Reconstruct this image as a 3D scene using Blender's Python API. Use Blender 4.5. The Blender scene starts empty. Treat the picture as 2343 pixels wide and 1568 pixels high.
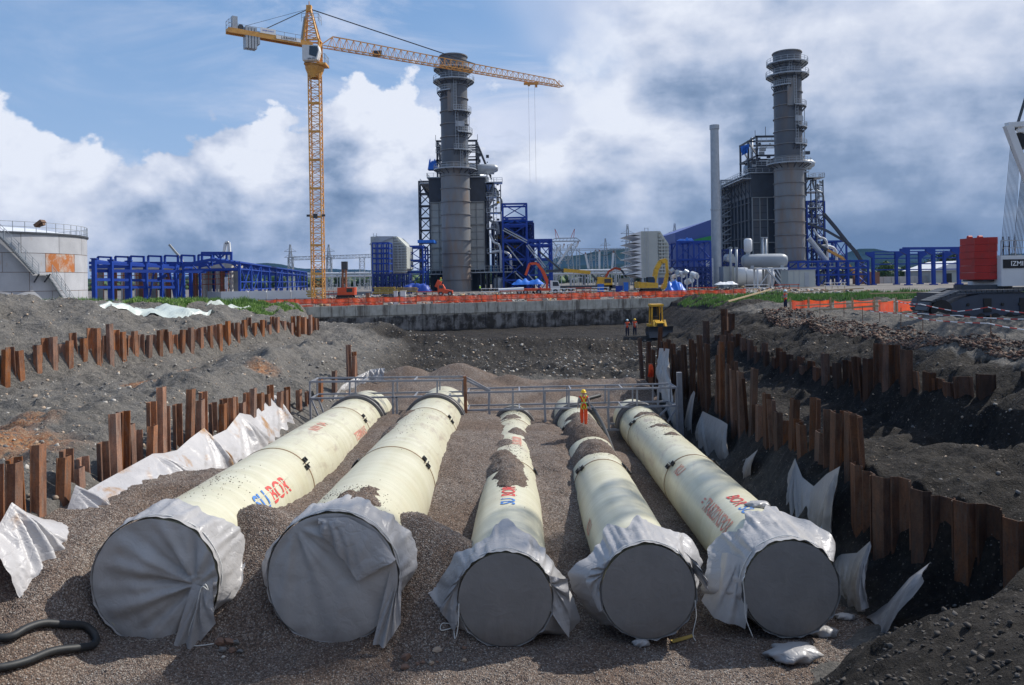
import bpy, math, random
import numpy as np
from mathutils import Vector, Matrix
R = random.Random(11)
RN = np.random.RandomState(5)
C = bpy.context.scene.collection
SC = bpy.context.scene

# ------------------------------------------------------------------ camera
FP = 1779.0          # focal length in survey units (2342 wide picture)
CX, CY, ROLL, EYE = 1171.0, 640.0, 0.0165, 3.0
cam_d = bpy.data.cameras.new('camera'); cam = bpy.data.objects.new('camera', cam_d); C.objects.link(cam)
cam_d.sensor_width = 36.0; cam_d.lens = 36.0 * FP / 2342.0
cam_d.shift_y = -(784.0 - CY) / 2342.0
cam_d.clip_start = 0.1; cam_d.clip_end = 20000
cr, sr = math.cos(ROLL), math.sin(ROLL)
cam.matrix_world = Matrix(((cr, sr, 0, 0), (0, 0, -1, 0), (-sr, cr, 0, EYE), (0, 0, 0, 1)))
SC.camera = cam

# ------------------------------------------------------------------ exposure and colour
SC.view_settings.view_transform = 'Standard'; SC.view_settings.look = 'None'
SC.view_settings.exposure = 0.0; SC.view_settings.gamma = 1.0
SC.view_settings.use_curve_mapping = False

# ------------------------------------------------------------------ sun
SUN_EL, SUN_AZ = math.radians(44), math.radians(59)      # azimuth from +Y (view) towards +X (right)
sd = Vector((math.cos(SUN_EL) * math.sin(SUN_AZ), math.cos(SUN_EL) * math.cos(SUN_AZ), math.sin(SUN_EL)))
sun_d = bpy.data.lights.new('sun', 'SUN'); sun = bpy.data.objects.new('sun', sun_d); C.objects.link(sun)
sun_d.energy = 4.8; sun_d.angle = math.radians(0.5); sun_d.color = (1.0, 0.95, 0.87)
sun.rotation_euler = sd.to_track_quat('Z', 'Y').to_euler(); sun.location = (60, 40, 90)

# ------------------------------------------------------------------ node helper
class NT:
    def __init__(s, tree): s.t = tree; s.n = tree.nodes; s.l = tree.links
    def new(s, typ, **kw):
        n = s.n.new(typ)
        for k, v in kw.items(): setattr(n, k, v)
        return n
    def put(s, sock, v):
        if v is None: return
        if hasattr(v, 'node'): s.l.new(v, sock)
        else: sock.default_value = v
    def math(s, op, a, b=None, c=None, clamp=False):
        n = s.new('ShaderNodeMath', operation=op, use_clamp=clamp)
        s.put(n.inputs[0], a)
        if b is not None: s.put(n.inputs[1], b)
        if c is not None: s.put(n.inputs[2], c)
        return n.outputs[0]
    def mul(s, vec, v):
        n = s.new('ShaderNodeVectorMath', operation='MULTIPLY'); s.put(n.inputs[0], vec); s.put(n.inputs[1], v); return n.outputs[0]
    def add(s, vec, v):
        n = s.new('ShaderNodeVectorMath', operation='ADD'); s.put(n.inputs[0], vec); s.put(n.inputs[1], v); return n.outputs[0]
    def noise(s, vec, scale, detail=4, rough=0.55, dist=0.0):
        n = s.new('ShaderNodeTexNoise'); s.put(n.inputs['Vector'], vec)
        n.inputs['Scale'].default_value = scale; n.inputs['Detail'].default_value = detail
        n.inputs['Roughness'].default_value = rough; n.inputs['Distortion'].default_value = dist
        return n.outputs['Fac']
    def mr(s, v, a, b, c=0.0, d=1.0, smooth=False):
        n = s.new('ShaderNodeMapRange'); n.clamp = True
        if smooth: n.interpolation_type = 'SMOOTHSTEP'
        s.put(n.inputs[0], v)
        for i, q in enumerate((a, b, c, d)): n.inputs[i + 1].default_value = q
        return n.outputs[0]
    def mix(s, f, a, b, mode='MIX'):
        n = s.new('ShaderNodeMix', data_type='RGBA', blend_type=mode)
        s.put(n.inputs[0], f)
        for i, q in ((6, a), (7, b)):
            if not hasattr(q, 'node') and len(q) == 3: q = (*q, 1)
            s.put(n.inputs[i], q)
        return n.outputs[2]
    def sep(s, vec):
        n = s.new('ShaderNodeSeparateXYZ'); s.put(n.inputs[0], vec); return n.outputs
    def comb(s, x, y, z):
        n = s.new('ShaderNodeCombineXYZ'); s.put(n.inputs[0], x); s.put(n.inputs[1], y); s.put(n.inputs[2], z); return n.outputs[0]

# ------------------------------------------------------------------ world: daylight sky with broken cumulus
W = bpy.data.worlds.new('World'); SC.world = W; W.use_nodes = True
t = NT(W.node_tree); t.n.clear()
out = t.new('ShaderNodeOutputWorld'); bg = t.new('ShaderNodeBackground'); bg.inputs[1].default_value = 0.1
t.l.new(bg.outputs[0], out.inputs[0])
sky = t.new('ShaderNodeTexSky', sky_type='NISHITA', sun_disc=False, sun_elevation=SUN_EL, sun_rotation=SUN_AZ, altitude=50,
            air_density=1.0, dust_density=1.0, ozone_density=2.0)
D = t.new('ShaderNodeTexCoord').outputs['Generated']
dx, dy, dz = t.sep(D)
az = t.math('ARCTAN2', dx, dy)
el = t.math('ARCSINE', dz)
V = t.mul(D, (1, 1, 1.35))
big = t.noise(V, 2.4, 3, 0.5, 0.2)
med = t.noise(V, 5.2, 10, 0.54, 0.12)
lay = t.noise(t.mul(D, (1, 1, 5.5)), 2.6, 7, 0.52, 0.15)          # flat layered undersides
wisp = t.noise(t.mul(D, (1, 1, 2.6)), 3.0, 8, 0.60, 0.7)
fine = t.noise(V, 15.0, 7, 0.55, 0.1)
med2 = t.noise(t.add(V, (0.035, 0.01, 0.060)), 5.2, 10, 0.54, 0.12)
# top of the cumulus bank: highest a little left of the middle
topline = t.math('ADD', 0.235, t.math('MULTIPLY', t.math('SUBTRACT', t.math('COSINE', t.math('MULTIPLY', t.math('SUBTRACT', az, -0.02), 3.0)), 1.0), 0.050))
topline = t.math('ADD', topline, t.mr(az, 0.02, 0.22, 0, 0.30, True))
hgt = t.math('SUBTRACT', topline, el)                             # >0 below the top of the bank
cum = t.math('ADD', t.math('MULTIPLY', hgt, 5.0), t.math('ADD', t.math('MULTIPLY', t.math('SUBTRACT', med, 0.5), 2.6), t.math('MULTIPLY', t.math('SUBTRACT', fine, 0.5), 0.45)))
cummask = t.mr(t.math('DIVIDE', t.math('ADD', cum, 0.03), t.mr(az, -0.02, 0.16, 0.085, 1.1)), 0, 1, 0, 1, True)
# light and shade inside the cloud
shade = t.math('MULTIPLY', t.math('SUBTRACT', med, med2), t.math('MULTIPLY', t.mr(az, -.2, .35, 3.8, 1.7), t.mr(el, .03, .15, .35, 1.0)))
low = t.mr(el, 0.235, 0.04, 0, 1, True)
rt = t.mr(az, -0.28, 0.30, 0, 1, True)
dark = t.math('ADD', t.math('MULTIPLY', low, 0.54), t.math('MULTIPLY', rt, 0.33))
dark = t.math('ADD', dark, t.math('MULTIPLY', t.math('SUBTRACT', lay, 0.5), 0.95))
dark = t.math('SUBTRACT', dark, shade)
dark = t.math('ADD', dark, t.math('MULTIPLY', t.math('SUBTRACT', fine, 0.5), 0.50))
dark = t.math('ADD', dark, t.math('MULTIPLY', t.math('SUBTRACT', big, 0.5), 0.65), clamp=True)
ramp = t.new('ShaderNodeValToRGB'); t.put(ramp.inputs[0], dark)
e = ramp.color_ramp.elements
e[0].position = 0.0; e[0].color = (8.0, 8.5, 9.6, 1)
e[1].position = 1.0; e[1].color = (1.5, 2.35, 3.9, 1)
q = e.new(0.22); q.color = (6.5, 7.1, 8.5, 1)
q = e.new(0.5); q.color = (4.2, 5.1, 6.9, 1)
q = e.new(0.75); q.color = (2.4, 3.35, 5.1, 1)
cloudcol = ramp.outputs[0]
bluesky = t.mix(0.55, sky.outputs[0], (2.2, 4.4, 8.2))
whiter = t.mr(el, 0.36, 0.10, 0, 0.35)
bluesky = t.mix(whiter, bluesky, (5.0, 6.4, 9.0))
wm = t.math('MULTIPLY', t.mr(wisp, 0.44, 0.66, 0, 1, True), t.mr(az, -0.62, -0.1, 0.25, 0.95, True))
wm = t.math('MAXIMUM', wm, t.mr(t.math('ADD', big, t.math('MULTIPLY', t.mr(az, -0.35, 0.35, -0.2, 0.2), 1.0)), 0.42, 0.62, 0, 1, True))
wcol = t.mix(t.mr(med, 0.35, 0.65), (6.9, 7.5, 9.1), (5.0, 5.9, 7.9))
c1 = t.mix(wm, bluesky, wcol)
c2 = t.mix(cummask, c1, cloudcol)
below = t.mr(dz, -0.02, 0.0, 0, 1)
c3 = t.mix(below, (1.6, 1.7, 1.8), c2)
t.l.new(c3, bg.inputs[0])

# ------------------------------------------------------------------ survey helpers (picture measurements -> metres)
def P(px, py, y):
    a = (px - CX) / FP; b = (CY - py) / FP
    return Vector(((a * cr + b * sr) * y, y, EYE + (-a * sr + b * cr) * y))
def PX(px, y, py=640): return P(px, py, y).x
def PZ(px, py, y): return P(px, py, y).z

# ------------------------------------------------------------------ materials
MATS = {}
def material(name, col, col2=None, rough=0.7, metal=0.0, nscale=3.0, bump=0.0, bscale=30.0, dirt=None, dirtamt=0.0, dscale=1.0, stretch=(1, 1, 1), objvar=0.0, spec=0.4, detail=5):
    if name in MATS: return MATS[name]
    m = bpy.data.materials.new(name); m.use_nodes = True
    t = NT(m.node_tree); b = t.n['Principled BSDF']
    co = t.new('ShaderNodeTexCoord').outputs['Object']
    geo = t.new('ShaderNodeNewGeometry').outputs['Position']
    v = t.mul(geo, stretch)
    c = (*col, 1)
    if col2 is not None: c = t.mix(t.mr(t.noise(v, nscale, detail, 0.6), 0.32, 0.68), col, col2)
    if dirt is not None: c = t.mix(t.math('MULTIPLY', t.mr(t.noise(v, dscale, 7, 0.68, 0.4), 0.48, 0.66), dirtamt), c, dirt)
    if objvar:
        oi = t.new('ShaderNodeObjectInfo').outputs['Random']
        h = t.new('ShaderNodeHueSaturation'); t.put(h.inputs['Value'], t.mr(oi, 0, 1, 1 - objvar, 1 + objvar)); t.put(h.inputs['Color'], c); c = h.outputs[0]
    t.put(b.inputs['Base Color'], c)
    b.inputs['Roughness'].default_value = rough; b.inputs['Metallic'].default_value = metal
    b.inputs['Specular IOR Level'].default_value = spec
    if bump:
        bn = t.new('ShaderNodeBump'); bn.inputs['Strength'].default_value = bump; bn.inputs['Distance'].default_value = 1.0 / bscale
        t.put(bn.inputs['Height'], t.noise(v, bscale, 5, 0.6)); t.l.new(bn.outputs[0], b.inputs['Normal'])
    MATS[name] = m
    return m
M = dict(
    panelp=material('pale_panel', (0.50, 0.51, 0.48), (0.40, 0.42, 0.40), 0.6, nscale=0.3),  # left boiler front: light on the panels put into a paler colour
    blue=material('blue_paint', (0.006, 0.038, 0.26), (0.009, 0.052, 0.33), 0.5, nscale=0.6),
    blue2=material('dark_blue_paint', (0.006, 0.022, 0.12), (0.008, 0.028, 0.16), 0.55, nscale=0.5),
    crane=material('crane_yellow', (0.74, 0.40, 0.10), (0.64, 0.30, 0.07), 0.5, nscale=0.8, dirt=(0.25, 0.12, 0.05), dirtamt=0.4),
    white=material('white_paint', (0.72, 0.74, 0.76), (0.62, 0.63, 0.64), 0.5, nscale=0.5),
    grey=material('grey_paint', (0.27, 0.28, 0.31), (0.22, 0.23, 0.26), 0.5, nscale=1.5, dirt=(0.14, 0.12, 0.11), dirtamt=0.3, dscale=3),
    galv=material('galvanised_steel', (0.42, 0.45, 0.48), (0.34, 0.37, 0.40), 0.45, 0.3, nscale=1.0),
    stack=material('weathered_steel_shell', (0.23, 0.235, 0.24), (0.17, 0.18, 0.19), 0.5, 0.0, nscale=0.35, dirt=(0.25, 0.15, 0.08), dirtamt=0.5, dscale=0.4, stretch=(1, 1, 0.25)),
    casing=material('casing_plate', (0.33, 0.34, 0.33), (0.25, 0.265, 0.265), 0.6, nscale=0.3),
    dkgrey=material('dark_steel', (0.06, 0.07, 0.085), (0.045, 0.05, 0.06), 0.55, nscale=0.7),
    black=material('black_rubber', (0.012, 0.012, 0.013), (0.02, 0.02, 0.02), 0.5, nscale=8),
    cream=material('cream_cladding', (0.46, 0.48, 0.45), (0.40, 0.43, 0.41), 0.6, nscale=0.4),
    conc=material('pale_concrete', (0.50, 0.48, 0.45), (0.42, 0.40, 0.37), 0.9, nscale=1.0, bump=0.2, bscale=8),
    red=material('red_paint', (0.45, 0.02, 0.015), (0.36, 0.017, 0.014), 0.5, nscale=1.0, dirt=(0.12, 0.04, 0.03), dirtamt=0.35, dscale=1.5),
    redor=material('orange_red_paint', (0.62, 0.09, 0.03), None, 0.5),
    orange=material('orange_cloth', (0.85, 0.10, 0.02), (0.70, 0.07, 0.02), 0.8, nscale=6),
    yellow=material('machine_yellow', (0.72, 0.42, 0.03), (0.60, 0.34, 0.03), 0.5, nscale=1.2, dirt=(0.15, 0.10, 0.05), dirtamt=0.4, dscale=1.5),
    glass=material('dark_glass', (0.02, 0.03, 0.04), None, 0.1, spec=0.8),
    skin=material('skin', (0.42, 0.24, 0.16), None, 0.6),
    navy=material('navy_cloth', (0.015, 0.02, 0.045), (0.02, 0.025, 0.05), 0.9, nscale=8),
    shirt=material('pale_shirt', (0.32, 0.30, 0.30), (0.26, 0.25, 0.26), 0.9, nscale=8),
    lime=material('lime_webbing', (0.45, 0.80, 0.08), None, 0.7),
    helmy=material('yellow_helmet', (0.85, 0.55, 0.02), None, 0.35),
    helmw=material('pale_blue_helmet', (0.55, 0.75, 0.85), None, 0.35),
    btarp=material('blue_sheeting', (0.02, 0.16, 0.62), (0.015, 0.12, 0.5), 0.45, nscale=2),
    wood=material('raw_wood', (0.45, 0.34, 0.20), (0.34, 0.25, 0.15), 0.85, nscale=6),
    rope=material('white_rope', (0.65, 0.65, 0.62), None, 0.9),
    textblack=material('black_print', (0.012, 0.012, 0.015), None, 0.5),
    textwhite=material('white_print', (0.85, 0.85, 0.85), None, 0.5),
    textblue=material('blue_print', (0.02, 0.10, 0.45), None, 0.6),
    textred=material('red_print', (0.56, 0.07, 0.06), None, 0.6), fadered=material('faded_red_print', (0.56, 0.17, 0.13), (0.56, 0.30, 0.22), 0.6, nscale=5), textblue2=material('pipe_blue_print', (0.06, 0.19, 0.50), None, 0.6),
    stackup=material('dark_shell_steel', (0.115, 0.125, 0.14), (0.085, 0.095, 0.11), 0.5, nscale=0.35, dirt=(0.16, 0.12, 0.09), dirtamt=0.4, dscale=0.4, stretch=(1, 1, 0.25)),
    paleblue=material('pale_blue_cladding', (0.07, 0.11, 0.33), (0.06, 0.095, 0.29), 0.6, nscale=0.1),
    green=material('green_sheet', (0.03, 0.25, 0.07), None, 0.6),
    leaf=material('leaf', (0.045, 0.095, 0.025), (0.075, 0.14, 0.035), 0.7, nscale=0.6, objvar=0.2),
    leafdk=material('leaf_dark', (0.025, 0.055, 0.02), (0.04, 0.075, 0.025), 0.7, nscale=0.4, objvar=0.2),
    bark=material('bark', (0.07, 0.05, 0.035), None, 0.9),
    hill=material('hill_woodland', (0.012, 0.024, 0.018), (0.022, 0.036, 0.024), 1.0, nscale=0.01, spec=0.0),
    clay=material('terracotta_brown', (0.30, 0.14, 0.08), (0.22, 0.11, 0.07), 0.8, nscale=1.0),
)

# ------------------------------------------------------------------ mesh builder
WL = {}                                   # world location of the things' origins
def tag(o, label=None, cat=None, group=None, kind=None):
    if label: o['label'] = label
    if cat: o['category'] = cat
    if group: o['group'] = group
    if kind: o['kind'] = kind
    return o
def thing(name, label, cat, loc, group=None):
    o = bpy.data.objects.new(name, None); C.objects.link(o)
    loc = Vector(loc); o.location = loc; o.empty_display_size = 0.5
    WL[o.name] = loc
    return tag(o, label, cat, group)
class MB:
    def __init__(s): s.v = []; s.f = []; s.m = []
    def face(s, idx, mi=0): s.f.append(tuple(idx)); s.m.append(mi)
    def verts(s, L):
        n = len(s.v); s.v.extend([tuple(p) for p in L]); return n
    def box(s, a, b, mi=0):
        x0, y0, z0 = a; x1, y1, z1 = b
        n = s.verts([(x0, y0, z0), (x1, y0, z0), (x1, y1, z0), (x0, y1, z0), (x0, y0, z1), (x1, y0, z1), (x1, y1, z1), (x0, y1, z1)])
        for q in ((3, 2, 1, 0), (4, 5, 6, 7), (0, 1, 5, 4), (1, 2, 6, 5), (2, 3, 7, 6), (3, 0, 4, 7)): s.face([n + i for i in q], mi)
        return s
    def bar(s, a, b, w=0.1, h=None, mi=0, up=(0, 0, 1)):
        a = Vector(a); b = Vector(b); h = w if h is None else h
        d = b - a
        if d.length < 1e-6: return s
        d.normalize(); u = Vector(up)
        if abs(d.dot(u)) > 0.99: u = Vector((0, 1, 0))
        x = d.cross(u).normalized() * (w / 2); z = x.cross(d).normalized() * (h / 2)
        n = s.verts([a - x - z, a + x - z, a + x + z, a - x + z, b - x - z, b + x - z, b + x + z, b - x + z])
        for q in ((3, 2, 1, 0), (4, 5, 6, 7), (0, 1, 5, 4), (1, 2, 6, 5), (2, 3, 7, 6), (3, 0, 4, 7)): s.face([n + i for i in q], mi)
        return s
    def tube(s, pts, r, n=8, mi=0, caps=True):
        pts = [Vector(p) for p in pts]; rs = r if isinstance(r, (list, tuple)) else [r] * len(pts)
        rings = []; x = None
        for i, p in enumerate(pts):
            d = (pts[min(i + 1, len(pts) - 1)] - pts[max(i - 1, 0)]).normalized()
            if x is None:
                u = Vector((0, 0, 1)) if abs(d.z) < 0.9 else Vector((0, 1, 0)); x = d.cross(u).normalized()
            else: x = (x - d * x.dot(d)).normalized()
            z = d.cross(x)
            rings.append(s.verts([p + (x * math.cos(2 * math.pi * k / n) + z * math.sin(2 * math.pi * k / n)) * rs[i] for k in range(n)]))
        for i in range(len(pts) - 1):
            a, b = rings[i], rings[i + 1]
            for k in range(n): s.face([a + k, a + (k + 1) % n, b + (k + 1) % n, b + k], mi)
        if caps:
            s.face([rings[0] + k for k in range(n)][::-1], mi); s.face([rings[-1] + k for k in range(n)], mi)
        return s
    def lathe(s, c, prof, n=32, mi=0, a0=0, a1=2 * math.pi, closed=True):
        c = Vector(c); rows = []
        m = n if closed else n + 1
        for r, z in prof:
            rows.append(s.verts([(c.x + r * math.cos(a0 + (a1 - a0) * k / n), c.y + r * math.sin(a0 + (a1 - a0) * k / n), c.z + z) for k in range(m)]))
        for i in range(len(prof) - 1):
            a, b = rows[i], rows[i + 1]
            for k in range(n): s.face([a + k, a + (k + 1) % m, b + (k + 1) % m, b + k], mi)
        return s
    def grid(s, pts, mi=0, closed_u=False):
        """pts[i][j] grid of points"""
        ni = len(pts); nj = len(pts[0]); n = s.verts([p for row in pts for p in row])
        for i in range(ni - 1):
            for j in range(nj - 1 + (1 if closed_u else 0)):
                j2 = (j + 1) % nj
                s.face([n + i * nj + j, n + i * nj + j2, n + (i + 1) * nj + j2, n + (i + 1) * nj + j], mi)
        return s
    def prism(s, poly, axis, d0, d1, mi=0):
        """poly of 2-D points extruded along axis ('x': poly=(y,z); 'y': poly=(x,z); 'z': poly=(x,y))"""
        def mk(p, d): return {'x': (d, p[0], p[1]), 'y': (p[0], d, p[1]), 'z': (p[0], p[1], d)}[axis]
        k = len(poly); a = s.verts([mk(p, d0) for p in poly]); b = s.verts([mk(p, d1) for p in poly])
        s.face([a + i for i in range(k)], mi); s.face([b + i for i in range(k)][::-1], mi)
        for i in range(k): s.face([a + i, b + i, b + (i + 1) % k, a + (i + 1) % k], mi)
        return s
    def build(s, name, mat, parent=None, smooth=False, label=None, cat=None, group=None, kind=None, mods=None):
        if not s.v: return None
        me = bpy.data.meshes.new(name)
        v = np.array(s.v, dtype=float)
        if parent is not None: org = WL[parent.name]
        elif kind == 'structure' or kind == 'stuff': org = Vector((0, 0, 0))
        else: org = Vector(((v[:, 0].min() + v[:, 0].max()) / 2, (v[:, 1].min() + v[:, 1].max()) / 2, v[:, 2].min()))
        v = v - np.array(org)
        me.from_pydata(v.tolist(), [], s.f)
        mats = mat if isinstance(mat, (list, tuple)) else [mat]
        for m in mats: me.materials.append(m)
        if len(mats) > 1: me.polygons.foreach_set('material_index', s.m)
        if smooth: me.polygons.foreach_set('use_smooth', [True] * len(me.polygons))
        me.update()
        o = bpy.data.objects.new(name, me); C.objects.link(o)
        if parent is not None: o.parent = parent
        else: o.location = org
        WL[o.name] = org
        return tag(o, label, cat, group, kind)
KIDS = {}
def copy_tree(o, loc=None, label=None):
    if not KIDS:
        for x in C.objects:
            if x.parent: KIDS.setdefault(x.parent.name, []).append(x)
    def rec(a, par):
        c = a.copy(); C.objects.link(c)
        if par is not None: c.parent = par
        for k in [x for x in C.objects if x.parent == a]: rec(k, c)
        return c
    c = rec(o, None)
    if loc is not None: c.location = Vector(loc)
    WL[c.name] = Vector(c.location)
    if label: c['label'] = label
    return c
def text_mesh(body, size, extr=0.0, spacing=1.0):
    cu = bpy.data.curves.new('lettering', 'FONT'); cu.body = body; cu.size = size; cu.extrude = extr
    cu.align_x = 'CENTER'; cu.align_y = 'CENTER'; cu.resolution_u = 3; cu.space_character = spacing
    cu.offset = size * 0.012
    o = bpy.data.objects.new('lettering', cu); C.objects.link(o)
    dg = bpy.context.evaluated_depsgraph_get(); dg.update()
    me = bpy.data.meshes.new_from_object(o.evaluated_get(dg))
    bpy.data.objects.remove(o); bpy.data.curves.remove(cu)
    return me
def place_text(body, size, origin, ux, uy, mat, parent, name='lettering', offset=0.01, spacing=1.0, fn=None, label=None):
    """flat lettering: x along ux, y along uy, pushed off the surface by offset along ux x uy"""
    me = text_mesh(body, size, spacing=spacing)
    ux = Vector(ux).normalized(); uy = Vector(uy).normalized(); nn = ux.cross(uy)
    org = WL[parent.name]
    for v in me.vertices:
        if fn: v.co = fn(v.co.x, v.co.y) - org
        else: v.co = Vector(origin) + ux * v.co.x + uy * v.co.y + nn * offset - org
    me.materials.clear(); me.materials.append(mat)
    o = bpy.data.objects.new(name, me); C.objects.link(o); o.parent = parent; WL[o.name] = org
    if label: o['label'] = label
    return o
def lattice(mb, a, b, w, h, bays, cr_=0.1, dr=0.06, up=(0, 0, 1), tri=False, w2=None, h2=None, mi=0, faces='all'):
    """square (or triangular) lattice girder from a to b"""
    a = Vector(a); b = Vector(b); d = (b - a).normalized(); u = Vector(up)
    if abs(d.dot(u)) > 0.95: u = Vector((0, 1, 0))
    x = d.cross(u).normalized(); z = x.cross(d).normalized()
    w2 = w if w2 is None else w2; h2 = h if h2 is None else h2
    def ring(i):
        f = i / bays; c = a.lerp(b, f); ww = w + (w2 - w) * f; hh = h + (h2 - h) * f
        if tri: return [c - x * ww / 2, c + x * ww / 2, c + z * hh]
        return [c - x * ww / 2 - z * hh / 2, c + x * ww / 2 - z * hh / 2, c + x * ww / 2 + z * hh / 2, c - x * ww / 2 + z * hh / 2]
    r0 = ring(0); rN = ring(bays); k = len(r0)
    for i in range(k): mb.bar(r0[i], rN[i], cr_, mi=mi)
    for i in range(bays):
        A = ring(i); B = ring(i + 1)
        for j in range(k):
            j2 = (j + 1) % k
            if (i + j) % 2: mb.bar(A[j], B[j2], dr, mi=mi)
            else: mb.bar(A[j2], B[j], dr, mi=mi)
            if not tri: mb.bar(B[j], B[j2], dr, mi=mi)
    return mb
# ================================================================== TERRAIN
def hsh(ix, iy, seed):
    n = (ix.astype(np.int64) * 374761393 + iy.astype(np.int64) * 668265263 + seed * 974634777) & 0x7fffffff
    n = ((n ^ (n >> 13)) * 1274126177) & 0x7fffffff
    return ((n ^ (n >> 16)) & 0xffff) / 65535.0
def vnoise(x, y, seed=0):
    ix = np.floor(x); iy = np.floor(y); fx = x - ix; fy = y - iy
    fx = fx * fx * fx * (fx * (fx * 6 - 15) + 10); fy = fy * fy * fy * (fy * (fy * 6 - 15) + 10)
    a = hsh(ix, iy, seed); b = hsh(ix + 1, iy, seed); c = hsh(ix, iy + 1, seed); d = hsh(ix + 1, iy + 1, seed)
    return (a + (b - a) * fx) * (1 - fy) + (c + (d - c) * fx) * fy - 0.5
def fbm(x, y, sc, oct=5, seed=0, gain=0.5, ridged=False):
    s = 0; a = 1.0; x = np.asarray(x, float) / sc; y = np.asarray(y, float) / sc
    for i in range(oct):
        n = vnoise(x, y, seed + i * 17)
        if ridged: n = 0.5 - np.abs(n) * 2
        s = s + n * a; a *= gain
        x, y = x * 1.9 * 0.8 - y * 1.9 * 0.6 + 5.3, x * 1.9 * 0.6 + y * 1.9 * 0.8 + 1.7
    return s
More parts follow.
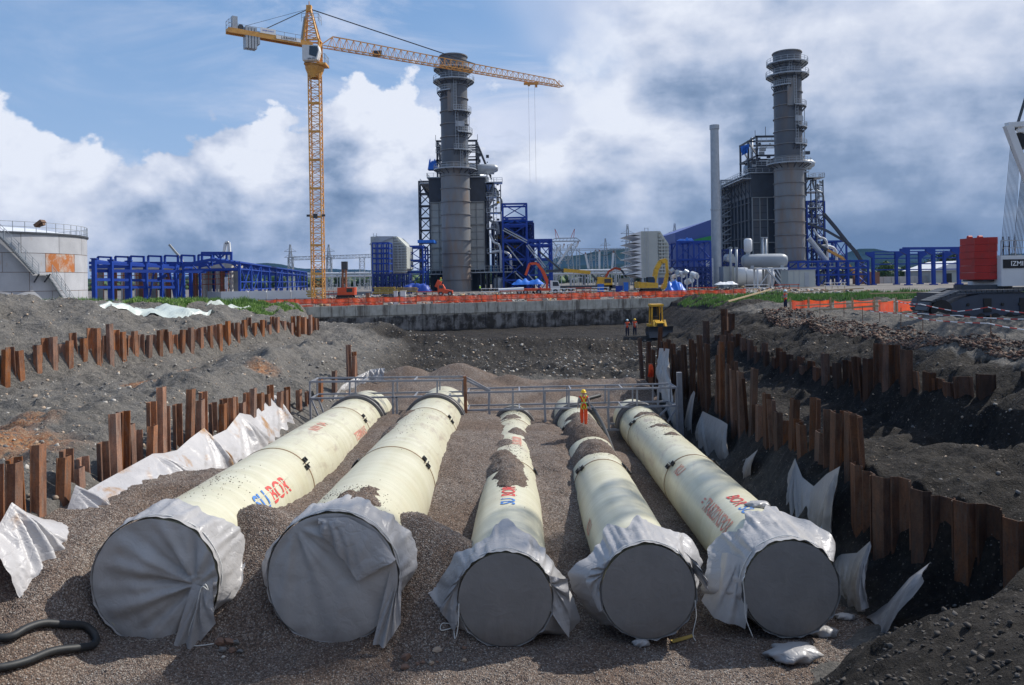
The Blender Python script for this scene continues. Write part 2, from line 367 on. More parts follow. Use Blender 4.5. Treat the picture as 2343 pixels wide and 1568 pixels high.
ST = {  # y: 19 (x, z) knots, lines of the ground running away from the camera
2: [(-150,2.6),(-45,2.6),(-42,2.4),(-40,1.5),(-38,1.4),(-30,1.3),(-20,1.2),(-13.6,1.2),(-13,1.2),(-11,1.2),(3,1.2),(5,1.2),(7,1.2),(9,1.2),(14,1.2),(14.4,1.2),(18,1.2),(24,1),(150,.5)],
6: [(-150,2.6),(-45,2.6),(-42,2.4),(-40,.9),(-38,.3),(-30,-.6),(-20,-.7),(-13.6,-.7),(-13,-.7),(-11,-.7),(3,-.7),(5,-.4),(7,-.1),(9,.1),(14,.4),(14.4,.4),(18,.6),(24,.6),(150,.4)],
9.4: [(-150,2.6),(-44,2.6),(-41,2.3),(-39,.2),(-38,-1.4),(-30,-2.2),(-20,-2.3),(-13.6,-2.4),(-13,-2.5),(-11,-2.6),(3,-2.6),(4.3,-2.5),(6.2,-2.0),(9,-1.6),(14,-1),(14.4,-1),(18,-.2),(24,.2),(150,.3)],
12: [(-150,2.6),(-43,2.6),(-40,2.2),(-38.5,-.2),(-38,-1.9),(-30,-2.3),(-20,-2.3),(-13.6,-2.4),(-13,-3.2),(-11.5,-4.5),(3,-4.2),(4.9,-3.45),(7,-2.5),(9.5,-1.9),(14,-1.3),(14.4,-1.2),(18,-.2),(24,.1),(150,.2)],
13.2: [(-150,2.6),(-43,2.6),(-40,2.2),(-38,-.3),(-37.5,-2),(-30,-2.3),(-20,-2.3),(-13.6,-2.4),(-13,-3.6),(-11.7,-5.2),(3,-5.0),(4.9,-4.3),(7,-3.05),(8.5,-2.25),(14,-1.5),(14.6,-1.3),(18.2,-.2),(24,.1),(150,.2)],
15: [(-150,2.6),(-42,2.6),(-39.5,2.1),(-38,-.4),(-37.4,-2),(-30,-2.3),(-20,-2.3),(-13.6,-2.4),(-13,-3.6),(-11.8,-5.6),(3.6,-6.1),(5.2,-5.3),(6.4,-4.3),(8.5,-4.3),(13.5,-2.4),(14.5,-2),(18.5,-.2),(25,.1),(150,.2)],
17.5: [(-150,2.6),(-42,2.6),(-39,2),(-37.2,-.5),(-36.8,-2),(-30,-2.3),(-20,-2.3),(-13.5,-2.2),(-12.9,-3.4),(-12,-5.7),(5,-6.2),(9,-5.7),(11.6,-4.9),(12.2,-2.85),(17,-2),(17.5,-1.6),(20.5,-.2),(26,.1),(150,.1)],
20: [(-150,2.6),(-42,2.6),(-38.5,2.1),(-36.5,-.5),(-36,-2),(-30,-3.0),(-20,-2.3),(-13.5,-2.7),(-12.9,-3.3),(-12,-5.8),(8,-6.2),(9.4,-5.7),(10.6,-4.8),(11.2,-2.8),(16.5,-2),(17,-1.5),(20,-.1),(26,.1),(150,.1)],
23: [(-150,2.6),(-42,2.6),(-38.2,2.2),(-35.4,-.5),(-35,-2),(-30,-3.0),(-19,-2.2),(-13.5,-2.9),(-12.9,-3.4),(-12,-5.8),(8.4,-6.2),(9.2,-5.6),(9.9,-4.6),(10.5,-2.8),(15.6,-2.4),(16.1,-1.5),(19,-.05),(25,.1),(150,.1)],
27: [(-150,2.6),(-43,2.6),(-38,2.3),(-34,-.5),(-33.6,-2),(-29,-3.1),(-18.5,-2.1),(-13.6,-3.1),(-13,-3.6),(-12,-5.6),(8.6,-6.2),(9.2,-5.2),(10.0,-3.85),(10.8,-3.3),(15.0,-3.0),(15.6,-1.7),(18.6,-.05),(25,.1),(150,.1)],
35: [(-150,2.6),(-48,2.6),(-37.5,2.4),(-31.3,-.5),(-30.9,-2),(-26.5,-3.2),(-17.5,-1.95),(-13.3,-3.2),(-12.7,-3.7),(-11.4,-5.0),(8.6,-6.5),(9.3,-5.5),(10,-4.6),(10.7,-3.3),(14.4,-2.6),(15,-1.55),(18,-.05),(25,.1),(150,.1)],
46: [(-150,2.6),(-55,2.6),(-37,2.5),(-27.6,-.5),(-27.1,-2),(-23.3,-3.2),(-16.2,-1.75),(-12.7,-3.3),(-12.1,-3.9),(-9.5,-5.4),(8.6,-6.8),(9.3,-6.3),(9.9,-5),(10.6,-3.2),(13.9,-2.35),(14.5,-1.45),(17.5,-.03),(25,.1),(150,.1)],
52: [(-150,2.6),(-55,2.6),(-36.5,2.5),(-25.6,-.5),(-25.1,-2),(-21.8,-3.1),(-15.8,-1.7),(-12.5,-3.1),(-11.3,-3.3),(-8.5,-5.2),(8,-6),(9,-5.4),(9.8,-4),(10.6,-3),(13.5,-2),(14.2,-1.3),(17.3,0),(25,.1),(150,.1)],
60: [(-150,1.6),(-50,2.0),(-31,1.55),(-22.9,-.5),(-22.3,-1.95),(-19.6,-2.9),(-15.5,-1.9),(-11,-3.4),(-9.5,-4.1),(-8,-4.4),(9,-4.45),(11,-4.1),(12,-3.6),(13,-3),(14.2,-2.3),(15,-1.7),(19,0),(26,.1),(150,.1)],
68: [(-150,.6),(-50,1.0),(-25.5,.85),(-20.1,-.45),(-19.5,-1.9),(-17.6,-2.6),(-14.5,-2.0),(-11,-3.4),(-9.5,-4.3),(-7,-4.55),(10,-4.5),(13,-4),(14.5,-3.4),(16,-2.6),(18.2,-1.5),(19,-1.1),(22.5,0),(28,.1),(150,.05)],
74: [(-150,.1),(-50,.6),(-24.5,.55),(-19.6,-.4),(-19,-1.7),(-17.5,-1.5),(-14,-1.9),(-11,-3),(-9.5,-4.1),(-7,-4.6),(11,-4.6),(13.5,-4),(15,-3.2),(16.5,-2.5),(18.5,-1.5),(19.5,-1),(22.7,0),(28,.1),(150,.0)],
79: [(-150,0),(-50,.3),(-24.5,.4),(-22,-.4),(-20,-1.3),(-17,-1.4),(-13,-1.9),(-10,-2.6),(-9,-2.9),(-7,-3.0),(12,-3.15),(15,-3.2),(17,-3.1),(17.8,-2.9),(19.3,-1.5),(20,-1),(23,0),(28,.1),(150,.0)],
88: [(-150,0),(-50,.1),(-25.5,.2),(-24.5,-.5),(-23.5,-2.2),(-20,-2.5),(-15,-2.8),(-10,-3),(-9,-3.1),(-7,-3.2),(12,-3.3),(16,-3.3),(18.2,-3.1),(19,-2.7),(20.3,-1.5),(21,-1),(23.6,0),(28,.05),(150,.0)],
112: [(-150,-.05),(-50,-.05),(-26,-.05),(-25.5,-.5),(-25,-2.2),(-20,-2.8),(-15,-3),(-10,-3.2),(-9,-3.3),(-7,-3.4),(12,-3.4),(16,-3.4),(18.6,-3.2),(19.5,-2.7),(21.3,-1.5),(22,-1),(24.2,-.05),(28,-.05),(150,-.05)],
}
SY = sorted(ST); SXA = np.array([[p[0] for p in ST[y]] for y in SY], float); SZA = np.array([[p[1] for p in ST[y]] for y in SY], float); SYA = np.array(SY, float)
def wall_y(x): return 93.0 + (np.clip(x, -60, 60) + 25.0) * 0.33
def station(y):
    k = np.array([np.interp(y, SYA, SXA[:, i]) for i in range(19)]); z = np.array([np.interp(y, SYA, SZA[:, i]) for i in range(19)])
    return k, z
def soil_base_row(xs, y):
    k, z = station(y); return np.interp(xs, k, z)
def soil_noise(x, y):
    a = 0.65 * fbm(x, y, 6.0, 4, 3) + 0.42 * fbm(x * .75 + y * .3, y - x * .2, 2.3, 5, 9, 0.60, True) + 0.16 * fbm(x, y, 0.7, 4, 21, 0.6)
    sl = np.clip((-x - 14) / 4, 0, 1)
    a = a + sl * 0.30 * fbm(x * .25 + y * .10, y * 1.3 + x * .35, 1.0, 4, 61, .55, True)
    a = a - sl * .55 * np.clip(fbm(x * .8, y, 3.6, 3, 83) - .12, 0, 1) * 2
    amp = np.clip((y - 6) / 8, 0.15, 1)
    flat = np.where((y > 80) & (np.abs(x) < 22), 0.35, 1.0)
    cl = np.clip((x - 11) / 3, 0, 1)
    a = a + cl * 0.10 * fbm(x, y, 0.9, 4, 40, 0.6, True)
    pit = np.where((y < 57) & (y > 13.5) & (x > -12) & (x < 8.5), 0.2, 1.0)
    return a * amp * flat * pit - 0.08
def soil_z(x, y):
    k, z = station(y); zz = float(np.interp(x, k, z)) + float(soil_noise(np.array([x]), np.array([y]))[0])
    return zz - (1.3 if y > float(wall_y(np.array(x))) else 0)
def np_grid(name, xs, ys, Z, mat, attrs=None, label=None, smooth=True, kind='structure'):
    nx, ny = len(xs), len(ys)
    X, Y = np.meshgrid(xs, ys)
    me = bpy.data.meshes.new(name)
    co = np.stack([X.ravel(), Y.ravel(), Z.ravel()], 1)
    i = np.arange(nx - 1)[None, :] + nx * np.arange(ny - 1)[:, None]
    q = np.stack([i, i + 1, i + 1 + nx, i + nx], -1).reshape(-1, 4)
    me.vertices.add(len(co)); me.vertices.foreach_set('co', co.ravel())
    me.loops.add(q.size); me.loops.foreach_set('vertex_index', q.ravel())
    me.polygons.add(len(q)); me.polygons.foreach_set('loop_start', np.arange(0, q.size, 4)); 
    me.update(calc_edges=True)
    me.polygons.foreach_set('use_smooth', [smooth] * len(q))
    for an, av in (attrs or {}).items():
        at = me.attributes.new(an, 'FLOAT', 'POINT'); at.data.foreach_set('value', av.ravel().astype(np.float32))
    me.materials.append(mat); me.validate()
    o = bpy.data.objects.new(name, me); C.objects.link(o); WL[o.name] = Vector((0, 0, 0)); o['kind'] = kind
    if label: o['label'] = label
    return o

# ---- soil material: grey river soil with pebbles, one mask for damp soil and shade painted on the right bank, rusty gravel where 'rust'
ms = bpy.data.materials.new('pit_soil'); ms.use_nodes = True
t = NT(ms.node_tree); b = t.n['Principled BSDF']
g = t.new('ShaderNodeNewGeometry').outputs['Position']
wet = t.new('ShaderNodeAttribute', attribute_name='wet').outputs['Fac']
rus = t.new('ShaderNodeAttribute', attribute_name='rust').outputs['Fac']
n1 = t.noise(g, 0.45, 8, 0.62, 0.3); n2 = t.noise(g, 3.5, 7, 0.7); n3 = t.noise(g, 22, 5, 0.7)
dry = t.mix(t.mr(n1, 0.36, 0.64), (0.095, 0.090, 0.083), (0.165, 0.157, 0.146))
dry = t.mix(t.mr(n2, 0.4, 0.66), dry, (0.22, 0.205, 0.185)); 
wet_shade_c = t.mix(t.mr(n1, 0.38, 0.62), (0.011, 0.0095, 0.0085), (0.025, 0.021, 0.018))
wet_shade_c = t.mix(t.mr(n2, 0.5, 0.68), wet_shade_c, (0.042, 0.035, 0.029))
col = t.mix(wet, dry, wet_shade_c)
col = t.mix(t.math('MULTIPLY', t.mr(n3, 0.50, 0.30), 0.55), col, (0.02, 0.019, 0.018))
vor = t.new('ShaderNodeTexVoronoi', feature='F1'); t.put(vor.inputs['Vector'], g); vor.inputs['Scale'].default_value = 5.5
vs = t.sep(t.mul(vor.outputs['Color'], (1, 1, 1)))
peb = t.math('MULTIPLY', t.mr(vor.outputs['Distance'], 0.26, 0.18), t.mr(vs[0], 0.80, 0.81))
pebc = t.mix(vs[1], (0.34, 0.31, 0.27), (0.22, 0.16, 0.12))
vor2 = t.new('ShaderNodeTexVoronoi', feature='F1'); t.put(vor2.inputs['Vector'], g); vor2.inputs['Scale'].default_value = 13
v2 = t.sep(vor2.outputs['Color'])
peb2 = t.math('MULTIPLY', t.mr(vor2.outputs['Distance'], 0.30, 0.20), t.mr(v2[0], 0.70, 0.71))
col = t.mix(t.math('MULTIPLY', peb, t.mr(wet, 0, 1, 0.9, 0.35)), col, pebc)
col = t.mix(t.math('MULTIPLY', peb2, t.mr(wet, 0, 1, 0.7, 0.25)), col, (0.30, 0.28, 0.25))
rmask = t.math('MULTIPLY', rus, t.mr(n2, 0.40, 0.50))
rcol = t.mix(v2[1], (0.30, 0.10, 0.03), (0.42, 0.27, 0.16))
col = t.mix(rmask, col, rcol)
t.put(b.inputs['Base Color'], col)
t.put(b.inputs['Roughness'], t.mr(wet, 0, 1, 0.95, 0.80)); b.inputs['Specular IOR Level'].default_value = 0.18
hs = t.math('ADD', t.math('MULTIPLY', n2, 0.30), t.math('MULTIPLY', n3, 0.055))
hs = t.math('ADD', hs, t.math('MULTIPLY', peb, 0.03))
bn = t.new('ShaderNodeBump'); bn.inputs['Strength'].default_value = 0.9; bn.inputs['Distance'].default_value = 1.0
t.put(bn.inputs['Height'], hs); t.l.new(bn.outputs[0], b.inputs['Normal'])

xs = np.concatenate([np.arange(-150, -50, 4), np.arange(-50, -40, 0.4), np.arange(-40, -16, .17), np.arange(-16, 12, .115), np.arange(12, 28, .15), np.arange(28, 40, .4), np.arange(40, 151, 5)])
ys = [2.0]
while ys[-1] < 112: ys.append(ys[-1] + max(0.10, 0.0058 * ys[-1]))
ys = np.array(ys)
Z = np.array([soil_base_row(xs, y) for y in ys]); X, Y = np.meshgrid(xs, ys)
Z = Z + soil_noise(X, Y)
WY = wall_y(X)
Z = np.where(Y > WY + 0.3, Z - 1.6, Z)
# loose soil heaps in front of the end wall and tyre ruts on the near bank
def cone(X, Y, x, y, zp, sl, ax=1.0, ay=1.0):
    return zp - sl * np.sqrt(((X - x) / ax) ** 2 + ((Y - y) / ay) ** 2 + 0.25)
for (x, y, zp, sl, ax, ay) in ((-16.5, 80, -1.2, .42, 1.5, 1), (-12.5, 77.5, -1.9, .42, 1.6, 1), (-8, 77.5, -2.2, .4, 2, 1), (-20, 82, -1.0, .45, 1, 1), (0, 79, -2.7, .35, 3, 1), (7, 78.5, -2.9, .35, 2, .8)):
    Z = np.maximum(Z, cone(X, Y, x, y, zp, sl, ax, ay) + 0.25 * fbm(X, Y, 0.9, 4, 77, .55, True))
rut = np.clip(1 - np.abs(Y - 12.2 - 0.0 * X) / 3.2, 0, 1) * np.clip((X - 5) / 2, 0, 1)
ph = (Y + 0.55 * X)
Z = Z - rut * 0.07 * (np.abs((ph * 0.9) % 1 - 0.5) < 0.18) - rut * 0.03 * (np.sin((X - 0.5 * Y) * 16) > 0.2)
def sm(a, b, v): 
    q = np.clip((v - a) / (b - a), 0, 1); return q * q * (3 - 2 * q)
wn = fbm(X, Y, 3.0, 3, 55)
wet_shadeA = np.maximum(sm(8.0, 10.5, X + wn), np.maximum(sm(73.5, 76, Y + wn * 1.5) * sm(-18, -12, X + 2 * wn) , sm(83, 88, Y) * sm(-25, -23, X)))
wet_shadeA = np.maximum(wet_shadeA, sm(3.6, 5.4, X + wn) * (Y < 17))
wet_shadeA = np.maximum(wet_shadeA, 0.9 * sm(57, 61, Y + wn) * sm(-13, -9, X))
wet_shadeA = np.where((X > 17.6) & (Z > -0.35) & (Y < 75), 0.15, wet_shadeA)
rustA = np.zeros_like(X)
for (x, y, r, a) in ((-17.6, 26.8, 2.3, 1), (-19.2, 30.5, 1.2, .8), (-15.4, 47.5, 1.0, .9), (-21.2, 43.5, 1.1, .9), (-19.6, 46, .9, .8)):
    rustA = np.maximum(rustA, a * np.clip(1.3 - np.hypot(X - x, Y - y) / r, 0, 1))
ground = np_grid('ground', xs, ys, Z, ms, dict(wet=wet_shadeA, rust=rustA))
def bilin(xs_, ys_, Z_, x, y):
    i = min(max(int(np.searchsorted(xs_, x)) - 1, 0), len(xs_) - 2); j = min(max(int(np.searchsorted(ys_, y)) - 1, 0), len(ys_) - 2)
    fx = min(max((x - xs_[i]) / (xs_[i + 1] - xs_[i]), 0), 1); fy = min(max((y - ys_[j]) / (ys_[j + 1] - ys_[j]), 0), 1)
    return float((Z_[j, i] * (1 - fx) + Z_[j, i + 1] * fx) * (1 - fy) + (Z_[j + 1, i] * (1 - fx) + Z_[j + 1, i + 1] * fx) * fy)
def soil_z(x, y): return bilin(xs, ys, Z, x, y)

# ---- gravel bed
LY = [12, 15, 17, 19, 20.5, 22, 24, 27, 31, 36, 42, 46, 50, 54, 58]
LANE = {
-13.4: [-5.4,-5.0,-4.35,-3.55,-3.35,-3.2,-3.2,-3.9,-4.5,-4.8,-5.0,-4.8,-4.1,-4.0,-4.6],
-11.4: [-5.7,-5.3,-4.6,-3.85,-3.5,-3.25,-3.1,-3.5,-4.5,-4.9,-5.1,-4.9,-4.0,-3.9,-4.6],
-9.6: [-5.9,-5.75,-5.65,-5.55,-4.7,-3.8,-3.2,-3.4,-4.4,-4.9,-5.1,-4.9,-4.1,-3.8,-4.6],
-6.5: [-5.95,-5.95,-5.9,-5.75,-4.6,-3.7,-4.1,-4.5,-4.45,-4.2,-4.2,-4.4,-3.9,-3.6,-4.5],
-2.3: [-5.95,-5.95,-5.95,-5.85,-5.6,-5.45,-4.95,-4.35,-3.95,-4.1,-4.25,-4.5,-4.0,-3.7,-4.5],
1.5: [-5.95,-5.95,-5.95,-5.95,-5.85,-5.6,-5.2,-4.7,-4.4,-4.2,-4.8,-5.1,-4.4,-4.0,-4.5],
5.1: [-5.95,-5.95,-5.95,-5.97,-5.95,-5.9,-5.8,-5.7,-5.6,-5.55,-5.9,-5.9,-4.6,-4.1,-4.5],
8.8: [-5.95,-5.95,-6.0,-6.0,-5.95,-5.9,-5.8,-5.7,-5.7,-5.8,-5.9,-5.6,-4.4,-4.0,-4.5]}
LX = np.array(sorted(LANE)); LZ = np.array([LANE[x] for x in LX]); LYA = np.array(LY, float)
PIPES = {}
def pipe_def(k, px, py, R_, y0):      # near end centre in the picture, radius, distance
    c = P(px, py, y0); vp = P(1190, 683, 1000.0) - Vector((0, 0, EYE)); d = Vector((vp.x, vp.y, vp.z)).normalized()
    PIPES[k] = (c, d, R_)
pipe_def(1, 356, 1329, 1.50, 19.0); pipe_def(2, 762, 1321, 1.55, 19.0)
pipe_def(3, 1155, 1370, 1.10, 19.0); pipe_def(4, 1482, 1352, 1.10, 19.0); pipe_def(5, 1808, 1345, 1.12, 19.0)
def pipe_pt(k, y, ang=math.pi / 2, extra=0.0):
    c, d, r = PIPES[k]; s = (y - c.y) / d.y; p = c + d * s
    return p + Vector((math.cos(ang), 0, math.sin(ang))) * (r + extra)
MOUNDS = [(-3.0, 21.4, -3.15, .80, 1.15, .75), (-2.6, 23.0, -4.2, .65, 1, 1.3), (-7.2, 21.6, -2.95, .80, 1.15, .85), (-6.2, 22.2, -3.75, .75, 1.1, 1),
          (-7.5, 54.5, -2.85, .55, 1.2, 1), (-3.9, 54.5, -2.7, .55, 1.2, 1), (-10.3, 53, -3.3, .6, 1, 1), (-.4, 53.5, -3.5, .5, 1.3, 1), (3.6, 53, -3.8, .5, 1.4, 1), (7.6, 51.5, -3.5, .6, 1, 1),
          (-1.9, 33.5, -4.0, .55, 1.2, 1.6), (-2.2, 38, -4.0, .55, 1, 1), (-6.3, 40, -4.3, .6, 1, 1.4), (-6.4, 33.5, -4.5, .6, 1, 1.5),
          (2.0, 35.5, -4.1, .5, 1.2, 1.2), (1.2, 30.5, -4.6, .5, 1, 1.6), (-1.6, 29.5, -4.3, .6, 1.1, 1.3), (1.8, 41, -4.7, .5, 1, 1)]
# gravel lying over the crowns of the pipes: (pipe, y, depth of cover, half width, half length, sideways offset)
PATCH = [(3, 29.6, .22, .80, 1.3, -.25), (3, 27.9, .16, .60, 1.6, 0.05), (3, 26.6, .10, .45, .8, .1), (4, 36.9, .42, 1.5, 1.5, -.5), (4, 35.0, .34, 1.3, 1.0, -.25), (4, 31.6, .30, 1.1, 1.1, -.2), (4, 40.0, .16, .8, .9, 0),
         (3, 33.8, .12, .6, .8, -.5), (3, 36.5, .12, .5, .8, .4), (3, 41, .10, .5, .6, -.1), (2, 20.7, .10, .55, .6, .25), (2, 21.6, .06, .3, .4, .5), (5, 36.5, .05, .5, .35, .1), (5, 40.2, .06, .6, .5, 0), (5, 34.2, .04, .4, .3, .2), (2, 33, .10, .4, 1.2, -1.1), (2, 37, .12, .5, 1.0, -1.0), (3, 31.2, .2, .7, .8, -.6)]
def gravel_base(X, Y):
    Zg = np.empty_like(X, dtype=float)
    fl = np.empty((len(LX),) + X.shape)
    for i in range(len(LX)): fl[i] = np.interp(Y, LYA, LZ[i])
    idx = np.clip(np.searchsorted(LX, X) - 1, 0, len(LX) - 2)
    f = np.clip((X - LX[idx]) / (LX[idx + 1] - LX[idx]), 0, 1); f = f * f * (3 - 2 * f)
    a = np.take_along_axis(fl, idx[None], 0)[0]; b_ = np.take_along_axis(fl, (idx + 1)[None], 0)[0]
    Zg = a + (b_ - a) * f
    Zg = Zg + 0.17 * fbm(X, Y, 1.6, 4, 101) * np.clip((Y - 16) / 4, .3, 1)
    for (x, y, zp, sl, ax, ay) in MOUNDS:
        c = cone(X, Y, x, y, zp + 0.2, sl, ax, ay)
        h = np.clip(0.5 + (c - Zg) / 0.30, 0, 1); Zg = Zg * (1 - h) + c * h + 0.075 * h * (1 - h)
    for (k, y, ex, ax, ay, ox) in PATCH:
        c_, d_, r_ = PIPES[k]; sp_ = (Y - c_.y) / d_.y; px_ = c_.x + d_.x * sp_; pz_ = c_.z + d_.z * sp_
        u = X - px_; q = ((u - ox) / ax) ** 2 + ((Y - y) / ay) ** 2
        surf = pz_ + np.sqrt(np.clip(r_ * r_ - u * u, 0, None))
        bmp = ex * (1 - q) + 0.10 * fbm(X, Y, .35, 3, 171)
        Zg = np.where((np.abs(u) < r_ * .96) & (q < 1.6), np.maximum(Zg, surf + bmp), Zg)
    Zg = Zg + 0.05 * fbm(X, Y, .5, 3, 131) + 0.035 * fbm(X, Y, .16, 2, 151)
    edge = np.clip((X + 13.9) / .5, 0, 1) * np.clip((9.6 - X) / .5, 0, 1) * np.clip((57.6 - Y) / .8, 0, 1)
    return Zg - (1 - edge) * 1.6

def floor_z(x, y): return max(soil_z(x, y), gravel_z(x, y)) if (-13.5 < x < 9.5 and 12 < y < 57.5) else soil_z(x, y)
mg = bpy.data.materials.new('crushed_gravel'); mg.use_nodes = True
t = NT(mg.node_tree); b = t.n['Principled BSDF']
g = t.new('ShaderNodeNewGeometry').outputs['Position']
v1 = t.new('ShaderNodeTexVoronoi', feature='F1'); t.put(v1.inputs['Vector'], g); v1.inputs['Scale'].default_value = 28
s1 = t.sep(v1.outputs['Color'])
c1 = t.new('ShaderNodeValToRGB'); t.put(c1.inputs[0], s1[0]); e = c1.color_ramp.elements
e[0].color = (0.105, 0.080, 0.066, 1); e[1].color = (0.43, 0.38, 0.33, 1)
q = e.new(.35); q.color = (0.195, 0.152, 0.126, 1); q = e.new(.6); q.color = (0.245, 0.182, 0.146, 1); q = e.new(.85); q.color = (0.29, 0.26, 0.235, 1)
big = t.noise(g, 0.35, 5, 0.6, 0.4)
col = t.mix(t.mr(big, .4, .62), c1.outputs[0], (0.21, 0.165, 0.14), 'MIX')
tint = t.mix(t.mr(big, .40, .60), (1.0, 1.0, 1.0), (0.80, 0.72, 0.66))
col = t.mix(1.0, c1.outputs[0], tint, 'MULTIPLY')
fine = t.noise(g, 40, 4, 0.7)
col = t.mix(t.mr(fine, .46, .30, 0, .6), col, (0.05, 0.042, 0.038))
gap = t.mr(v1.outputs['Distance'], 0.42, 0.65, 0, .55)
col = t.mix(gap, col, (0.035, 0.03, 0.028))
t.put(b.inputs['Base Color'], col); b.inputs['Roughness'].default_value = 0.9; b.inputs['Specular IOR Level'].default_value = 0.2
bn = t.new('ShaderNodeBump'); bn.inputs['Strength'].default_value = 0.85; bn.inputs['Distance'].default_value = 0.06
hh = t.math('ADD', t.math('MULTIPLY', v1.outputs['Distance'], -0.7), t.math('MULTIPLY', t.noise(g, 9, 4, .6), 1.2))
t.put(bn.inputs['Height'], hh); t.l.new(bn.outputs[0], b.inputs['Normal'])
gx = np.arange(-14.2, 10.2, .065)
gy = [12.0]
while gy[-1] < 58.3: gy.append(gy[-1] + max(.07, .0040 * gy[-1]))
gy = np.array(gy); GX, GY = np.meshgrid(gx, gy)
GZ = gravel_base(GX, GY)
np_grid('gravel_bed', gx, gy, GZ, mg)
def gravel_z(x, y): return bilin(gx, gy, GZ, x, y)

# ---- loose stones as bulk geometry
ICO = np.array([(-.526,0,.85),(.526,0,.85),(-.526,0,-.85),(.526,0,-.85),(0,.85,.526),(0,.85,-.526),(0,-.85,.526),(0,-.85,-.526),(.85,.526,0),(-.85,.526,0),(.85,-.526,0),(-.85,-.526,0)])
ICF = np.array([(0,4,1),(0,9,4),(9,5,4),(4,5,8),(4,8,1),(8,10,1),(8,3,10),(5,3,8),(5,2,3),(2,7,3),(7,10,3),(7,6,10),(7,11,6),(11,0,6),(0,1,6),(6,1,10),(9,0,11),(9,11,2),(9,2,5),(7,2,11)])[:, ::-1]
OCT = np.array([(1,0,0),(-1,0,0),(0,1,0),(0,-1,0),(0,0,1),(0,0,-1)], float)
OCF = np.array([(0,2,4),(2,1,4),(1,3,4),(3,0,4),(2,0,5),(1,2,5),(3,1,5),(0,3,5)])
def bulk(name, pos, size, mats, base=(ICO, ICF), flat=(.6, 1.0), jag=.25, label=None, kind='stuff', cat=None, embed=.25, seed=1):
    rn = np.random.RandomState(seed); BV, BF = base; N = len(pos); nv, nf = len(BV), len(BF)
    V = np.repeat(BV[None], N, 0) * (1 + jag * rn.randn(N, nv, 1))
    sc = np.stack([np.ones(N), rn.uniform(flat[0], flat[1], N), rn.uniform(flat[0] * .7, flat[1] * .9, N)], 1)
    V = V * (sc * np.asarray(size)[:, None])[:, None, :]
    a = rn.uniform(0, 6.28, N); bb = rn.uniform(-.5, .5, N)
    ca, sa, cb, sb = np.cos(a), np.sin(a), np.cos(bb), np.sin(bb)
    Rm = np.stack([np.stack([ca * cb, -sa, ca * sb], 1), np.stack([sa * cb, ca, sa * sb], 1), np.stack([-sb, 0 * a, cb], 1)], 1)
    V = np.einsum('nij,nkj->nki', Rm, V) + np.asarray(pos)[:, None, :] + np.array([0, 0, 1.0]) * (np.asarray(size) * (.5 - embed))[:, None, None]
    F = (BF[None] + (np.arange(N) * nv)[:, None, None]).reshape(-1, 3)
    me = bpy.data.meshes.new(name); me.vertices.add(N * nv); me.vertices.foreach_set('co', V.ravel())
    me.loops.add(F.size); me.loops.foreach_set('vertex_index', F.ravel()); me.polygons.add(len(F)); me.polygons.foreach_set('loop_start', np.arange(0, F.size, 3))
    for m in mats: me.materials.append(m)
    mi = np.repeat(rn.randint(0, len(mats), N), nf); me.polygons.foreach_set('material_index', mi.astype(np.int32))
    me.update(calc_edges=True)
    o = bpy.data.objects.new(name, me); C.objects.link(o); WL[o.name] = Vector((0, 0, 0)); o['kind'] = kind
    if label: o['label'] = label
    if cat: o['category'] = cat
    return o
STM = [material('pale_stone', (0.50, 0.47, 0.42), (0.40, 0.37, 0.33), 0.9, nscale=5), material('buff_stone', (0.44, 0.34, 0.25), (0.32, 0.25, 0.19), 0.9, nscale=5), material('grey_stone', (0.17, 0.165, 0.16), (0.13, 0.125, 0.12), 0.9, nscale=5), material('brown_stone', (0.22, 0.13, 0.09), (0.16, 0.10, 0.075), 0.9, nscale=5)]
def soil_pts(xr, yr, n, seed, cond=None):
    rn = np.random.RandomState(seed); x = rn.uniform(*xr, n); 
    y = yr[0] * (yr[1] / yr[0]) ** rn.uniform(0, 1, n)
    out = []
    for a, b_ in zip(x, y):
        z = soil_z(a, b_)
        if cond is None or cond(a, b_, z): out.append((a, b_, z))
    return np.array(out)
pts = soil_pts((-38, -9), (20, 84), 9500, 2)
bulk('scattered_stones', pts, .025 + .10 * RN.rand(len(pts)) ** 5, STM[:2] + [STM[2]], seed=3, label='pale river stones strewn over the grey slopes on the left')
pts = soil_pts((10.6, 26), (14, 72), 2600, 4)
bulk('scattered_stones', pts, .018 + .07 * RN.rand(len(pts)) ** 5, [STM[2], STM[2], STM[1]], seed=5, label='pale river stones strewn over the dark bank on the right')
pts = soil_pts((-10, 14), (58, 80), 1300, 6)
bulk('scattered_stones', pts, .05 + .13 * RN.rand(len(pts)) ** 3, STM[:3], seed=7, label='pale stones strewn over the dark cut behind the gravel heap')
pts = soil_pts((4.5, 14), (9, 16), 2600, 8)
bulk('soil_clods', pts, .012 + .05 * RN.rand(len(pts)) ** 3, [material('wet_clod', (0.05, 0.043, 0.038), (0.035, 0.03, 0.027), 0.8, nscale=9), material('grey_clod', (0.09, 0.082, 0.075), None, .9), MATS['wet_clod'], MATS['wet_clod']], seed=9, label='dark clods and pebbles on the rutted near bank')
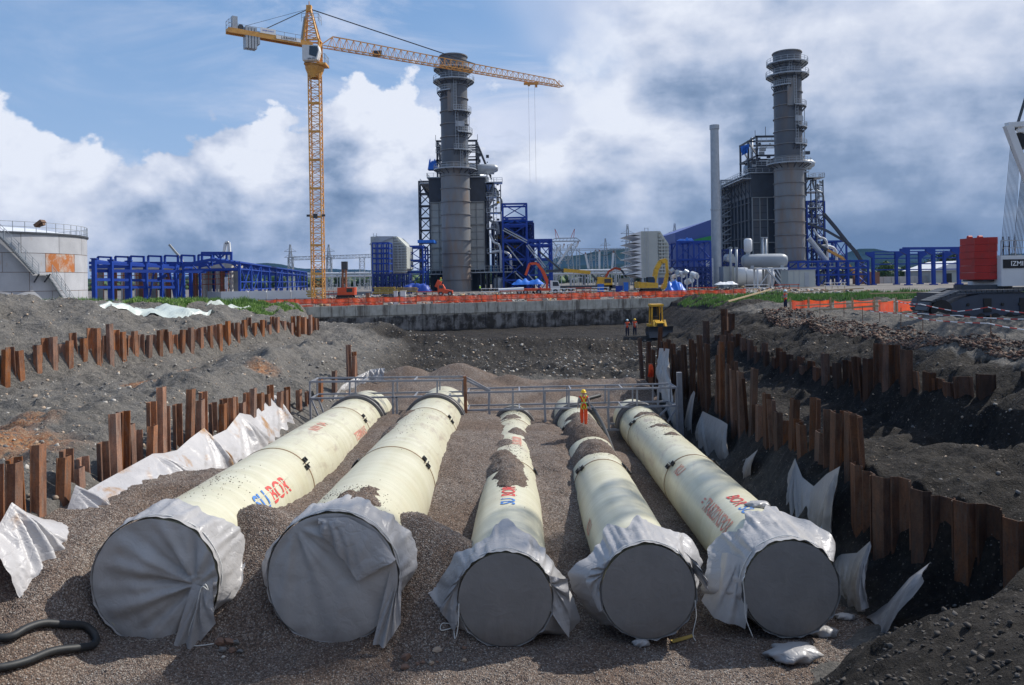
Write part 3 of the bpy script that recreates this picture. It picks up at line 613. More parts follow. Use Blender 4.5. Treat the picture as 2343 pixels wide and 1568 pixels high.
# rubble on the right crest
rn = np.random.RandomState(12); N = 16000; yy = 24 * (60 / 24) ** rn.rand(N); off = .35 + 3.4 * rn.rand(N) ** 1.4
xx = np.interp(yy, SYA, SXA[:, 16]) - .3 + off - .3
pts = np.array([(a, b_, soil_z(a, b_)) for a, b_ in zip(xx, yy)])
bulk('rubble', pts, (.025 + .09 * rn.rand(N) ** 3), [material('rust_rubble', (0.15, 0.075, 0.05), (0.10, 0.055, 0.04), 0.9, nscale=4), material('dark_rubble', (0.07, 0.05, 0.042), None, 0.9), material('buff_rubble', (0.20, 0.13, 0.09), None, 0.9), MATS['dark_rubble']], jag=.42, flat=(.4, .9), seed=13, label='broken reddish rubble along the crest of the right bank')
# gravel grains close to the camera
rn = np.random.RandomState(14); N = 26000; yy = 15.8 * (34 / 15.8) ** (rn.rand(N) ** 1.3); xx = rn.uniform(-13.3, 9, N)
gz = gravel_base(xx[None], yy[None])[0]
GRM = [material('gravel_grain_a', (0.24, 0.205, 0.18), None, .9), material('gravel_grain_b', (0.17, 0.13, 0.11), None, .9), material('gravel_grain_c', (0.15, 0.125, 0.115), None, .9), material('gravel_grain_d', (0.36, 0.33, 0.30), None, .9)]
bulk('gravel_grains', np.stack([xx, yy, gz], 1), .014 + .016 * rn.rand(N), GRM, base=(OCT, OCF), seed=15, label='loose grains of crushed gravel around the pipe ends')
# gravel spilled on the crowns of the pipes
sp = []
rn = np.random.RandomState(18)
for (k, y0, y1, n) in ((1, 21, 24.5, 130), (2, 20.3, 22.0, 260), (2, 30, 38, 90), (3, 25.5, 34, 420), (3, 39, 44, 160), (4, 30, 33.5, 360), (4, 38, 42, 200), (5, 33, 41, 220)):
    cy, sy_ = (y0 + y1) / 2, (y1 - y0) / 4
    for i in range(n):
        y = cy + rn.randn() * sy_; a = math.pi / 2 + rn.randn() * .33
        sp.append(pipe_pt(k, y, a, 0.0))
bulk('spilled_gravel', np.array([tuple(p) for p in sp]), .010 + .016 * rn.rand(len(sp)), GRM[1:3], base=(OCT, OCF), seed=19, label='gravel grains spilled on the crowns of the pipes')

# ---- plant yard beyond the pit, one sheet to the horizon
my = bpy.data.materials.new('yard_ground'); my.use_nodes = True
t = NT(my.node_tree); b = t.n['Principled BSDF']; g = t.new('ShaderNodeNewGeometry').outputs['Position']
n1 = t.noise(g, .06, 8, .62, .5); n2 = t.noise(g, .9, 6, .65)
col = t.mix(t.mr(n1, .4, .6), (0.11, 0.097, 0.087), (0.21, 0.195, 0.175)); col = t.mix(t.mr(n2, .45, .65), col, (0.10, 0.085, 0.075))
far = t.mr(t.sep(g)[1], 420, 700)
col = t.mix(far, col, t.mix(t.mr(t.noise(g, .008, 5, .6), .4, .6), (0.05, 0.075, 0.03), (0.09, 0.10, 0.055)))
t.put(b.inputs['Base Color'], col); b.inputs['Roughness'].default_value = .95
mb = MB()
xw = list(range(-60, 61, 10)); 
def wy(x): return float(wall_y(np.array(float(x)))) + .25
row0 = [Vector((-6000, wy(-60), 0))] + [Vector((x, wy(x), 0)) for x in xw] + [Vector((6000, wy(60), 0))]
row1 = [Vector((p.x * 1.0, 420, 0)) for p in row0]; row2 = [Vector((p.x, 9000, 0)) for p in row0]
mb.grid([row0, row1, row2]); mb.build('yard_ground', my, kind='structure')
# ---- concrete end wall
mwall = bpy.data.materials.new('stained_concrete'); mwall.use_nodes = True
t = NT(mwall.node_tree); b = t.n['Principled BSDF']; g = t.new('ShaderNodeNewGeometry').outputs['Position']
z = t.sep(g)[2]
v = t.mul(g, (1, 1, .12)); st = t.noise(v, 1.1, 7, .7); st2 = t.noise(g, .8, 7, .7, .6)
base = t.mix(t.mr(t.noise(g, 1.5, 5, .6), .4, .6), (0.42, 0.40, 0.34), (0.52, 0.50, 0.44))
base = t.mix(t.math('MULTIPLY', t.mr(st, .50, .62), .75), base, (0.075, 0.055, 0.04))
lowm = t.mr(t.math('ADD', z, t.math('MULTIPLY', t.math('SUBTRACT', st2, .5), 1.2)), -1.15, -1.45, 0, 1)
lowc = t.mix(t.mr(t.math('ADD', t.math('MULTIPLY', st2, .5), t.math('MULTIPLY', st, .5)), .46, .58), (0.04, 0.035, 0.03), (0.24, 0.23, 0.22))
lowc = t.mix(t.mr(t.math('ADD', z, t.math('MULTIPLY', st2, 1.5)), -1.9, -2.7, 0, 1), lowc, (0.022, 0.018, 0.015))
col = t.mix(lowm, base, lowc)
t.put(b.inputs['Base Color'], col); b.inputs['Roughness'].default_value = .85
wl = thing('concrete_wall', 'long water-stained concrete retaining wall closing the far end of the pit', 'wall', (-27, wy(-27) - .25, -4))
x = -27.0; i = 0
while x < 25.0:
    x2 = min(x + 3.9, 25.2); a = Vector((x, wy(x) - .25, 0)); c = Vector((x2 - .02, wy(x2 - .02) - .25, 0)); d = (c - a).normalized(); n = Vector((d.y, -d.x, 0))
    mb = MB()
    for (z0, z1, o0) in ((-1.15, .12, .12), (-4.0, -1.16, .0)):
        q0 = a + n * (o0 + R.uniform(0, .015)); q1 = c + n * (o0 + R.uniform(0, .015)); back = -n * .45
        k = mb.verts([q0 + Vector((0, 0, z0)), q1 + Vector((0, 0, z0)), q1 + back + Vector((0, 0, z0)), q0 + back + Vector((0, 0, z0)), q0 + Vector((0, 0, z1)), q1 + Vector((0, 0, z1)), q1 + back + Vector((0, 0, z1)), q0 + back + Vector((0, 0, z1))])
        for q in ((3, 2, 1, 0), (4, 5, 6, 7), (0, 1, 5, 4), (1, 2, 6, 5), (2, 3, 7, 6), (3, 0, 4, 7)): mb.face([k + j for j in q])
    mb.build('wall_panel', mwall, wl); x = x2 + .02; i += 1

# ---- far hills
def hill(name, prof, y, depth, seed):
    mb = MB(); rows = []
    pxs = np.linspace(prof[0][0], prof[-1][0], 160); hp = np.interp(pxs, [p[0] for p in prof], [p[1] for p in prof])
    nz = fbm(pxs, pxs * 0, 60, 5, seed) * 7
    for f, dyy in ((0, -depth), (.35, -depth * .5), (.75, -depth * .2), (1, 0), (.5, depth * .6), (0, depth)):
        row = []
        for px, h, nn in zip(pxs, hp, nz):
            top = max(2, (P(px, h + nn, y).z)); row.append((PX(px, y) * (1 + dyy / y * .5), y + dyy, top * f if f else -5))
        rows.append(row)
    mb.grid(rows); return mb.build(name, M['hill'], smooth=True, kind='structure')
hill('hills', [(-200, 640), (300, 640), (470, 628), (540, 612), (600, 601), (640, 604), (690, 614), (760, 611), (850, 618), (1000, 622), (1240, 600), (1300, 588), (1390, 573), (1430, 570), (1480, 580), (1560, 590), (1700, 596), (1880, 590), (1960, 572), (2000, 568), (2080, 580), (2150, 585), (2300, 582), (2600, 590)], 4200, 900, 5)
hill('hills', [(-300, 652), (400, 640), (480, 622), (620, 624), (700, 620), (860, 628), (1000, 630), (1280, 612), (1400, 606), (1500, 604), (1600, 612), (1880, 604), (1990, 592), (2080, 596), (2200, 600), (2600, 604)], 2400, 500, 9)
# ---- the air: faint haze
hz = MB().box((-5200, -30, -8.5), (5200, 5400, 78)).build('haze', bpy.data.materials.new('haze_air'), kind='stuff', label='thin blue haze hanging over the plain')
hm = bpy.data.materials['haze_air']; hm.use_nodes = True; t = NT(hm.node_tree); t.n.clear()
o_ = t.new('ShaderNodeOutputMaterial'); pv = t.new('ShaderNodeVolumePrincipled'); pv.inputs['Density'].default_value = 0.00005
pv.inputs['Color'].default_value = (0.16, 0.42, 1.0, 1); pv.inputs['Anisotropy'].default_value = 0.0
t.l.new(pv.outputs[0], o_.inputs['Volume'])
# ================================================================== SHEET PILE WALLS
mr_ = bpy.data.materials.new('rusty_sheet_steel'); mr_.use_nodes = True
t = NT(mr_.node_tree); b = t.n['Principled BSDF']; g = t.new('ShaderNodeNewGeometry').outputs['Position']
rnd = t.new('ShaderNodeObjectInfo').outputs['Random']
n1 = t.noise(t.mul(g, (1, 1, .35)), 2.2, 7, .7, .3); n2 = t.noise(t.mul(g, (3, 3, .5)), 3.0, 6, .7); n3 = t.noise(g, 18, 4, .7)
col = t.mix(t.mr(n1, .38, .62), (0.15, 0.065, 0.036), (0.37, 0.15, 0.062))
col = t.mix(t.mr(n2, .48, .66), col, (0.23, 0.15, 0.11))
col = t.mix(t.mr(n3, .5, .7, 0, .5), col, (0.06, 0.035, 0.028))
hsv = t.new('ShaderNodeHueSaturation'); t.put(hsv.inputs['Value'], t.mr(rnd, 0, 1, .62, 1.2)); t.put(hsv.inputs['Saturation'], t.mr(t.math('FRACT', t.math('MULTIPLY', rnd, 7.3)), 0, 1, .7, 1.12)); t.put(hsv.inputs['Color'], col)
t.put(b.inputs['Base Color'], hsv.outputs[0]); b.inputs['Roughness'].default_value = .8; b.inputs['Metallic'].default_value = .0; b.inputs['Specular IOR Level'].default_value = .3
bn = t.new('ShaderNodeBump'); bn.inputs['Strength'].default_value = .5; bn.inputs['Distance'].default_value = .03; t.put(bn.inputs['Height'], n3); t.l.new(bn.outputs[0], b.inputs['Normal'])
mr2 = mr_.copy(); mr2.name = 'shaded_sheet_steel'  # darker copy for the right-hand piles, their shade put into the colour
for n in mr2.node_tree.nodes:
    if n.type == 'MAP_RANGE' and abs(n.inputs[3].default_value - .62) < 1e-3: n.inputs[3].default_value = .16; n.inputs[4].default_value = .46
PILE = {}
def pile_mesh(w, mat):
    """one U-shaped sheet pile, unit height, width w along x, hollow towards -y or +y"""
    key = (round(w, 2), mat.name)
    if key in PILE: return PILE[key]
    mb = MB(); d = .17; th = .022
    prof = [(-w / 2, 0), (-w / 2 + .045, 0), (-w * .30, d), (w * .30, d), (w / 2 - .045, 0), (w / 2, 0)]
    inn = [(x, y - th) for x, y in prof]
    poly = prof + inn[::-1]; n = len(poly)
    a = mb.verts([(x, y, 0) for x, y in poly]); b_ = mb.verts([(x, y, 1) for x, y in poly])
    for i in range(n): mb.face([a + i, a + (i + 1) % n, b_ + (i + 1) % n, b_ + i][::-1])
    for i in range(5):
        mb.face([b_ + i, b_ + i + 1, b_ + n - 2 - i, b_ + n - 1 - i][::-1])
    me = bpy.data.meshes.new('sheet_pile'); me.from_pydata(mb.v, [], mb.f); me.materials.append(mat); me.update()
    PILE[key] = me; return me
def pile_row(label, path, tops, seed, w=.62, mat=None, jit=.12, special=(), skip=(), lean=.02, side=1, tallp=.06):
    """path: ground plan [(x,y)..]; tops: [(dist fraction, z)]; special: {index: z}"""
    rn = random.Random(seed); mat = mat or mr_
    pts = [Vector((x, y, 0)) for x, y in path]; seg = [(pts[i + 1] - pts[i]).length for i in range(len(pts) - 1)]; L = sum(seg)
    root = thing('sheet_pile_wall', label, 'sheet pile wall', (pts[0].x, pts[0].y, soil_z(pts[0].x, pts[0].y) - 1.0))
    n = int(L / w); special = dict(special); me = pile_mesh(w, mat)
    for i in range(n):
        if i in skip: continue
        s = (i + .5) * w; k = 0
        while k < len(seg) - 1 and s > seg[k]: s -= seg[k]; k += 1
        d = (pts[k + 1] - pts[k]).normalized(); p = pts[k] + d * s
        zt = special.get(i, np.interp((i + .5) / n, [q[0] for q in tops], [q[1] for q in tops]) + rn.gauss(0, jit) + (rn.uniform(.3, .7) if rn.random() < tallp else 0))
        zb = min(soil_z(p.x + .5, p.y), soil_z(p.x - .5, p.y)) - 1.2
        o = bpy.data.objects.new('sheet_pile', me); C.objects.link(o); o.parent = root
        flip = (i % 2 == 0)
        o.location = Vector((p.x, p.y, zb)) - WL[root.name] + (Vector((-d.y, d.x, 0)) * (.0 if flip else .0))
        o.rotation_euler = (rn.gauss(0, lean), rn.gauss(0, lean), math.atan2(d.y, d.x) + (math.pi if flip else 0))
        o.scale = (1, 1, zt - zb)
    return root
pile_row('long row of rusty orange sheet piles running up the grey slope on the left', [(-29.4, 40), (-28.3, 43), (-18.9, 71.0), (-18.2, 74)],
         [(0, -.35), (.10, -.40), (.18, -.12), (.32, -.05), (.45, -.30), (.7, -.10), (1, -.15)], 3, special={17: .40, 18: .38, 5: -.5}, skip=(9,), jit=.17, w=.52)
pile_row('uneven row of rusty sheet piles behind the silver sheeting on the left side of the pit', [(-13.0, 16.5), (-13.05, 30), (-12.6, 38), (-12.2, 42.5)],
         [(0, -1.9), (.1, -1.75), (.22, -1.85), (.30, -2.1), (.40, -1.6), (.5, -1.65), (.62, -1.95), (.75, -2.25), (1, -2.75)], 8, jit=.24, special={16: -1.15, 17: -1.2, 22: -.75, 26: -1.15, 12: -2.4, 5: -1.45, 6: -1.5}, skip=(9, 14, 24, 30, 39), w=.54, tallp=.12)
pile_row('dark rusty sheet piles standing close behind the rightmost pipe', [(10.5, 23.3), (10.35, 32), (10.5, 40), (10.2, 46.5)],
         [(0, -1.55), (.08, -1.75), (.25, -2.1), (.36, -1.95), (.45, -1.5), (.6, -1.3), (.75, -1.0), (1, -1.2)], 13, jit=.36, lean=.035, mat=mr2, special={0: -1.30, 1: -1.32, 2: -1.4, 24: -.25, 25: -.3, 29: -.6, 30: -.2, 15: -2.5, 16: -2.6}, skip=(14, 33), w=.62, side=-1, tallp=.1)
pile_row('near stretch of dark sheet piles bending round the hollow on the right', [(12.8, 15.0), (11.75, 18.0), (10.0, 22.0), (10.1, 23.2)],
         [(0, -2.75), (.4, -2.7), (.75, -2.62), (1, -2.6)], 17, jit=.035, mat=mr2, w=.62, lean=.008, tallp=0)
pile_row('upper row of stubby dark sheet piles along the bench of the right bank', [(22, 25.2), (18, 26.2), (15.9, 27.6), (15.0, 33), (14.5, 42), (13.9, 51)],
         [(0, -.75), (.2, -.75), (.35, -.85), (.43, -.75), (.5, -1.15), (.8, -1.2), (1, -.6)], 23, jit=.22, lean=.03, mat=mr2, special={15: .0, 16: .12, 17: .1, 18: .08, 19: -.6, 25: -.7}, skip=(21, 36), w=.62, tallp=.1)
pile_row('loose cluster of tall dark sheet piles at the far end of the right bench', [(13.9, 51.3), (14.9, 53), (13.4, 56)],
         [(0, .0), (1, -.3)], 29, jit=.3, mat=mr2, special={0: .3, 3: .45, 5: -1.1}, skip=(2, 6), w=.6)
pile_row('short far row of dark sheet piles beside the end of the grey steel frame', [(10.1, 47), (9.9, 51), (9.4, 57)],
         [(0, -1.7), (.4, -1.2), (.7, -1.6), (1, -1.9)], 31, jit=.35, mat=mr2, skip=(4, 9, 12), w=.6)
pile_row('few separate rusty sheet piles left standing near the left end of the steel frame', [(-12.1, 43.2), (-11.6, 47.5), (-10.6, 53)],
         [(0, -2.9), (.4, -2.6), (1, -1.9)], 37, jit=.35, skip=(1, 2, 4, 5, 7, 8, 9, 11, 12, 13, 14), w=.55)

# ================================================================== PIPES
mp = bpy.data.materials.new('grp_pipe_wall'); mp.use_nodes = True
t = NT(mp.node_tree); b = t.n['Principled BSDF']; g = t.new('ShaderNodeNewGeometry').outputs['Position']
bands = t.noise(t.mul(g, (.25, 2.3, .25)), 1.0, 6, .6, .15); spir = t.noise(t.mul(g, (.5, 9, .5)), 1.0, 4, .6)
blot = t.noise(g, .55, 6, .6, .5); sm1 = t.noise(t.mul(g, (1.5, .6, 1.5)), 1.4, 7, .68, .6)
col = t.mix(t.mr(bands, .35, .65), (0.53, 0.505, 0.365), (0.62, 0.60, 0.47))
col = t.mix(t.mr(spir, .4, .65, 0, .45), col, (0.48, 0.47, 0.335))
col = t.mix(t.mr(blot, .50, .68, 0, .55), col, (0.53, 0.485, 0.34))
yy = t.sep(g)[1]
dirt = t.math('MULTIPLY', t.mr(sm1, .52, .66), t.mr(yy, 26, 33, .10, .62))
col = t.mix(dirt, col, (0.30, 0.23, 0.19))
t.put(b.inputs['Base Color'], col); b.inputs['Roughness'].default_value = .33; b.inputs['Specular IOR Level'].default_value = .35
bn = t.new('ShaderNodeBump'); bn.inputs['Strength'].default_value = .35; bn.inputs['Distance'].default_value = .02; t.put(bn.inputs['Height'], t.math('ADD', bands, t.math('MULTIPLY', spir, .5))); t.l.new(bn.outputs[0], b.inputs['Normal'])
mseal = material('brown_joint_seal', (0.30, 0.20, 0.11), (0.2, 0.13, 0.08), .7, nscale=6)
mcol = material('dark_collar', (0.11, 0.11, 0.12), (0.08, 0.08, 0.085), .5, nscale=3, dirt=(.25, .2, .17), dirtamt=.5, dscale=2)
def pring(mb, k, prof, n=72):
    """prof: list of (y, radius offset) swept round pipe k"""
    c, d, r = PIPES[k]; rows = []
    for y, ro in prof:
        p = c + d * ((y - c.y) / d.y)
        rows.append([p + Vector((math.cos(a), 0, math.sin(a))) * (r + ro) for a in [2 * math.pi * j / n for j in range(n)]])
    mb.grid(rows, closed_u=True); return mb
PJ = {1: (28.0, 38.5, 42.2, 45.6), 2: (27.6, 37.4, 41.6, 46.6), 3: (30.0, 40.2, 43.6, 45.4), 4: (29.2, 38.8, 43.4, 48.2), 5: (29.6, 39.6, 43.3, 46.0)}
PLAB = {1: 'leftmost cream pipe with blue and red lettering on its right flank', 2: 'second cream pipe from the left, the broad one beside the gravel mound', 3: 'middle cream pipe with gravel heaped over its crown', 4: 'cream pipe under the feet of the worker in orange', 5: 'rightmost cream pipe with red scrawl on its left flank'}
PROOT = {}
for k in range(1, 6):
    c, d, r = PIPES[k]; j1, j2, jc, je = PJ[k]
    root = thing('pipe', PLAB[k], 'pipe', (c.x, c.y, c.z - r)); root['group'] = 'five cream pipes laid side by side in the pit'; PROOT[k] = root
    th = .05
    for a, b_ in ((c.y, j1), (j1, j2), (j2, jc), (jc, je)):
        n_ = max(4, int((b_ - a) / .8)); prof = [(a + .0, -th), (a + .0, -.012), (a + .02, 0)]
        for i in range(1, n_): prof.append((a + (b_ - a) * i / n_, .004 * math.sin(i * 2.1) + .003 * R.uniform(-1, 1)))
        prof += [(b_ - .02, 0), (b_, -.012), (b_, -th)]
        pring(MB(), k, prof).build('pipe_section', mp, root, smooth=True)
    for y in (j1, j2):
        pring(MB(), k, [(y - .035, .0), (y - .03, .018), (y + .03, .018), (y + .035, .0)]).build('joint_seal', mseal, root, smooth=True)
        for ang in ((38, 142) if k < 3 else (28, 150) if k == 3 else (40, 140)):
            for off in (0, 1):
                a = math.radians(ang + (off * 4 - 2)); mb = MB()
                q = pipe_pt(k, y, a, .05); tn = Vector((-math.sin(a), 0, math.cos(a))); rd = Vector((math.cos(a), 0, math.sin(a)))
                y0 = Vector((0, .24 if off else -.02, 0)); y1 = Vector((0, .02 if off else -.24, 0))
                sft = tn * (.07 if off else -.07)
                for w_ in (-.07, .07): mb.bar(q + sft + y0 + tn * w_, q + sft + y1 + tn * w_, .035, .07, up=rd)
                for yv in (y0, y1): mb.bar(q + sft + yv - tn * .09, q + sft + yv + tn * .09, .05, .07, up=rd)
                mb.bar(q - Vector((0, .2, 0)) + rd * .03, q + Vector((0, .2, 0)) + rd * .03, .03)
                mb.build('clamp', M['black'], root)
    for y in (jc - .25, jc + .30):
        pring(MB(), k, [(y - .09, .01), (y - .09, .15), (y - .05, .17), (y + .05, .17), (y + .09, .15), (y + .09, .01)]).build('collar_ring', mcol, root, smooth=False)
    pring(MB(), k, [(jc - .16, .05), (jc + .21, .05)]).build('collar_sleeve', mp, root, smooth=True)
def cyl_text(k, body, size, y0, ang0, flip, mat, along=True, spacing=1.0, name='lettering', sx=1.0, spray=False):
    """wrap flat letters on the pipe: text runs along the axis, up-direction round the circumference"""
    r = PIPES[k][2]; sg = flip
    def fn(x, y):
        a = ang0 + sg * (y / r); return pipe_pt(k, y0 + sg * x * sx, a, .016)
    o = place_text(body, size, (0, 0, 0), (1, 0, 0), (0, 1, 0), mat, PROOT[k], name, spacing=spacing, fn=fn); return o
# pipe 1: lettering on the right flank, reads away from the viewer; stencil gaps as horizontal pale bars are left out of the letters
cyl_text(1, 'SU', .85, 23.15, math.radians(32), 1, M['textblue2'], spacing=1.0)
cyl_text(1, 'BOR', .85, 24.70, math.radians(32), 1, M['textred'], spacing=1.0)
cyl_text(3, 'SU', .62, 23.9, math.radians(88), 1, M['textblue2'])
cyl_text(3, 'BOR', .62, 25.15, math.radians(88), 1, M['textred'])
cyl_text(3, 'SUBOR', .6, 34.2, math.radians(76), 1, M['fadered'])
cyl_text(5, 'SU', .55, 21.95, math.radians(100), -1, M['textblue2'])
cyl_text(5, 'BOR', .55, 23.0, math.radians(100), -1, M['textred'])
cyl_text(5, '= TRABZONSPOR', .62, 22.95, math.radians(140), -1, M['fadered'], sx=.62)
cyl_text(1, 'NW 04', .6, 33.0, math.radians(75), 1, M['fadered']); cyl_text(1, 'TERRNAS', .55, 36.6, math.radians(20), 1, M['fadered'])
cyl_text(5, 'KU', .6, 28.4, math.radians(135), -1, M['fadered']); cyl_text(4, 'KU', .55, 23.3, math.radians(165), -1, M['fadered'])
for k, y0, a0, s_, n_ in ((1, 25.0, 32, 1.0, 5),):                     # pale gaps of the stencil letters
    for q in (-.16, .16):
        mb = MB(); a = math.radians(a0) + q / PIPES[k][2]; pts = []
        for (yy_, da) in ((22.3, -.009), (26.1, -.009), (26.1, .009), (22.3, .009)): pts.append(pipe_pt(k, yy_, a + da, .021))
        kk = mb.verts(pts); mb.face([kk, kk + 1, kk + 2, kk + 3]); mb.build('stencil_gap', mp, PROOT[k])

# ================================================================== SILVER SHEETING
def sheet_mat(name, col, stain=0.0, rough=.42, crs=.22):
    m = bpy.data.materials.new(name); m.use_nodes = True; t = NT(m.node_tree); b = t.n['Principled BSDF']
    g = t.new('ShaderNodeNewGeometry').outputs['Position']
    n = t.noise(g, 1.1, 5, .6, .4); c = t.mix(t.mr(n, .35, .65), tuple(x * .88 for x in col), col)
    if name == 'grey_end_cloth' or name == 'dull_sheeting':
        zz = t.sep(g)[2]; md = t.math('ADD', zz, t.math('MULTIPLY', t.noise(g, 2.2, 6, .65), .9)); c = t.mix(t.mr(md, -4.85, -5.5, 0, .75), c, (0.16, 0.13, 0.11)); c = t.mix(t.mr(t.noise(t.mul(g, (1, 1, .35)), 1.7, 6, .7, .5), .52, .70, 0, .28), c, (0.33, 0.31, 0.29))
    if stain: c = t.mix(t.math('MULTIPLY', t.mr(t.noise(g, .55, 5, .6, .8), .56, .66), stain), c, (0.33, 0.17, 0.05))
    t.put(b.inputs['Base Color'], c); b.inputs['Roughness'].default_value = rough; b.inputs['Specular IOR Level'].default_value = .45
    bn = t.new('ShaderNodeBump'); bn.inputs['Strength'].default_value = .45; bn.inputs['Distance'].default_value = .05
    vo = t.new('ShaderNodeTexVoronoi', feature='DISTANCE_TO_EDGE'); vo.inputs['Scale'].default_value = 2.2
    nz_ = t.new('ShaderNodeTexNoise'); nz_.inputs['Scale'].default_value = 1.3; nz_.inputs['Detail'].default_value = 4; t.put(nz_.inputs['Vector'], g)
    t.put(vo.inputs['Vector'], t.add(g, t.mul(nz_.outputs['Color'], (.9, .9, .9))))
    cre = t.math('MULTIPLY', t.mr(vo.outputs['Distance'], 0, .10), crs)
    t.put(bn.inputs['Height'], t.math('ADD', t.math('ADD', t.noise(g, 2.6, 4, .6, 1.2), cre), t.math('MULTIPLY', t.noise(g, 9, 3, .6, .6), .2))); t.l.new(bn.outputs[0], b.inputs['Normal'])
    return m
msh = sheet_mat('silver_sheeting', (0.37, 0.362, 0.362), .0, .38); msl = sheet_mat('stained_sheeting', (0.45, 0.44, 0.445), .9)
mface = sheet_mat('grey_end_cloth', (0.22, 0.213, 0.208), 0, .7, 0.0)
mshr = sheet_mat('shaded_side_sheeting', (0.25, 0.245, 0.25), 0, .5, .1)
mshd = sheet_mat('dull_sheeting', (0.42, 0.41, 0.405), .15, .5, .10)
def pn(a, seed, f=1.0):       # periodic-ish noise of an angle
    return float(vnoise(np.array([math.cos(a) * f + 7.1]), np.array([math.sin(a) * f + 3.3]), seed)[0])
def cover(k, label, L, flare, face_bulge, wr, lip, seed, mat_face, mat_skirt, knot=None, droop=None):
    c, d, r = PIPES[k]; X_ = Vector((1, 0, 0)); Z_ = Vector((0, 0, 1)); N = 160
    root = thing('end_cover', label, 'tarpaulin', (c.x, c.y, c.z - r)); root['group'] = 'sheeting covers tied over the pipe ends'
    rows = []
    for i in range(0, 23):
        f = i / 22; row = []
        for j in range(N):
            a = 2 * math.pi * j / N; rr = f * (r + .035)
            p = c + (X_ * math.cos(a) + Z_ * math.sin(a)) * rr
            dp = .05 + face_bulge * (1 - f * f)
            xx_, zz_ = math.cos(a) * rr, math.sin(a) * rr
            if knot is not None:
                kx, kz = knot; vx, vz = xx_ - kx, zz_ - kz; rd = math.hypot(vx, vz); th = math.atan2(vz, vx)
                dp += wr * (math.sin(th * 9 + seed) * .6 + math.sin(th * 23 + seed * 2) * .25) * min(1, rd / .5) * math.exp(-rd / (1.6 * r)) * (1 - f ** 6 * .6)
            dp += wr * .5 * (float(fbm(np.array([xx_ + seed]), np.array([zz_]), .8, 3, seed)[0]))
            row.append(p - Vector((0, 1, 0)) * dp)
        rows.append(row)
    MB().grid(rows, closed_u=True).build('end_cloth', mat_face, root, smooth=True)
    rows = []; NI = 16
    for i in range(NI + 1):
        s = i / NI; row = []
        for j in range(N):
            a = 2 * math.pi * j / N; cn = 1 / max(abs(math.cos(a + seed * .3)), abs(math.sin(a + seed * .3))) - 1; l = L(a) * (.82 + 1.1 * cn + .45 * pn(a, seed + 3, 3.5) + .08 * math.sin(a * 7 + seed)); l = max(l, .35)
            pl = math.sin(a * 17 + 3 * pn(a, seed, 2) + s * 1.5) * .5 + math.sin(a * 31 + 5 * pn(a, seed + 9, 3) - s * 2.5) * .3 + 1.3 * pn(a, seed + 5, 6)
            tie = math.exp(-((s - .10) / .05) ** 2)
            fl = flare(a)
            ro = .03 + lip * math.exp(-((s - .03) / .03) ** 2) + (1 - .8 * tie) * (.01 + .05 * (abs(pl)) * (s ** .5) + .025 * (1 + pl)) + max(0, fl - .06) * max(0, s - .12) ** 1.15
            cz = float(fbm(np.array([a * r * 1.0 + seed * 3]), np.array([s * l * 1.1 + .35 * math.sin(a * 3)]), 1.1, 3, seed + 40, .5, True)[0]); ro += (.02 + .08 * min(1, s * 2)) * max(-.4, cz) * (1 - tie)
            yl = l * s * max(.1, 1 - .38 * min(1, fl))
            q = c + d * (yl - .05 * (1 - s)) + (X_ * math.cos(a) + Z_ * math.sin(a)) * (r + ro)
            if q.z < gravel_z(min(q.x, 9), q.y) + .02 and math.sin(a) < 0: q.z = max(q.z, gravel_z(min(q.x, 9), q.y) + .015 + .01 * R.random())
            row.append(q)
        rows.append(row)
    MB().grid(rows, closed_u=True).build('skirt', mat_skirt, root, smooth=True)
    mb = MB(); mb.tube([c + d * (L(a) * .10) + (X_ * math.cos(a) + Z_ * math.sin(a)) * (r + .075 + .01 * math.sin(a * 9)) for a in [2 * math.pi * j / 60 for j in range(61)]], .012, 5)
    mb.build('tie_cord', M['rope'], root)
    return root
def A(deg): return math.radians(deg)
def lobe(a, c_, w_, h): 
    dd = (a - A(c_) + math.pi) % (2 * math.pi) - math.pi; return h * math.exp(-(dd / A(w_)) ** 2)
cv1 = cover(1, 'crumpled silver cover knotted on its right side over the leftmost pipe end', lambda a: .7 + lobe(a, 75, 40, .65) + lobe(a, 20, 30, .8), lambda a: .08 + lobe(a, 195, 18, .30) + lobe(a, -15, 20, .35), .10, .22, .02, 2, mshd, msh, knot=(1.05, -.05))
cv2 = cover(2, 'loose silver cover with a folded flap over the second pipe end', lambda a: .75 + lobe(a, 100, 40, .7) + lobe(a, 10, 30, .7), lambda a: .10 + lobe(a, 180, 22, .30) + lobe(a, 5, 22, .30), .06, .12, .03, 5, mshd, msh, knot=(-.9, 1.3))
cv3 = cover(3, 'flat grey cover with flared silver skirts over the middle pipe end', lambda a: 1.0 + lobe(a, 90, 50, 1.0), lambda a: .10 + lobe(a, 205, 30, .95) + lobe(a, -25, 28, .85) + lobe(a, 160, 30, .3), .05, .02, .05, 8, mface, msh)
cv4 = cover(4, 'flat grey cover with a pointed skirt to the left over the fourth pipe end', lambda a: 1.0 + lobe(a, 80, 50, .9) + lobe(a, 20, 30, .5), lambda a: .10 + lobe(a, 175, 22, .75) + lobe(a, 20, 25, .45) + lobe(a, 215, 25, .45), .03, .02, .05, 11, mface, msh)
cv5 = cover(5, 'grey cover with a long draped skirt over the rightmost pipe end', lambda a: 1.5 + lobe(a, 100, 60, 1.1) + lobe(a, 190, 35, .3), lambda a: .12 + lobe(a, 195, 32, .75) + lobe(a, 35, 16, .55), .03, .03, .05, 14, mface, msh)
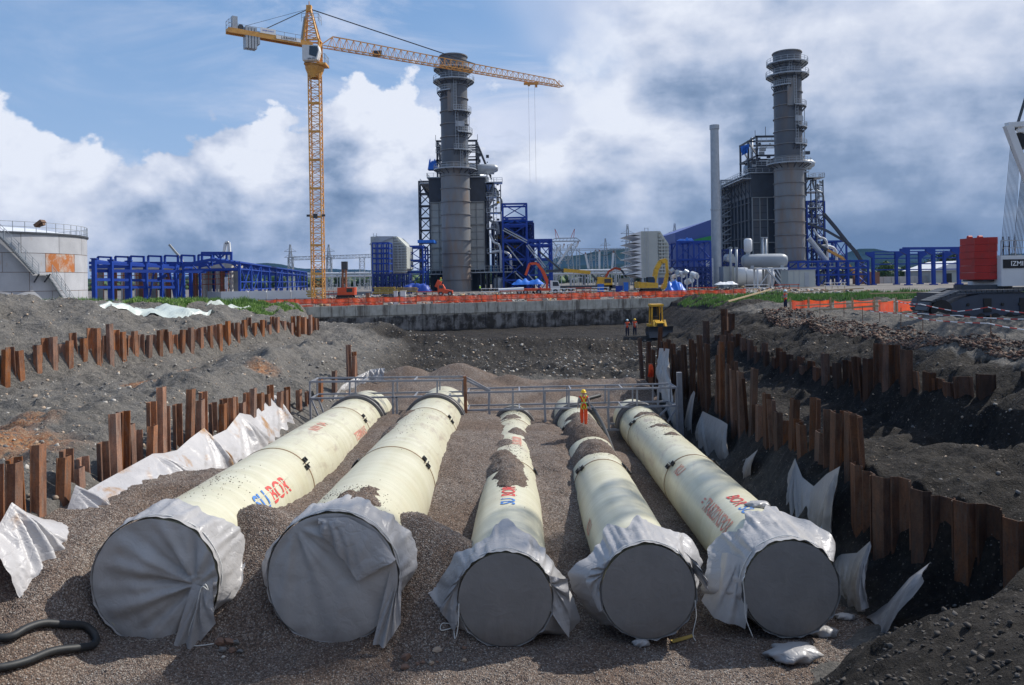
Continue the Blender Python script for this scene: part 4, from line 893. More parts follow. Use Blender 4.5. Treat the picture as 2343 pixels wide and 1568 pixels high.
def cloth(name, label, top, bot, mat, peaks=(), nu=90, nv=34, fold=.10, sag=.0, seed=0, parent=None, cat='sheeting', group=None, thick=True, bulge=(0, -.25, 0)):
    """hanging sheet between a top and a bottom line of 3-D points; folds radiate from the listed peaks (positions 0..1)"""
    def samp(L, u):
        f = u * (len(L) - 1); i = min(int(f), len(L) - 2); return Vector(L[i]).lerp(Vector(L[i + 1]), f - i)
    rows = []
    for j in range(nv + 1):
        v = j / nv; row = []
        for i in range(nu + 1):
            u = i / nu; a = samp(top, u); b_ = samp(bot, u); p = a.lerp(b_, v)
            nrm = Vector(bulge).normalized(); off = 0; env = math.sin(math.pi * min(1, v)) 
            for pk in peaks:
                du = (u - pk) * len(top); wv = v * 1.1 + .10; ang = du / wv
                off += fold * 1.25 * math.sin(ang * 7.0 + pk * 31) * math.exp(-ang * ang * .55) * min(1, v * 3 + .05) * (1.15 - v * .45)
            off += fold * .35 * float(fbm(np.array([u * len(top) * 1.9 + seed]), np.array([v * 2.1 + u * 3]), .5, 4, seed + 3, .55, True)[0]) * min(1, v * 4); off += fold * .5 * float(fbm(np.array([u * len(top) * 1.3 + seed]), np.array([v * 1.3 + seed]), .6, 3, seed)[0]) * min(1, v * 4)
            p = p + nrm * (off + Vector(bulge).length * env * .6) - Vector((0, 0, sag * env))
            row.append(p)
        rows.append(row)
    mb = MB().grid(rows)
    if parent is not None: o = mb.build(name, mat, parent, smooth=True)
    else: o = mb.build(name, mat, smooth=True, label=label, cat=cat, group=group)
    return o
def LP(px, py, xw): # point on the vertical plane x = xw seen at (px, py)
    y = xw * FP / (px - CX); 
    for _ in range(3): y = y * xw / P(px, py, y).x
    return P(px, py, y)
XS = -12.55
tp = [(-60, 1190), (-10, 1215), (27, 1149), (60, 1172), (100, 1188), (133, 1190), (152, 1170), (173, 1110), (190, 1128), (230, 1104), (270, 1082), (310, 1060), (350, 1038), (375, 1037), (405, 1030), (435, 1003), (467, 979), (485, 999), (518, 983), (548, 945), (575, 950), (600, 925), (630, 903), (650, 938), (668, 940), (683, 930), (700, 945), (714, 936)]
top = [LP(px, py, XS) for px, py in tp]
bot = []
for p in top:
    bx = XS + 1.1; bot.append(Vector((bx, p.y + .1, gravel_z(bx, p.y) - .35)))
n_ = len(top) - 1
cloth('sheeting', 'long white stained sheeting strung in peaks along the left row of piles', top, bot, msl, peaks=[i / n_ for i in (2, 7, 12, 16, 19, 22, 25)], nu=420, nv=40, fold=.13, seed=4, cat='sheeting', bulge=(.30, -.05, 0))
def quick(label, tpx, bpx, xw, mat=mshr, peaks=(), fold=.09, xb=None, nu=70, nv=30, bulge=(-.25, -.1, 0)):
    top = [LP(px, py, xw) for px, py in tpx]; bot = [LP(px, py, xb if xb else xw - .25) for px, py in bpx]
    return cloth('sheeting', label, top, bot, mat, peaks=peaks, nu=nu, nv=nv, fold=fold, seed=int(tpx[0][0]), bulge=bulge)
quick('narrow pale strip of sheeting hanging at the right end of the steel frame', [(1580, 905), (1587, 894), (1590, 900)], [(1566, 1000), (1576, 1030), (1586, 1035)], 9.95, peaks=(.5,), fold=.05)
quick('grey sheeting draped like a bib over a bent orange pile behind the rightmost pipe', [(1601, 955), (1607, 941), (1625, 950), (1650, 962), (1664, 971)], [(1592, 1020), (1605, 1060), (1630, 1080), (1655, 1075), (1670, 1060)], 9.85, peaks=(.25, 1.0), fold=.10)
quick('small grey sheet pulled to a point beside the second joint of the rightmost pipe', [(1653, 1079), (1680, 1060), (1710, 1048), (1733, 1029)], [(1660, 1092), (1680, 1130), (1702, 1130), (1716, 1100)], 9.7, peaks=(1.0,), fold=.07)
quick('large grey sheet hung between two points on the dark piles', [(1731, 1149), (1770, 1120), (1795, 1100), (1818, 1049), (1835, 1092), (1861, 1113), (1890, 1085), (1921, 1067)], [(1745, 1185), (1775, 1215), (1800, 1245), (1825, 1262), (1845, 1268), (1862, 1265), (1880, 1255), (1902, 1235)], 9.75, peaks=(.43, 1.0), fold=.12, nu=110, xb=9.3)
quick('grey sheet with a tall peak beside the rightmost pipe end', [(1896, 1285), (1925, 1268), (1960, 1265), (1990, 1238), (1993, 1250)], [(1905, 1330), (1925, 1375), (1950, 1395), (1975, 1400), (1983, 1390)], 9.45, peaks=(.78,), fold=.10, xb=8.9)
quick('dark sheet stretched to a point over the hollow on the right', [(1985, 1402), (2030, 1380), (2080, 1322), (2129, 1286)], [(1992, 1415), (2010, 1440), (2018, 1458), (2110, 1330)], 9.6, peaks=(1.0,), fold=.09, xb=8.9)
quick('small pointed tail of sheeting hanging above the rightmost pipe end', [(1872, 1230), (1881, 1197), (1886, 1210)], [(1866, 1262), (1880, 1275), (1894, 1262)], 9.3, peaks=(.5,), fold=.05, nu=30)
quick('crumpled white sheeting hung on the tall piles beyond the steel frame', [(1508, 797), (1520, 797), (1531, 799)], [(1508, 880), (1520, 915), (1540, 925)], 9.6, mat=msh, peaks=(.3, .8), fold=.16, nu=40)
quick('pale sheet slung from the last post of the steel frame', [(1527, 915), (1540, 905), (1559, 851)], [(1530, 950), (1545, 990), (1560, 1000)], 9.7, mat=msh, peaks=(1.0,), fold=.10, nu=40)
def edge_sheet(label, pts, y, h=.5, mat=msh, fold=.09):
    top = [P(px, py, y + dy_) for px, py, dy_ in pts]; bot = [p + Vector((0, -.5, -h)) for p in top]
    return cloth('sheeting', label, top, bot, mat, peaks=[.15, .4, .7, .9], nu=150, nv=10, fold=fold, bulge=(0, -.12, .1))
edge_sheet('white edge of sheeting lying along the top of the far gravel heap', [(1040, 857, 0), (1062, 857, 0), (1090, 866, 0), (1120, 876, 0), (1160, 878, 0), (1230, 880, 0), (1290, 877, 0), (1340, 880, 0), (1380, 876, 0), (1395, 868, 0), (1430, 878, 0), (1480, 884, 0)], 56.4, .35)
edge_sheet('pale sheeting turned up at the left corner of the far gravel heap', [(765, 905, -4), (782, 882, -2), (815, 862, 0), (850, 845, 1), (880, 842, 1)], 52, .8)
# ================================================================== GREY STEEL FRAME OVER THE PIPES
fr = thing('pipe_gantry', 'grey welded steel frame standing across the pipes at their collars', 'steel frame', P(1060, 985, 43))
def fm(name, segs, w, mat=None):
    for a, b in segs:
        mb = MB(); mb.bar(a, b, w); mb.build(name, mat or M['grey'], fr)
F0, F1 = 43.0, 44.6
def lerp_px(p, q, x): 
    f = (x - p[0]) / (q[0] - p[0]); return (x, p[1] + (q[1] - p[1]) * f)
LFT = (((707, 874), (1061, 870)), ((707, 912), (1061, 906)))       # left bay: front top rail, front lower rail
RGT = (((1066, 899), (1549, 887)), ((1066, 939), (1549, 929)))
def backp(px, py, up=7):      # the matching point on the rear plane: same height and x, further away
    p = P(px, py, F0); return Vector((p.x, F1, p.z))
for bay in (LFT, RGT):
    for r_ in bay:
        a, b = P(*r_[0], F0), P(*r_[1], F0)
        fm('rail', [(a, b)], .10); fm('rail', [(Vector((a.x, F1, a.z)), Vector((b.x, F1, b.z)))], .09)
        pxs = [i for i in range(int(r_[0][0]) + 4, int(r_[1][0]) + 1, 118)] + [r_[1][0] - 2]
        for x in pxs:
            q = P(*lerp_px(*r_, x), F0); fm('cross_piece', [(q + Vector((0, .05, 0)), Vector((q.x, F1 - .05, q.z)))], .07)
for x in (709, 800, 899, 1000, 1059):
    a = P(*lerp_px(*LFT[0], x), F0); b = P(*lerp_px(*LFT[1], x), F0); fm('post', [(a - Vector((0, 0, .05)), b + Vector((0, 0, .05)))], .09)
    a = a.copy(); b = b.copy(); a.y = b.y = F1; fm('post', [(a, b)], .08)
for x, yb in ((709, 960), (898, 968), (907, 960)):
    a = P(*lerp_px(*LFT[1], x), F0); b = P(x + 2, yb, F0); fm('leg', [(a, b)], .10)
fm('brace', [(P(712, 914, F0), P(728, 952, F0)), (P(728, 912, F0), P(742, 950, F0))], .08)
for x in (1118, 1173, 1246, 1301, 1392, 1457, 1505, 1547):
    a = P(*lerp_px(*RGT[0], x), F0); b = P(*lerp_px(*RGT[1], x), F0); fm('post', [(a - Vector((0, 0, .05)), b + Vector((0, 0, .05)))], .10)
    a = a.copy(); b = b.copy(); a.y = b.y = F1; fm('post', [(a, b)], .08)
for x, yb in ((1119, 984), (1246, 992), (1390, 985), (1547, 1010)):
    a = P(*lerp_px(*RGT[1], x), F0); b = P(x + 3, yb, F0); fm('leg', [(a, b)], .12)
for x0, x1, yb in ((1224, 1270, 990), (1372, 1425, 984)): fm('base_rail', [(P(x0, yb, F0), P(x1, yb - 1, F0))], .11)
fm('base_rail', [(P(1395, 970, F1), P(1420, 970, F1))], .1)
fm('brace', [(P(1548, 933, F0), P(1514, 985, F0)), (P(1530, 930, F0), P(1500, 960, F0))], .09)
fm('sloping_rail', [(P(1066, 864, F0), P(1120, 893, F0)), (P(1068, 871, F1), P(1118, 896, F1))], .10)
fm('end_post', [(P(1063, 861, F0 - .1), P(1066, 968, F0 - .1))], .17, mr_)
fm('end_post', [(P(1553, 852, F0 + .2), P(1558, 1000, F0 + .2))], .26)

# ================================================================== HOSE, STONES, BAGS, ROPES
def gp(px, py, extra=0.0):   # where the line of sight meets the floor
    lo, hi = 8.0, 60.0
    for y in np.arange(9, 60, .12):
        p = P(px, py, y)
        if p.z < floor_z(p.x, p.y): return Vector((p.x, p.y, floor_z(p.x, p.y) + extra))
    return P(px, py, 20)
hs_ = [gp(px, py, .13) for px, py in ((-40, 1478), (20, 1474), (60, 1457), (100, 1448), (150, 1448), (195, 1458), (218, 1474), (214, 1492), (180, 1502), (120, 1512), (60, 1532), (10, 1548), (-40, 1560))]
def catmull(P_, n=8):
    out = []
    for i in range(len(P_) - 1):
        a, b, c_, d_ = P_[max(i - 1, 0)], P_[i], P_[i + 1], P_[min(i + 2, len(P_) - 1)]
        for k in range(n):
            t_ = k / n; out.append(.5 * ((2 * b) + (c_ - a) * t_ + (2 * a - 5 * b + 4 * c_ - d_) * t_ ** 2 + (3 * b - a - 3 * c_ + d_) * t_ ** 3))
    return out + [P_[-1]]
MB().tube(catmull(hs_), .088, 14).build('hose', material('hose_rubber', (0.018, 0.02, 0.022), (0.03, 0.032, 0.034), .55, nscale=9), smooth=True, label='thick black hose looping over the gravel in the near left corner', cat='hose')
p4 = [pipe_pt(4, 44.5, math.radians(75), .18), pipe_pt(4, 43.4, math.radians(52), .30), pipe_pt(4, 41.5, math.radians(35), .22), pipe_pt(4, 39.5, math.radians(20), .16), pipe_pt(4, 37, math.radians(-5), .14), pipe_pt(4, 32, math.radians(-25), .10), pipe_pt(4, 26, math.radians(-30), .08), pipe_pt(4, 20.5, math.radians(-25), .08)]
p4 = [Vector((p.x, p.y, max(p.z, gravel_z(p.x, p.y) + .08))) for p in p4]
MB().tube(catmull([P(1372, 905, 46.5)] + p4), .11, 10).build('hose', MATS['hose_rubber'], smooth=True, label='dark hose coming down beside the fourth pipe behind the worker', cat='hose')
def rockmesh(seed):
    rn = np.random.RandomState(seed); v = ICO * (1 + .22 * rn.randn(12, 1)) * np.array([1, rn.uniform(.6, 1), rn.uniform(.5, .8)])
    return v
rocks = [(505, 1489, .10, 3, 'small brown stone at the left of the cluster by the first cover'), (523, 1482, .13, 3, 'largest brown stone of the cluster between the first two pipe ends'), (540, 1487, .09, 2, 'grey stone at the right of the cluster between the first two pipe ends'), (512, 1497, .09, 2, 'flat grey stone in front of the cluster between the first two pipe ends'), (530, 1500, .08, 3, 'low brown stone in front of the cluster by the first cover'), (511, 1508, .045, 0, 'tiny pale stone in front of the stone cluster'), (548, 1494, .06, 2, 'small dark stone at the far right of the stone cluster'), (515, 1476, .05, 3, 'small stone behind the stone cluster'),
         (930, 1508, .10, 3, 'flat brown stone lying left of the loose bricks'), (1001, 1491, .10, 1, 'buff broken brick with a cut face in front of the middle pipe'), (927, 1531, .09, 3, 'flat stone nearest the camera below the second pipe'), (955, 1524, .05, 3, 'small stone between the flat stone and the bricks'), (968, 1520, .06, 3, 'round brown stone among the loose bricks'), (985, 1527, .07, 1, 'small buff stone among the loose bricks'), (1062, 1489, .06, 3, 'small brown stone right of the buff brick'), (1062, 1515, .06, 1, 'round buff stone below the small brown one'), (1000, 1518, .04, 3, 'tiny stone among the loose bricks')]
for i, (px, py, s, mi, lab) in enumerate(rocks):
    p = gp(px, py); mb = MB(); v = rockmesh(i) * s * 1.15
    k = mb.verts([(p.x + a, p.y + b_, p.z + c_ + s * .45) for a, b_, c_ in v])
    for f in ICF: mb.face([k + int(q) for q in f[::-1]])
    mb.build('stone', STM[mi], label=lab, cat='stone', group='loose stones on the gravel before the pipes')
def bag(name, label, pos, sx, sy, sz, seed, mat=msh, cat='bag'):
    mb = MB(); rows = []; nu, nv = 28, 14
    for i in range(nv + 1):
        th = math.pi * i / nv; row = []
        for j in range(nu):
            a = 2 * math.pi * j / nu; n = .16 * math.sin(a * 5 + seed + th * 3) * math.sin(th) + .12 * math.sin(a * 9 + seed * 2) * math.sin(th) + .1 * math.sin(a * 2 + seed)
            r_ = math.sin(th) ** .8 * (1 + n); z = math.cos(th) * (1 + .25 * math.sin(a * 3 + seed) * (1 - math.cos(th)) * .3)
            row.append(Vector(pos) + Vector((r_ * math.cos(a) * sx, r_ * math.sin(a) * sy, (z + .8) * sz)))
        rows.append(row)
    mb.grid(rows, closed_u=True); return mb.build(name, mat, smooth=True, label=label, cat=cat)
bag('sand_bag', 'crumpled pale bag propping the middle cover at its foot', gp(1200, 1462), .18, .12, .12, 1)
bag('sand_bag', 'small white bag on the gravel before the fourth pipe', gp(1466, 1481), .19, .12, .09, 2)
bag('sand_bag', 'pale bag lying between the rightmost pipe and the dark sheet', gp(1932, 1420), .24, .14, .08, 3)
bag('plastic_bundle', 'white crumpled plastic bundle behind the big pale sack', gp(1882, 1455), .34, .2, .13, 4, msh)
bag('plastic_sack', 'big pale sack half buried in the dark soil of the near bank', gp(1815, 1512), .62, .38, .17, 6, msh)
bag('sand_bag', 'small pale bag resting on top of the rightmost pipe', pipe_pt(5, 22.3, math.radians(78), -.02), .32, .22, .10, 7, msh)
p = gp(1560, 1466, .03); MB().bar(p + Vector((-.28, -.12, 0)), p + Vector((.3, .12, .02)), .12, .025).build('plank', material('yellow_board', (0.42, 0.30, 0.08), None, .8), label='short yellow board lying on the gravel right of the fourth pipe', cat='board')
def rope(label, pts, r=.012, cat='rope'): MB().tube(catmull([Vector(p) for p in pts], 5), r, 5).build('rope', M['rope'], smooth=True, label=label, cat=cat)
c3 = PIPES[3][0]; k3 = c3 + Vector((-1.12, -.12, -.05))
rope('white cord hanging from the middle cover and coiled on the gravel', [k3, k3 + Vector((-.02, -.1, -.5)), k3 + Vector((-.1, -.12, -.8)), gp(1035, 1445, .02), gp(1012, 1441, .02), gp(1010, 1449, .02), gp(1048, 1452, .03), gp(1055, 1444, .03), gp(1040, 1440, .03)])
c1 = PIPES[1][0]; k1 = c1 + Vector((1.20, -.22, -.1))
rope('white cord dangling from the knot of the leftmost cover', [k1, k1 + Vector((.12, -.05, .1)), k1 + Vector((.18, -.05, -.05)), k1 + Vector((.02, -.04, .02)), k1 + Vector((-.1, -.1, -.5)), k1 + Vector((-.25, -.15, -1.0)), gp(437, 1475, .03), gp(445, 1487, .02), gp(490, 1488, .02)])
c5 = PIPES[5][0]; k5 = c5 + Vector((-1.15, -.12, .35))
rope('white cord hanging down the left edge of the rightmost cover', [k5 + Vector((0, 0, .1)), k5, k5 + Vector((-.06, -.05, -.1)), k5 + Vector((-.02, -.03, -.5)), k5 + Vector((.0, -.04, -1.0)), k5 + Vector((.15, -.1, -1.45))])
c4 = PIPES[4][0]
rope('white cord trailing from the right side of the fourth cover', [c4 + Vector((1.12, -.1, -.2)), c4 + Vector((1.14, -.12, -.6)), c4 + Vector((1.05, -.14, -1.0)), c4 + Vector((1.1, -.2, -1.15))], .010)
# loose tails of the first two covers
def tail(root, pts_top, pts_bot, mat, peaks=(0.0,)):
    cloth('loose_tail', None, pts_top, pts_bot, mat, peaks=peaks, nu=26, nv=22, fold=.07, parent=root, seed=3, bulge=(0, -.12, 0))
tail(cv1, [c1 + Vector((.98, -.16, .0)), c1 + Vector((1.2, -.20, -.08)), c1 + Vector((1.45, -.12, .1))], [c1 + Vector((.55, -.35, -1.50)), c1 + Vector((1.05, -.40, -1.52)), c1 + Vector((1.55, -.25, -.95))], msh, (.5,))
c2 = PIPES[2][0]
tail(cv2, [c2 + Vector((1.45, .0, .35)), c2 + Vector((1.62, .2, .1)), c2 + Vector((1.66, .3, .3))], [c2 + Vector((1.0, -.30, -1.50)), c2 + Vector((1.3, -.38, -1.55)), c2 + Vector((1.65, -.1, -1.1))], msh, (.5,))
tail(cv2, [c2 + Vector((-.30, -.17, 1.50)), c2 + Vector((.4, -.12, 1.50)), c2 + Vector((1.1, -.1, 1.10)), c2 + Vector((1.56, -.1, .45))], [c2 + Vector((-.20, -.24, 1.15)), c2 + Vector((.25, -.26, .6)), c2 + Vector((.65, -.27, .0)), c2 + Vector((1.35, -.22, .35))], msh, (.1,))
tail(cv3, [c3 + Vector((-1.0, .1, .7)), c3 + Vector((-1.15, .1, .3)), c3 + Vector((-1.1, .0, -.3))], [c3 + Vector((-1.35, .3, .2)), c3 + Vector((-1.62, .25, -.35)), c3 + Vector((-1.25, .05, -.8))], msh, (.3,))
tail(cv3, [c3 + Vector((1.0, .1, .55)), c3 + Vector((1.15, .1, .2)), c3 + Vector((1.1, .0, -.3))], [c3 + Vector((1.55, .3, .35)), c3 + Vector((1.62, .25, -.4)), c3 + Vector((1.55, .05, -1.0))], msh, (.3,))
tail(cv4, [c4 + Vector((-.9, .1, .75)), c4 + Vector((-1.1, .1, .3)), c4 + Vector((-1.1, .0, -.4))], [c4 + Vector((-1.35, .3, .45)), c4 + Vector((-1.5, .25, .15)), c4 + Vector((-1.2, .05, -.5))], msh, (.3,))
tail(cv4, [c4 + Vector((.85, .3, .95)), c4 + Vector((1.1, .3, .7)), c4 + Vector((1.2, .4, .3))], [c4 + Vector((1.2, -.05, .7)), c4 + Vector((1.45, -.05, .25)), c4 + Vector((1.5, .1, -.1))], msh, (.3,))
tail(cv5, [c5 + Vector((-.95, .2, .6)), c5 + Vector((-1.3, .8, .6)), c5 + Vector((-1.3, 1.6, .3))], [c5 + Vector((-1.15, -.05, -.95)), c5 + Vector((-1.8, .3, -.85)), c5 + Vector((-2.0, .8, -.6))], mshd, (.2,))
# ================================================================== THE PLANT BEHIND THE PIT
def up(root, name, mat, fn, smooth=False, label=None):
    mb = MB(); fn(mb); return mb.build(name, mat, root, smooth=smooth, label=label)
def one(root, name, mat, *segs, w=.2, h=None):
    """each segment its own part"""
    for a, b in segs: MB().bar(a, b, w, h).build(name, mat, root)
def rail_ring(mb, c, r, a0, a1, z, h=1.1, n=12, w=.07):
    pts = [(c[0] + r * math.cos(a0 + (a1 - a0) * i / n), c[1] + r * math.sin(a0 + (a1 - a0) * i / n)) for i in range(n + 1)]
    for i, p in enumerate(pts):
        mb.bar((p[0], p[1], z), (p[0], p[1], z + h), w)
        if i:
            for hh in (h, h * .5): mb.bar((pts[i - 1][0], pts[i - 1][1], z + hh), (p[0], p[1], z + hh), w)
def rail_line(mb, pts, z=None, h=1.1, step=1.5, w=.07):
    for a, b in zip(pts[:-1], pts[1:]):
        a = Vector(a); b = Vector(b); n = max(1, int((b - a).length / step)); up_ = Vector((0, 0, h))
        for i in range(n + 1): q = a.lerp(b, i / n); mb.bar(q, q + up_, w)
        mb.bar(a + up_, b + up_, w); mb.bar(a + up_ * .5, b + up_ * .5, w * .8)
def ladder(mb, p, z0, z1, w=.5, ax=(1, 0, 0), cage=True, t_=.07):
    p = Vector(p); ax = Vector(ax)
    for s in (-w / 2, w / 2): mb.bar((p.x + ax.x * s, p.y + ax.y * s, z0), (p.x + ax.x * s, p.y + ax.y * s, z1), t_)
    z = z0 + .4
    while z < z1: mb.bar((p.x - ax.x * w / 2, p.y - ax.y * w / 2, z), (p.x + ax.x * w / 2, p.y + ax.y * w / 2, z), t_ * .7); z += .8
def chimney(label, X0, Y0, top, seed):
    rt = thing('chimney', label, 'chimney', (X0, Y0, 0)); rn = random.Random(seed); c = (X0, Y0, 0)
    zs = [0]
    while zs[-1] < top - 3: zs.append(zs[-1] + 3.55 + rn.uniform(-.08, .08))
    zs[-1] = top
    for i in range(len(zs) - 1):
        r = 3.95 if zs[i] < 33 else 3.72
        up(rt, 'shell_course', M['stack'] if zs[i] < 33 else M['stackup'], lambda mb: mb.lathe(c, [(r, zs[i]), (r, zs[i + 1])], 48), smooth=True)
        up(rt, 'stiffening_ring', M['stack'], lambda mb: mb.lathe(c, [(r, zs[i + 1] - .35), (r + .28, zs[i + 1] - .32), (r + .28, zs[i + 1] - .12), (r, zs[i + 1] - .10)], 48))
    up(rt, 'rim', M['stackup'], lambda mb: mb.lathe(c, [(3.72, top - .3), (3.9, top - .25), (3.9, top), (3.3, top), (3.3, top - 3)], 48))
    def plat(z, r1, a0, a1, n=16, nm='platform'):
        full = abs(a1 - a0) > 6.2
        o = up(rt, nm, M['galv'], lambda mb: mb.lathe(c, [(3.7, z - .30), (r1, z - .30), (r1, z), (3.7, z)], n * 2 if full else n, a0=a0, a1=a1, closed=full))
        mb = MB(); rail_ring(mb, c, r1 - .05, a0, a1, z, 1.2, n + 4); mb.build('railing', M['galv'], o)
        mb = MB()
        for i in range(n + 1):
            a = a0 + (a1 - a0) * i / n; mb.bar((c[0] + (r1 - .1) * math.cos(a), c[1] + (r1 - .1) * math.sin(a), z - .32), (c[0] + 3.75 * math.cos(a), c[1] + 3.75 * math.sin(a), z - 1.5), .16)
        mb.build('bracket', M['dkgrey'], o)
    D_ = math.radians
    plat(61.3, 5.5, 0, 2 * math.pi); plat(58.0, 5.7, 0, 2 * math.pi); plat(33.7, 5.9, 0, 2 * math.pi)
    plat(55.0, 4.7, D_(185), D_(262), 7); plat(49.4, 4.9, D_(272), D_(350), 6); plat(43.6, 5.0, D_(285), D_(360), 6); plat(38.8, 4.9, D_(272), D_(350), 6)
    for a, z0, z1 in ((278, 49.4, 58), (262, 58, 61.3), (283, 38.8, 49.4), (325, 33.7, 44.5), (300, 33.7, 38.8), (345, 44, 50)):
        a = D_(a); up(rt, 'ladder', M['galv'], lambda mb: ladder(mb, (X0 + 4.3 * math.cos(a), Y0 + 4.3 * math.sin(a), 0), z0, z1, .7, (-math.sin(a), math.cos(a), 0), t_=.10))
    up(rt, 'cable_tray', M['stack'], lambda mb: mb.bar((X0 - .2, Y0 - 4.0, 49), (X0 - .2, Y0 - 4.0, 56.5), 2.6, .3))
    up(rt, 'test_port_panel', M['galv'], lambda mb: mb.bar((X0 + .6, Y0 - 3.9, 45.6), (X0 + 2.9, Y0 - 3.0, 45.6), .5, 1.4))
    return rt
SD = 215.0
XL, XR = PX(1045, SD, 640), PX(1808, SD, 630)
chimney('left tall grey steel chimney behind the yellow jib', XL, SD, 64.9, 1)
chimney('right tall grey steel chimney beside the slim pale flue', XR, SD, 64.4, 2)

def boiler(label, X0, Y0, seed, mirror=1, lit=True):
    rt = thing('boiler_house', label, 'boiler', (X0, Y0 + 18, 0)); rn = random.Random(seed)
    x0, x1, y0, y1 = X0 - 7.7, X0 + 7.7, Y0 + 7, Y0 + 38
    up(rt, 'casing', M['casing'] if seed == 5 else M['dkgrey'], lambda mb: mb.box((x0, y0, 6), (x1, y1, 31.5)))
    up(rt, 'upper_casing', M['dkgrey'], lambda mb: mb.box((x0 - .3, y0 - .6, 25.5), (x1 + .3, y1, 32.2)))
    for i in range(7):                                  # front plates between flanges
        xa = x0 + .25 + i * 2.16; 
        if i in (2, 3): continue
        for k in range(9):
            za = 6.2 + k * 2.12; up(rt, 'casing_panel', M['panelp'] if seed == 5 else M['stackup'], lambda mb: mb.box((xa, y0 - .14, za), (xa + 2.0, y0 - .003, za + 1.95)))
    for i in range(8):
        xa = x0 + .15 + i * 2.16; one(rt, 'stiffener', M['casing'], ((xa, y0 - .25, 6), (xa, y0 - .25, 25.4)), w=.22, h=.4)
    for z in (6, 12.4, 18.9, 25.3): one(rt, 'flange', M['casing'], ((x0, y0 - .4, z), (x1, y0 - .4, z)), w=.4, h=.25)
    for side, xx in ((-1, x0 - .25), (1, x1 + .25)):
        for i in range(9):
            yy = y0 + 1 + i * (y1 - y0 - 2) / 8; one(rt, 'buckstay', M['dkgrey'], ((xx, yy, 0), (xx, yy, 32)), w=.45, h=.5)
            one(rt, 'bracket', M['dkgrey'], ((xx, yy, 26.2), (xx + side * 2.4, yy, 30.6)), w=.22)
        for z in (9, 14, 19, 24): one(rt, 'girt', M['dkgrey'], ((xx, y0, z), (xx, y1, z)), w=.3)
        o = up(rt, 'side_walkway', M['galv'], lambda mb: mb.box((min(xx, xx + side * 2.6), y0 - 1, 30.6), (max(xx, xx + side * 2.6), y1, 30.9)))
        mb = MB(); rail_line(mb, [(xx + side * 2.5, y0 - 1, 30.9), (xx + side * 2.5, y1, 30.9)], step=2.4, w=.09); mb.build('railing', M['galv'], o)
    o = up(rt, 'roof_deck', M['galv'], lambda mb: mb.box((x0 - .8, y0 - 1.2, 32.2), (x1 + .8, y1, 32.5)))
    mb = MB(); rail_line(mb, [(x0 - .8, y0 - 1.1, 32.5), (x1 + .8, y0 - 1.1, 32.5), (x1 + .8, y1, 32.5)], step=1.8, w=.09); rail_line(mb, [(x0 - .8, y0 - 1.1, 32.5), (x0 - .8, y1, 32.5)], step=1.8, w=.09); mb.build('railing', M['galv'], o)
    # roof frame
    for xa in (X0 - 5.6, X0 + 5.6):
        for yy in (y0 + 1, y0 + 9, y0 + 17): one(rt, 'roof_frame_post', M['dkgrey'], ((xa, yy, 32.4), (xa, yy, 43)), w=.5)
    for z in (37.5, 43.0):
        for yy in (y0 + 1, y0 + 9, y0 + 17): one(rt, 'roof_frame_beam', M['dkgrey'], ((X0 - 5.9, yy, z), (X0 + 5.9, yy, z)), w=.5)
        for xa in (X0 - 5.6, X0 + 5.6): one(rt, 'roof_frame_beam', M['dkgrey'], ((xa, y0 + 1, z), (xa, y0 + 17, z)), w=.45)
    for z0 in (33.5, 35, 36.3, 39, 40.4, 41.7): one(rt, 'roof_frame_beam', M['dkgrey'], ((X0 + 3.0, y0 + 5, z0), (X0 + 6, y0 + 5, z0)), w=.3)
    one(rt, 'roof_frame_brace', M['dkgrey'], ((X0 + 5.6, y0 + 1, 43), (X0 + 9.6, y0 + 4, 33)), ((X0 + 5.6, y0 + 9, 43), (X0 + 9.6, y0 + 10, 33)), ((X0 - 5.6, y0 + 1, 37.5), (X0 - 5.6, y0 + 9, 43)), ((X0 - 5.6, y0 + 9, 37.5), (X0 - 5.6, y0 + 17, 43)), w=.35)
    up(rt, 'steam_drum', M['galv'], lambda mb: mb.tube([(X0 + 1, y0 + 3, 35), (X0 + 10.6, y0 + 3, 35), (X0 + 11.1, y0 + 3, 34.8), (X0 + 11.4, y0 + 3, 34.3)], [1.5, 1.5, 1.2, .3], 20), smooth=True)
    for (a, b_, c_) in ((-2, y0 + 12, 1.2), (3, y0 + 20, 1.0)): up(rt, 'steam_drum', M['galv'], lambda mb: mb.tube([(X0 + a - 4, b_, 35), (X0 + a + 4, b_, 35)], c_, 16), smooth=True)
    for xa, ya, zt in ((X0 + 2, y0 + 6, 47.5), (X0 - 3, y0 + 14, 45)): up(rt, 'vent_pipe', M['galv'], lambda mb: mb.tube([(xa, ya, 32.5), (xa, ya, zt)], .45, 10), smooth=True)
    for i in range(46):
        s = rn.uniform(.3, 1.3); xa = X0 + rn.uniform(-6, 8.5); ya = y0 + rn.uniform(0, 17); z = rn.choice([32.6, 32.6, 35.2, 37.8, 40.5]); up(rt, 'roof_equipment', M[rn.choice(['dkgrey', 'dkgrey', 'casing', 'galv'])], lambda mb: mb.box((xa, ya, z), (xa + s * rn.uniform(.5, 2), ya + s, z + s)))
    up(rt, 'penthouse', M['dkgrey'], lambda mb: mb.box((X0 - 4.6, y0 + 8, 32.5), (X0 + 4.6, y0 + 16, 37)))
    for z in (34.6, 39.6, 41.4):
        o = up(rt, 'roof_walkway', M['galv'], lambda mb: mb.box((X0 - 6, y0 + .4, z), (X0 + 6.2, y0 + 1.3, z + .12)))
        mb = MB(); rail_line(mb, [(X0 - 6, y0 + .4, z), (X0 + 6.2, y0 + .4, z)], step=1.5, w=.08); mb.build('railing', M['galv'], o)
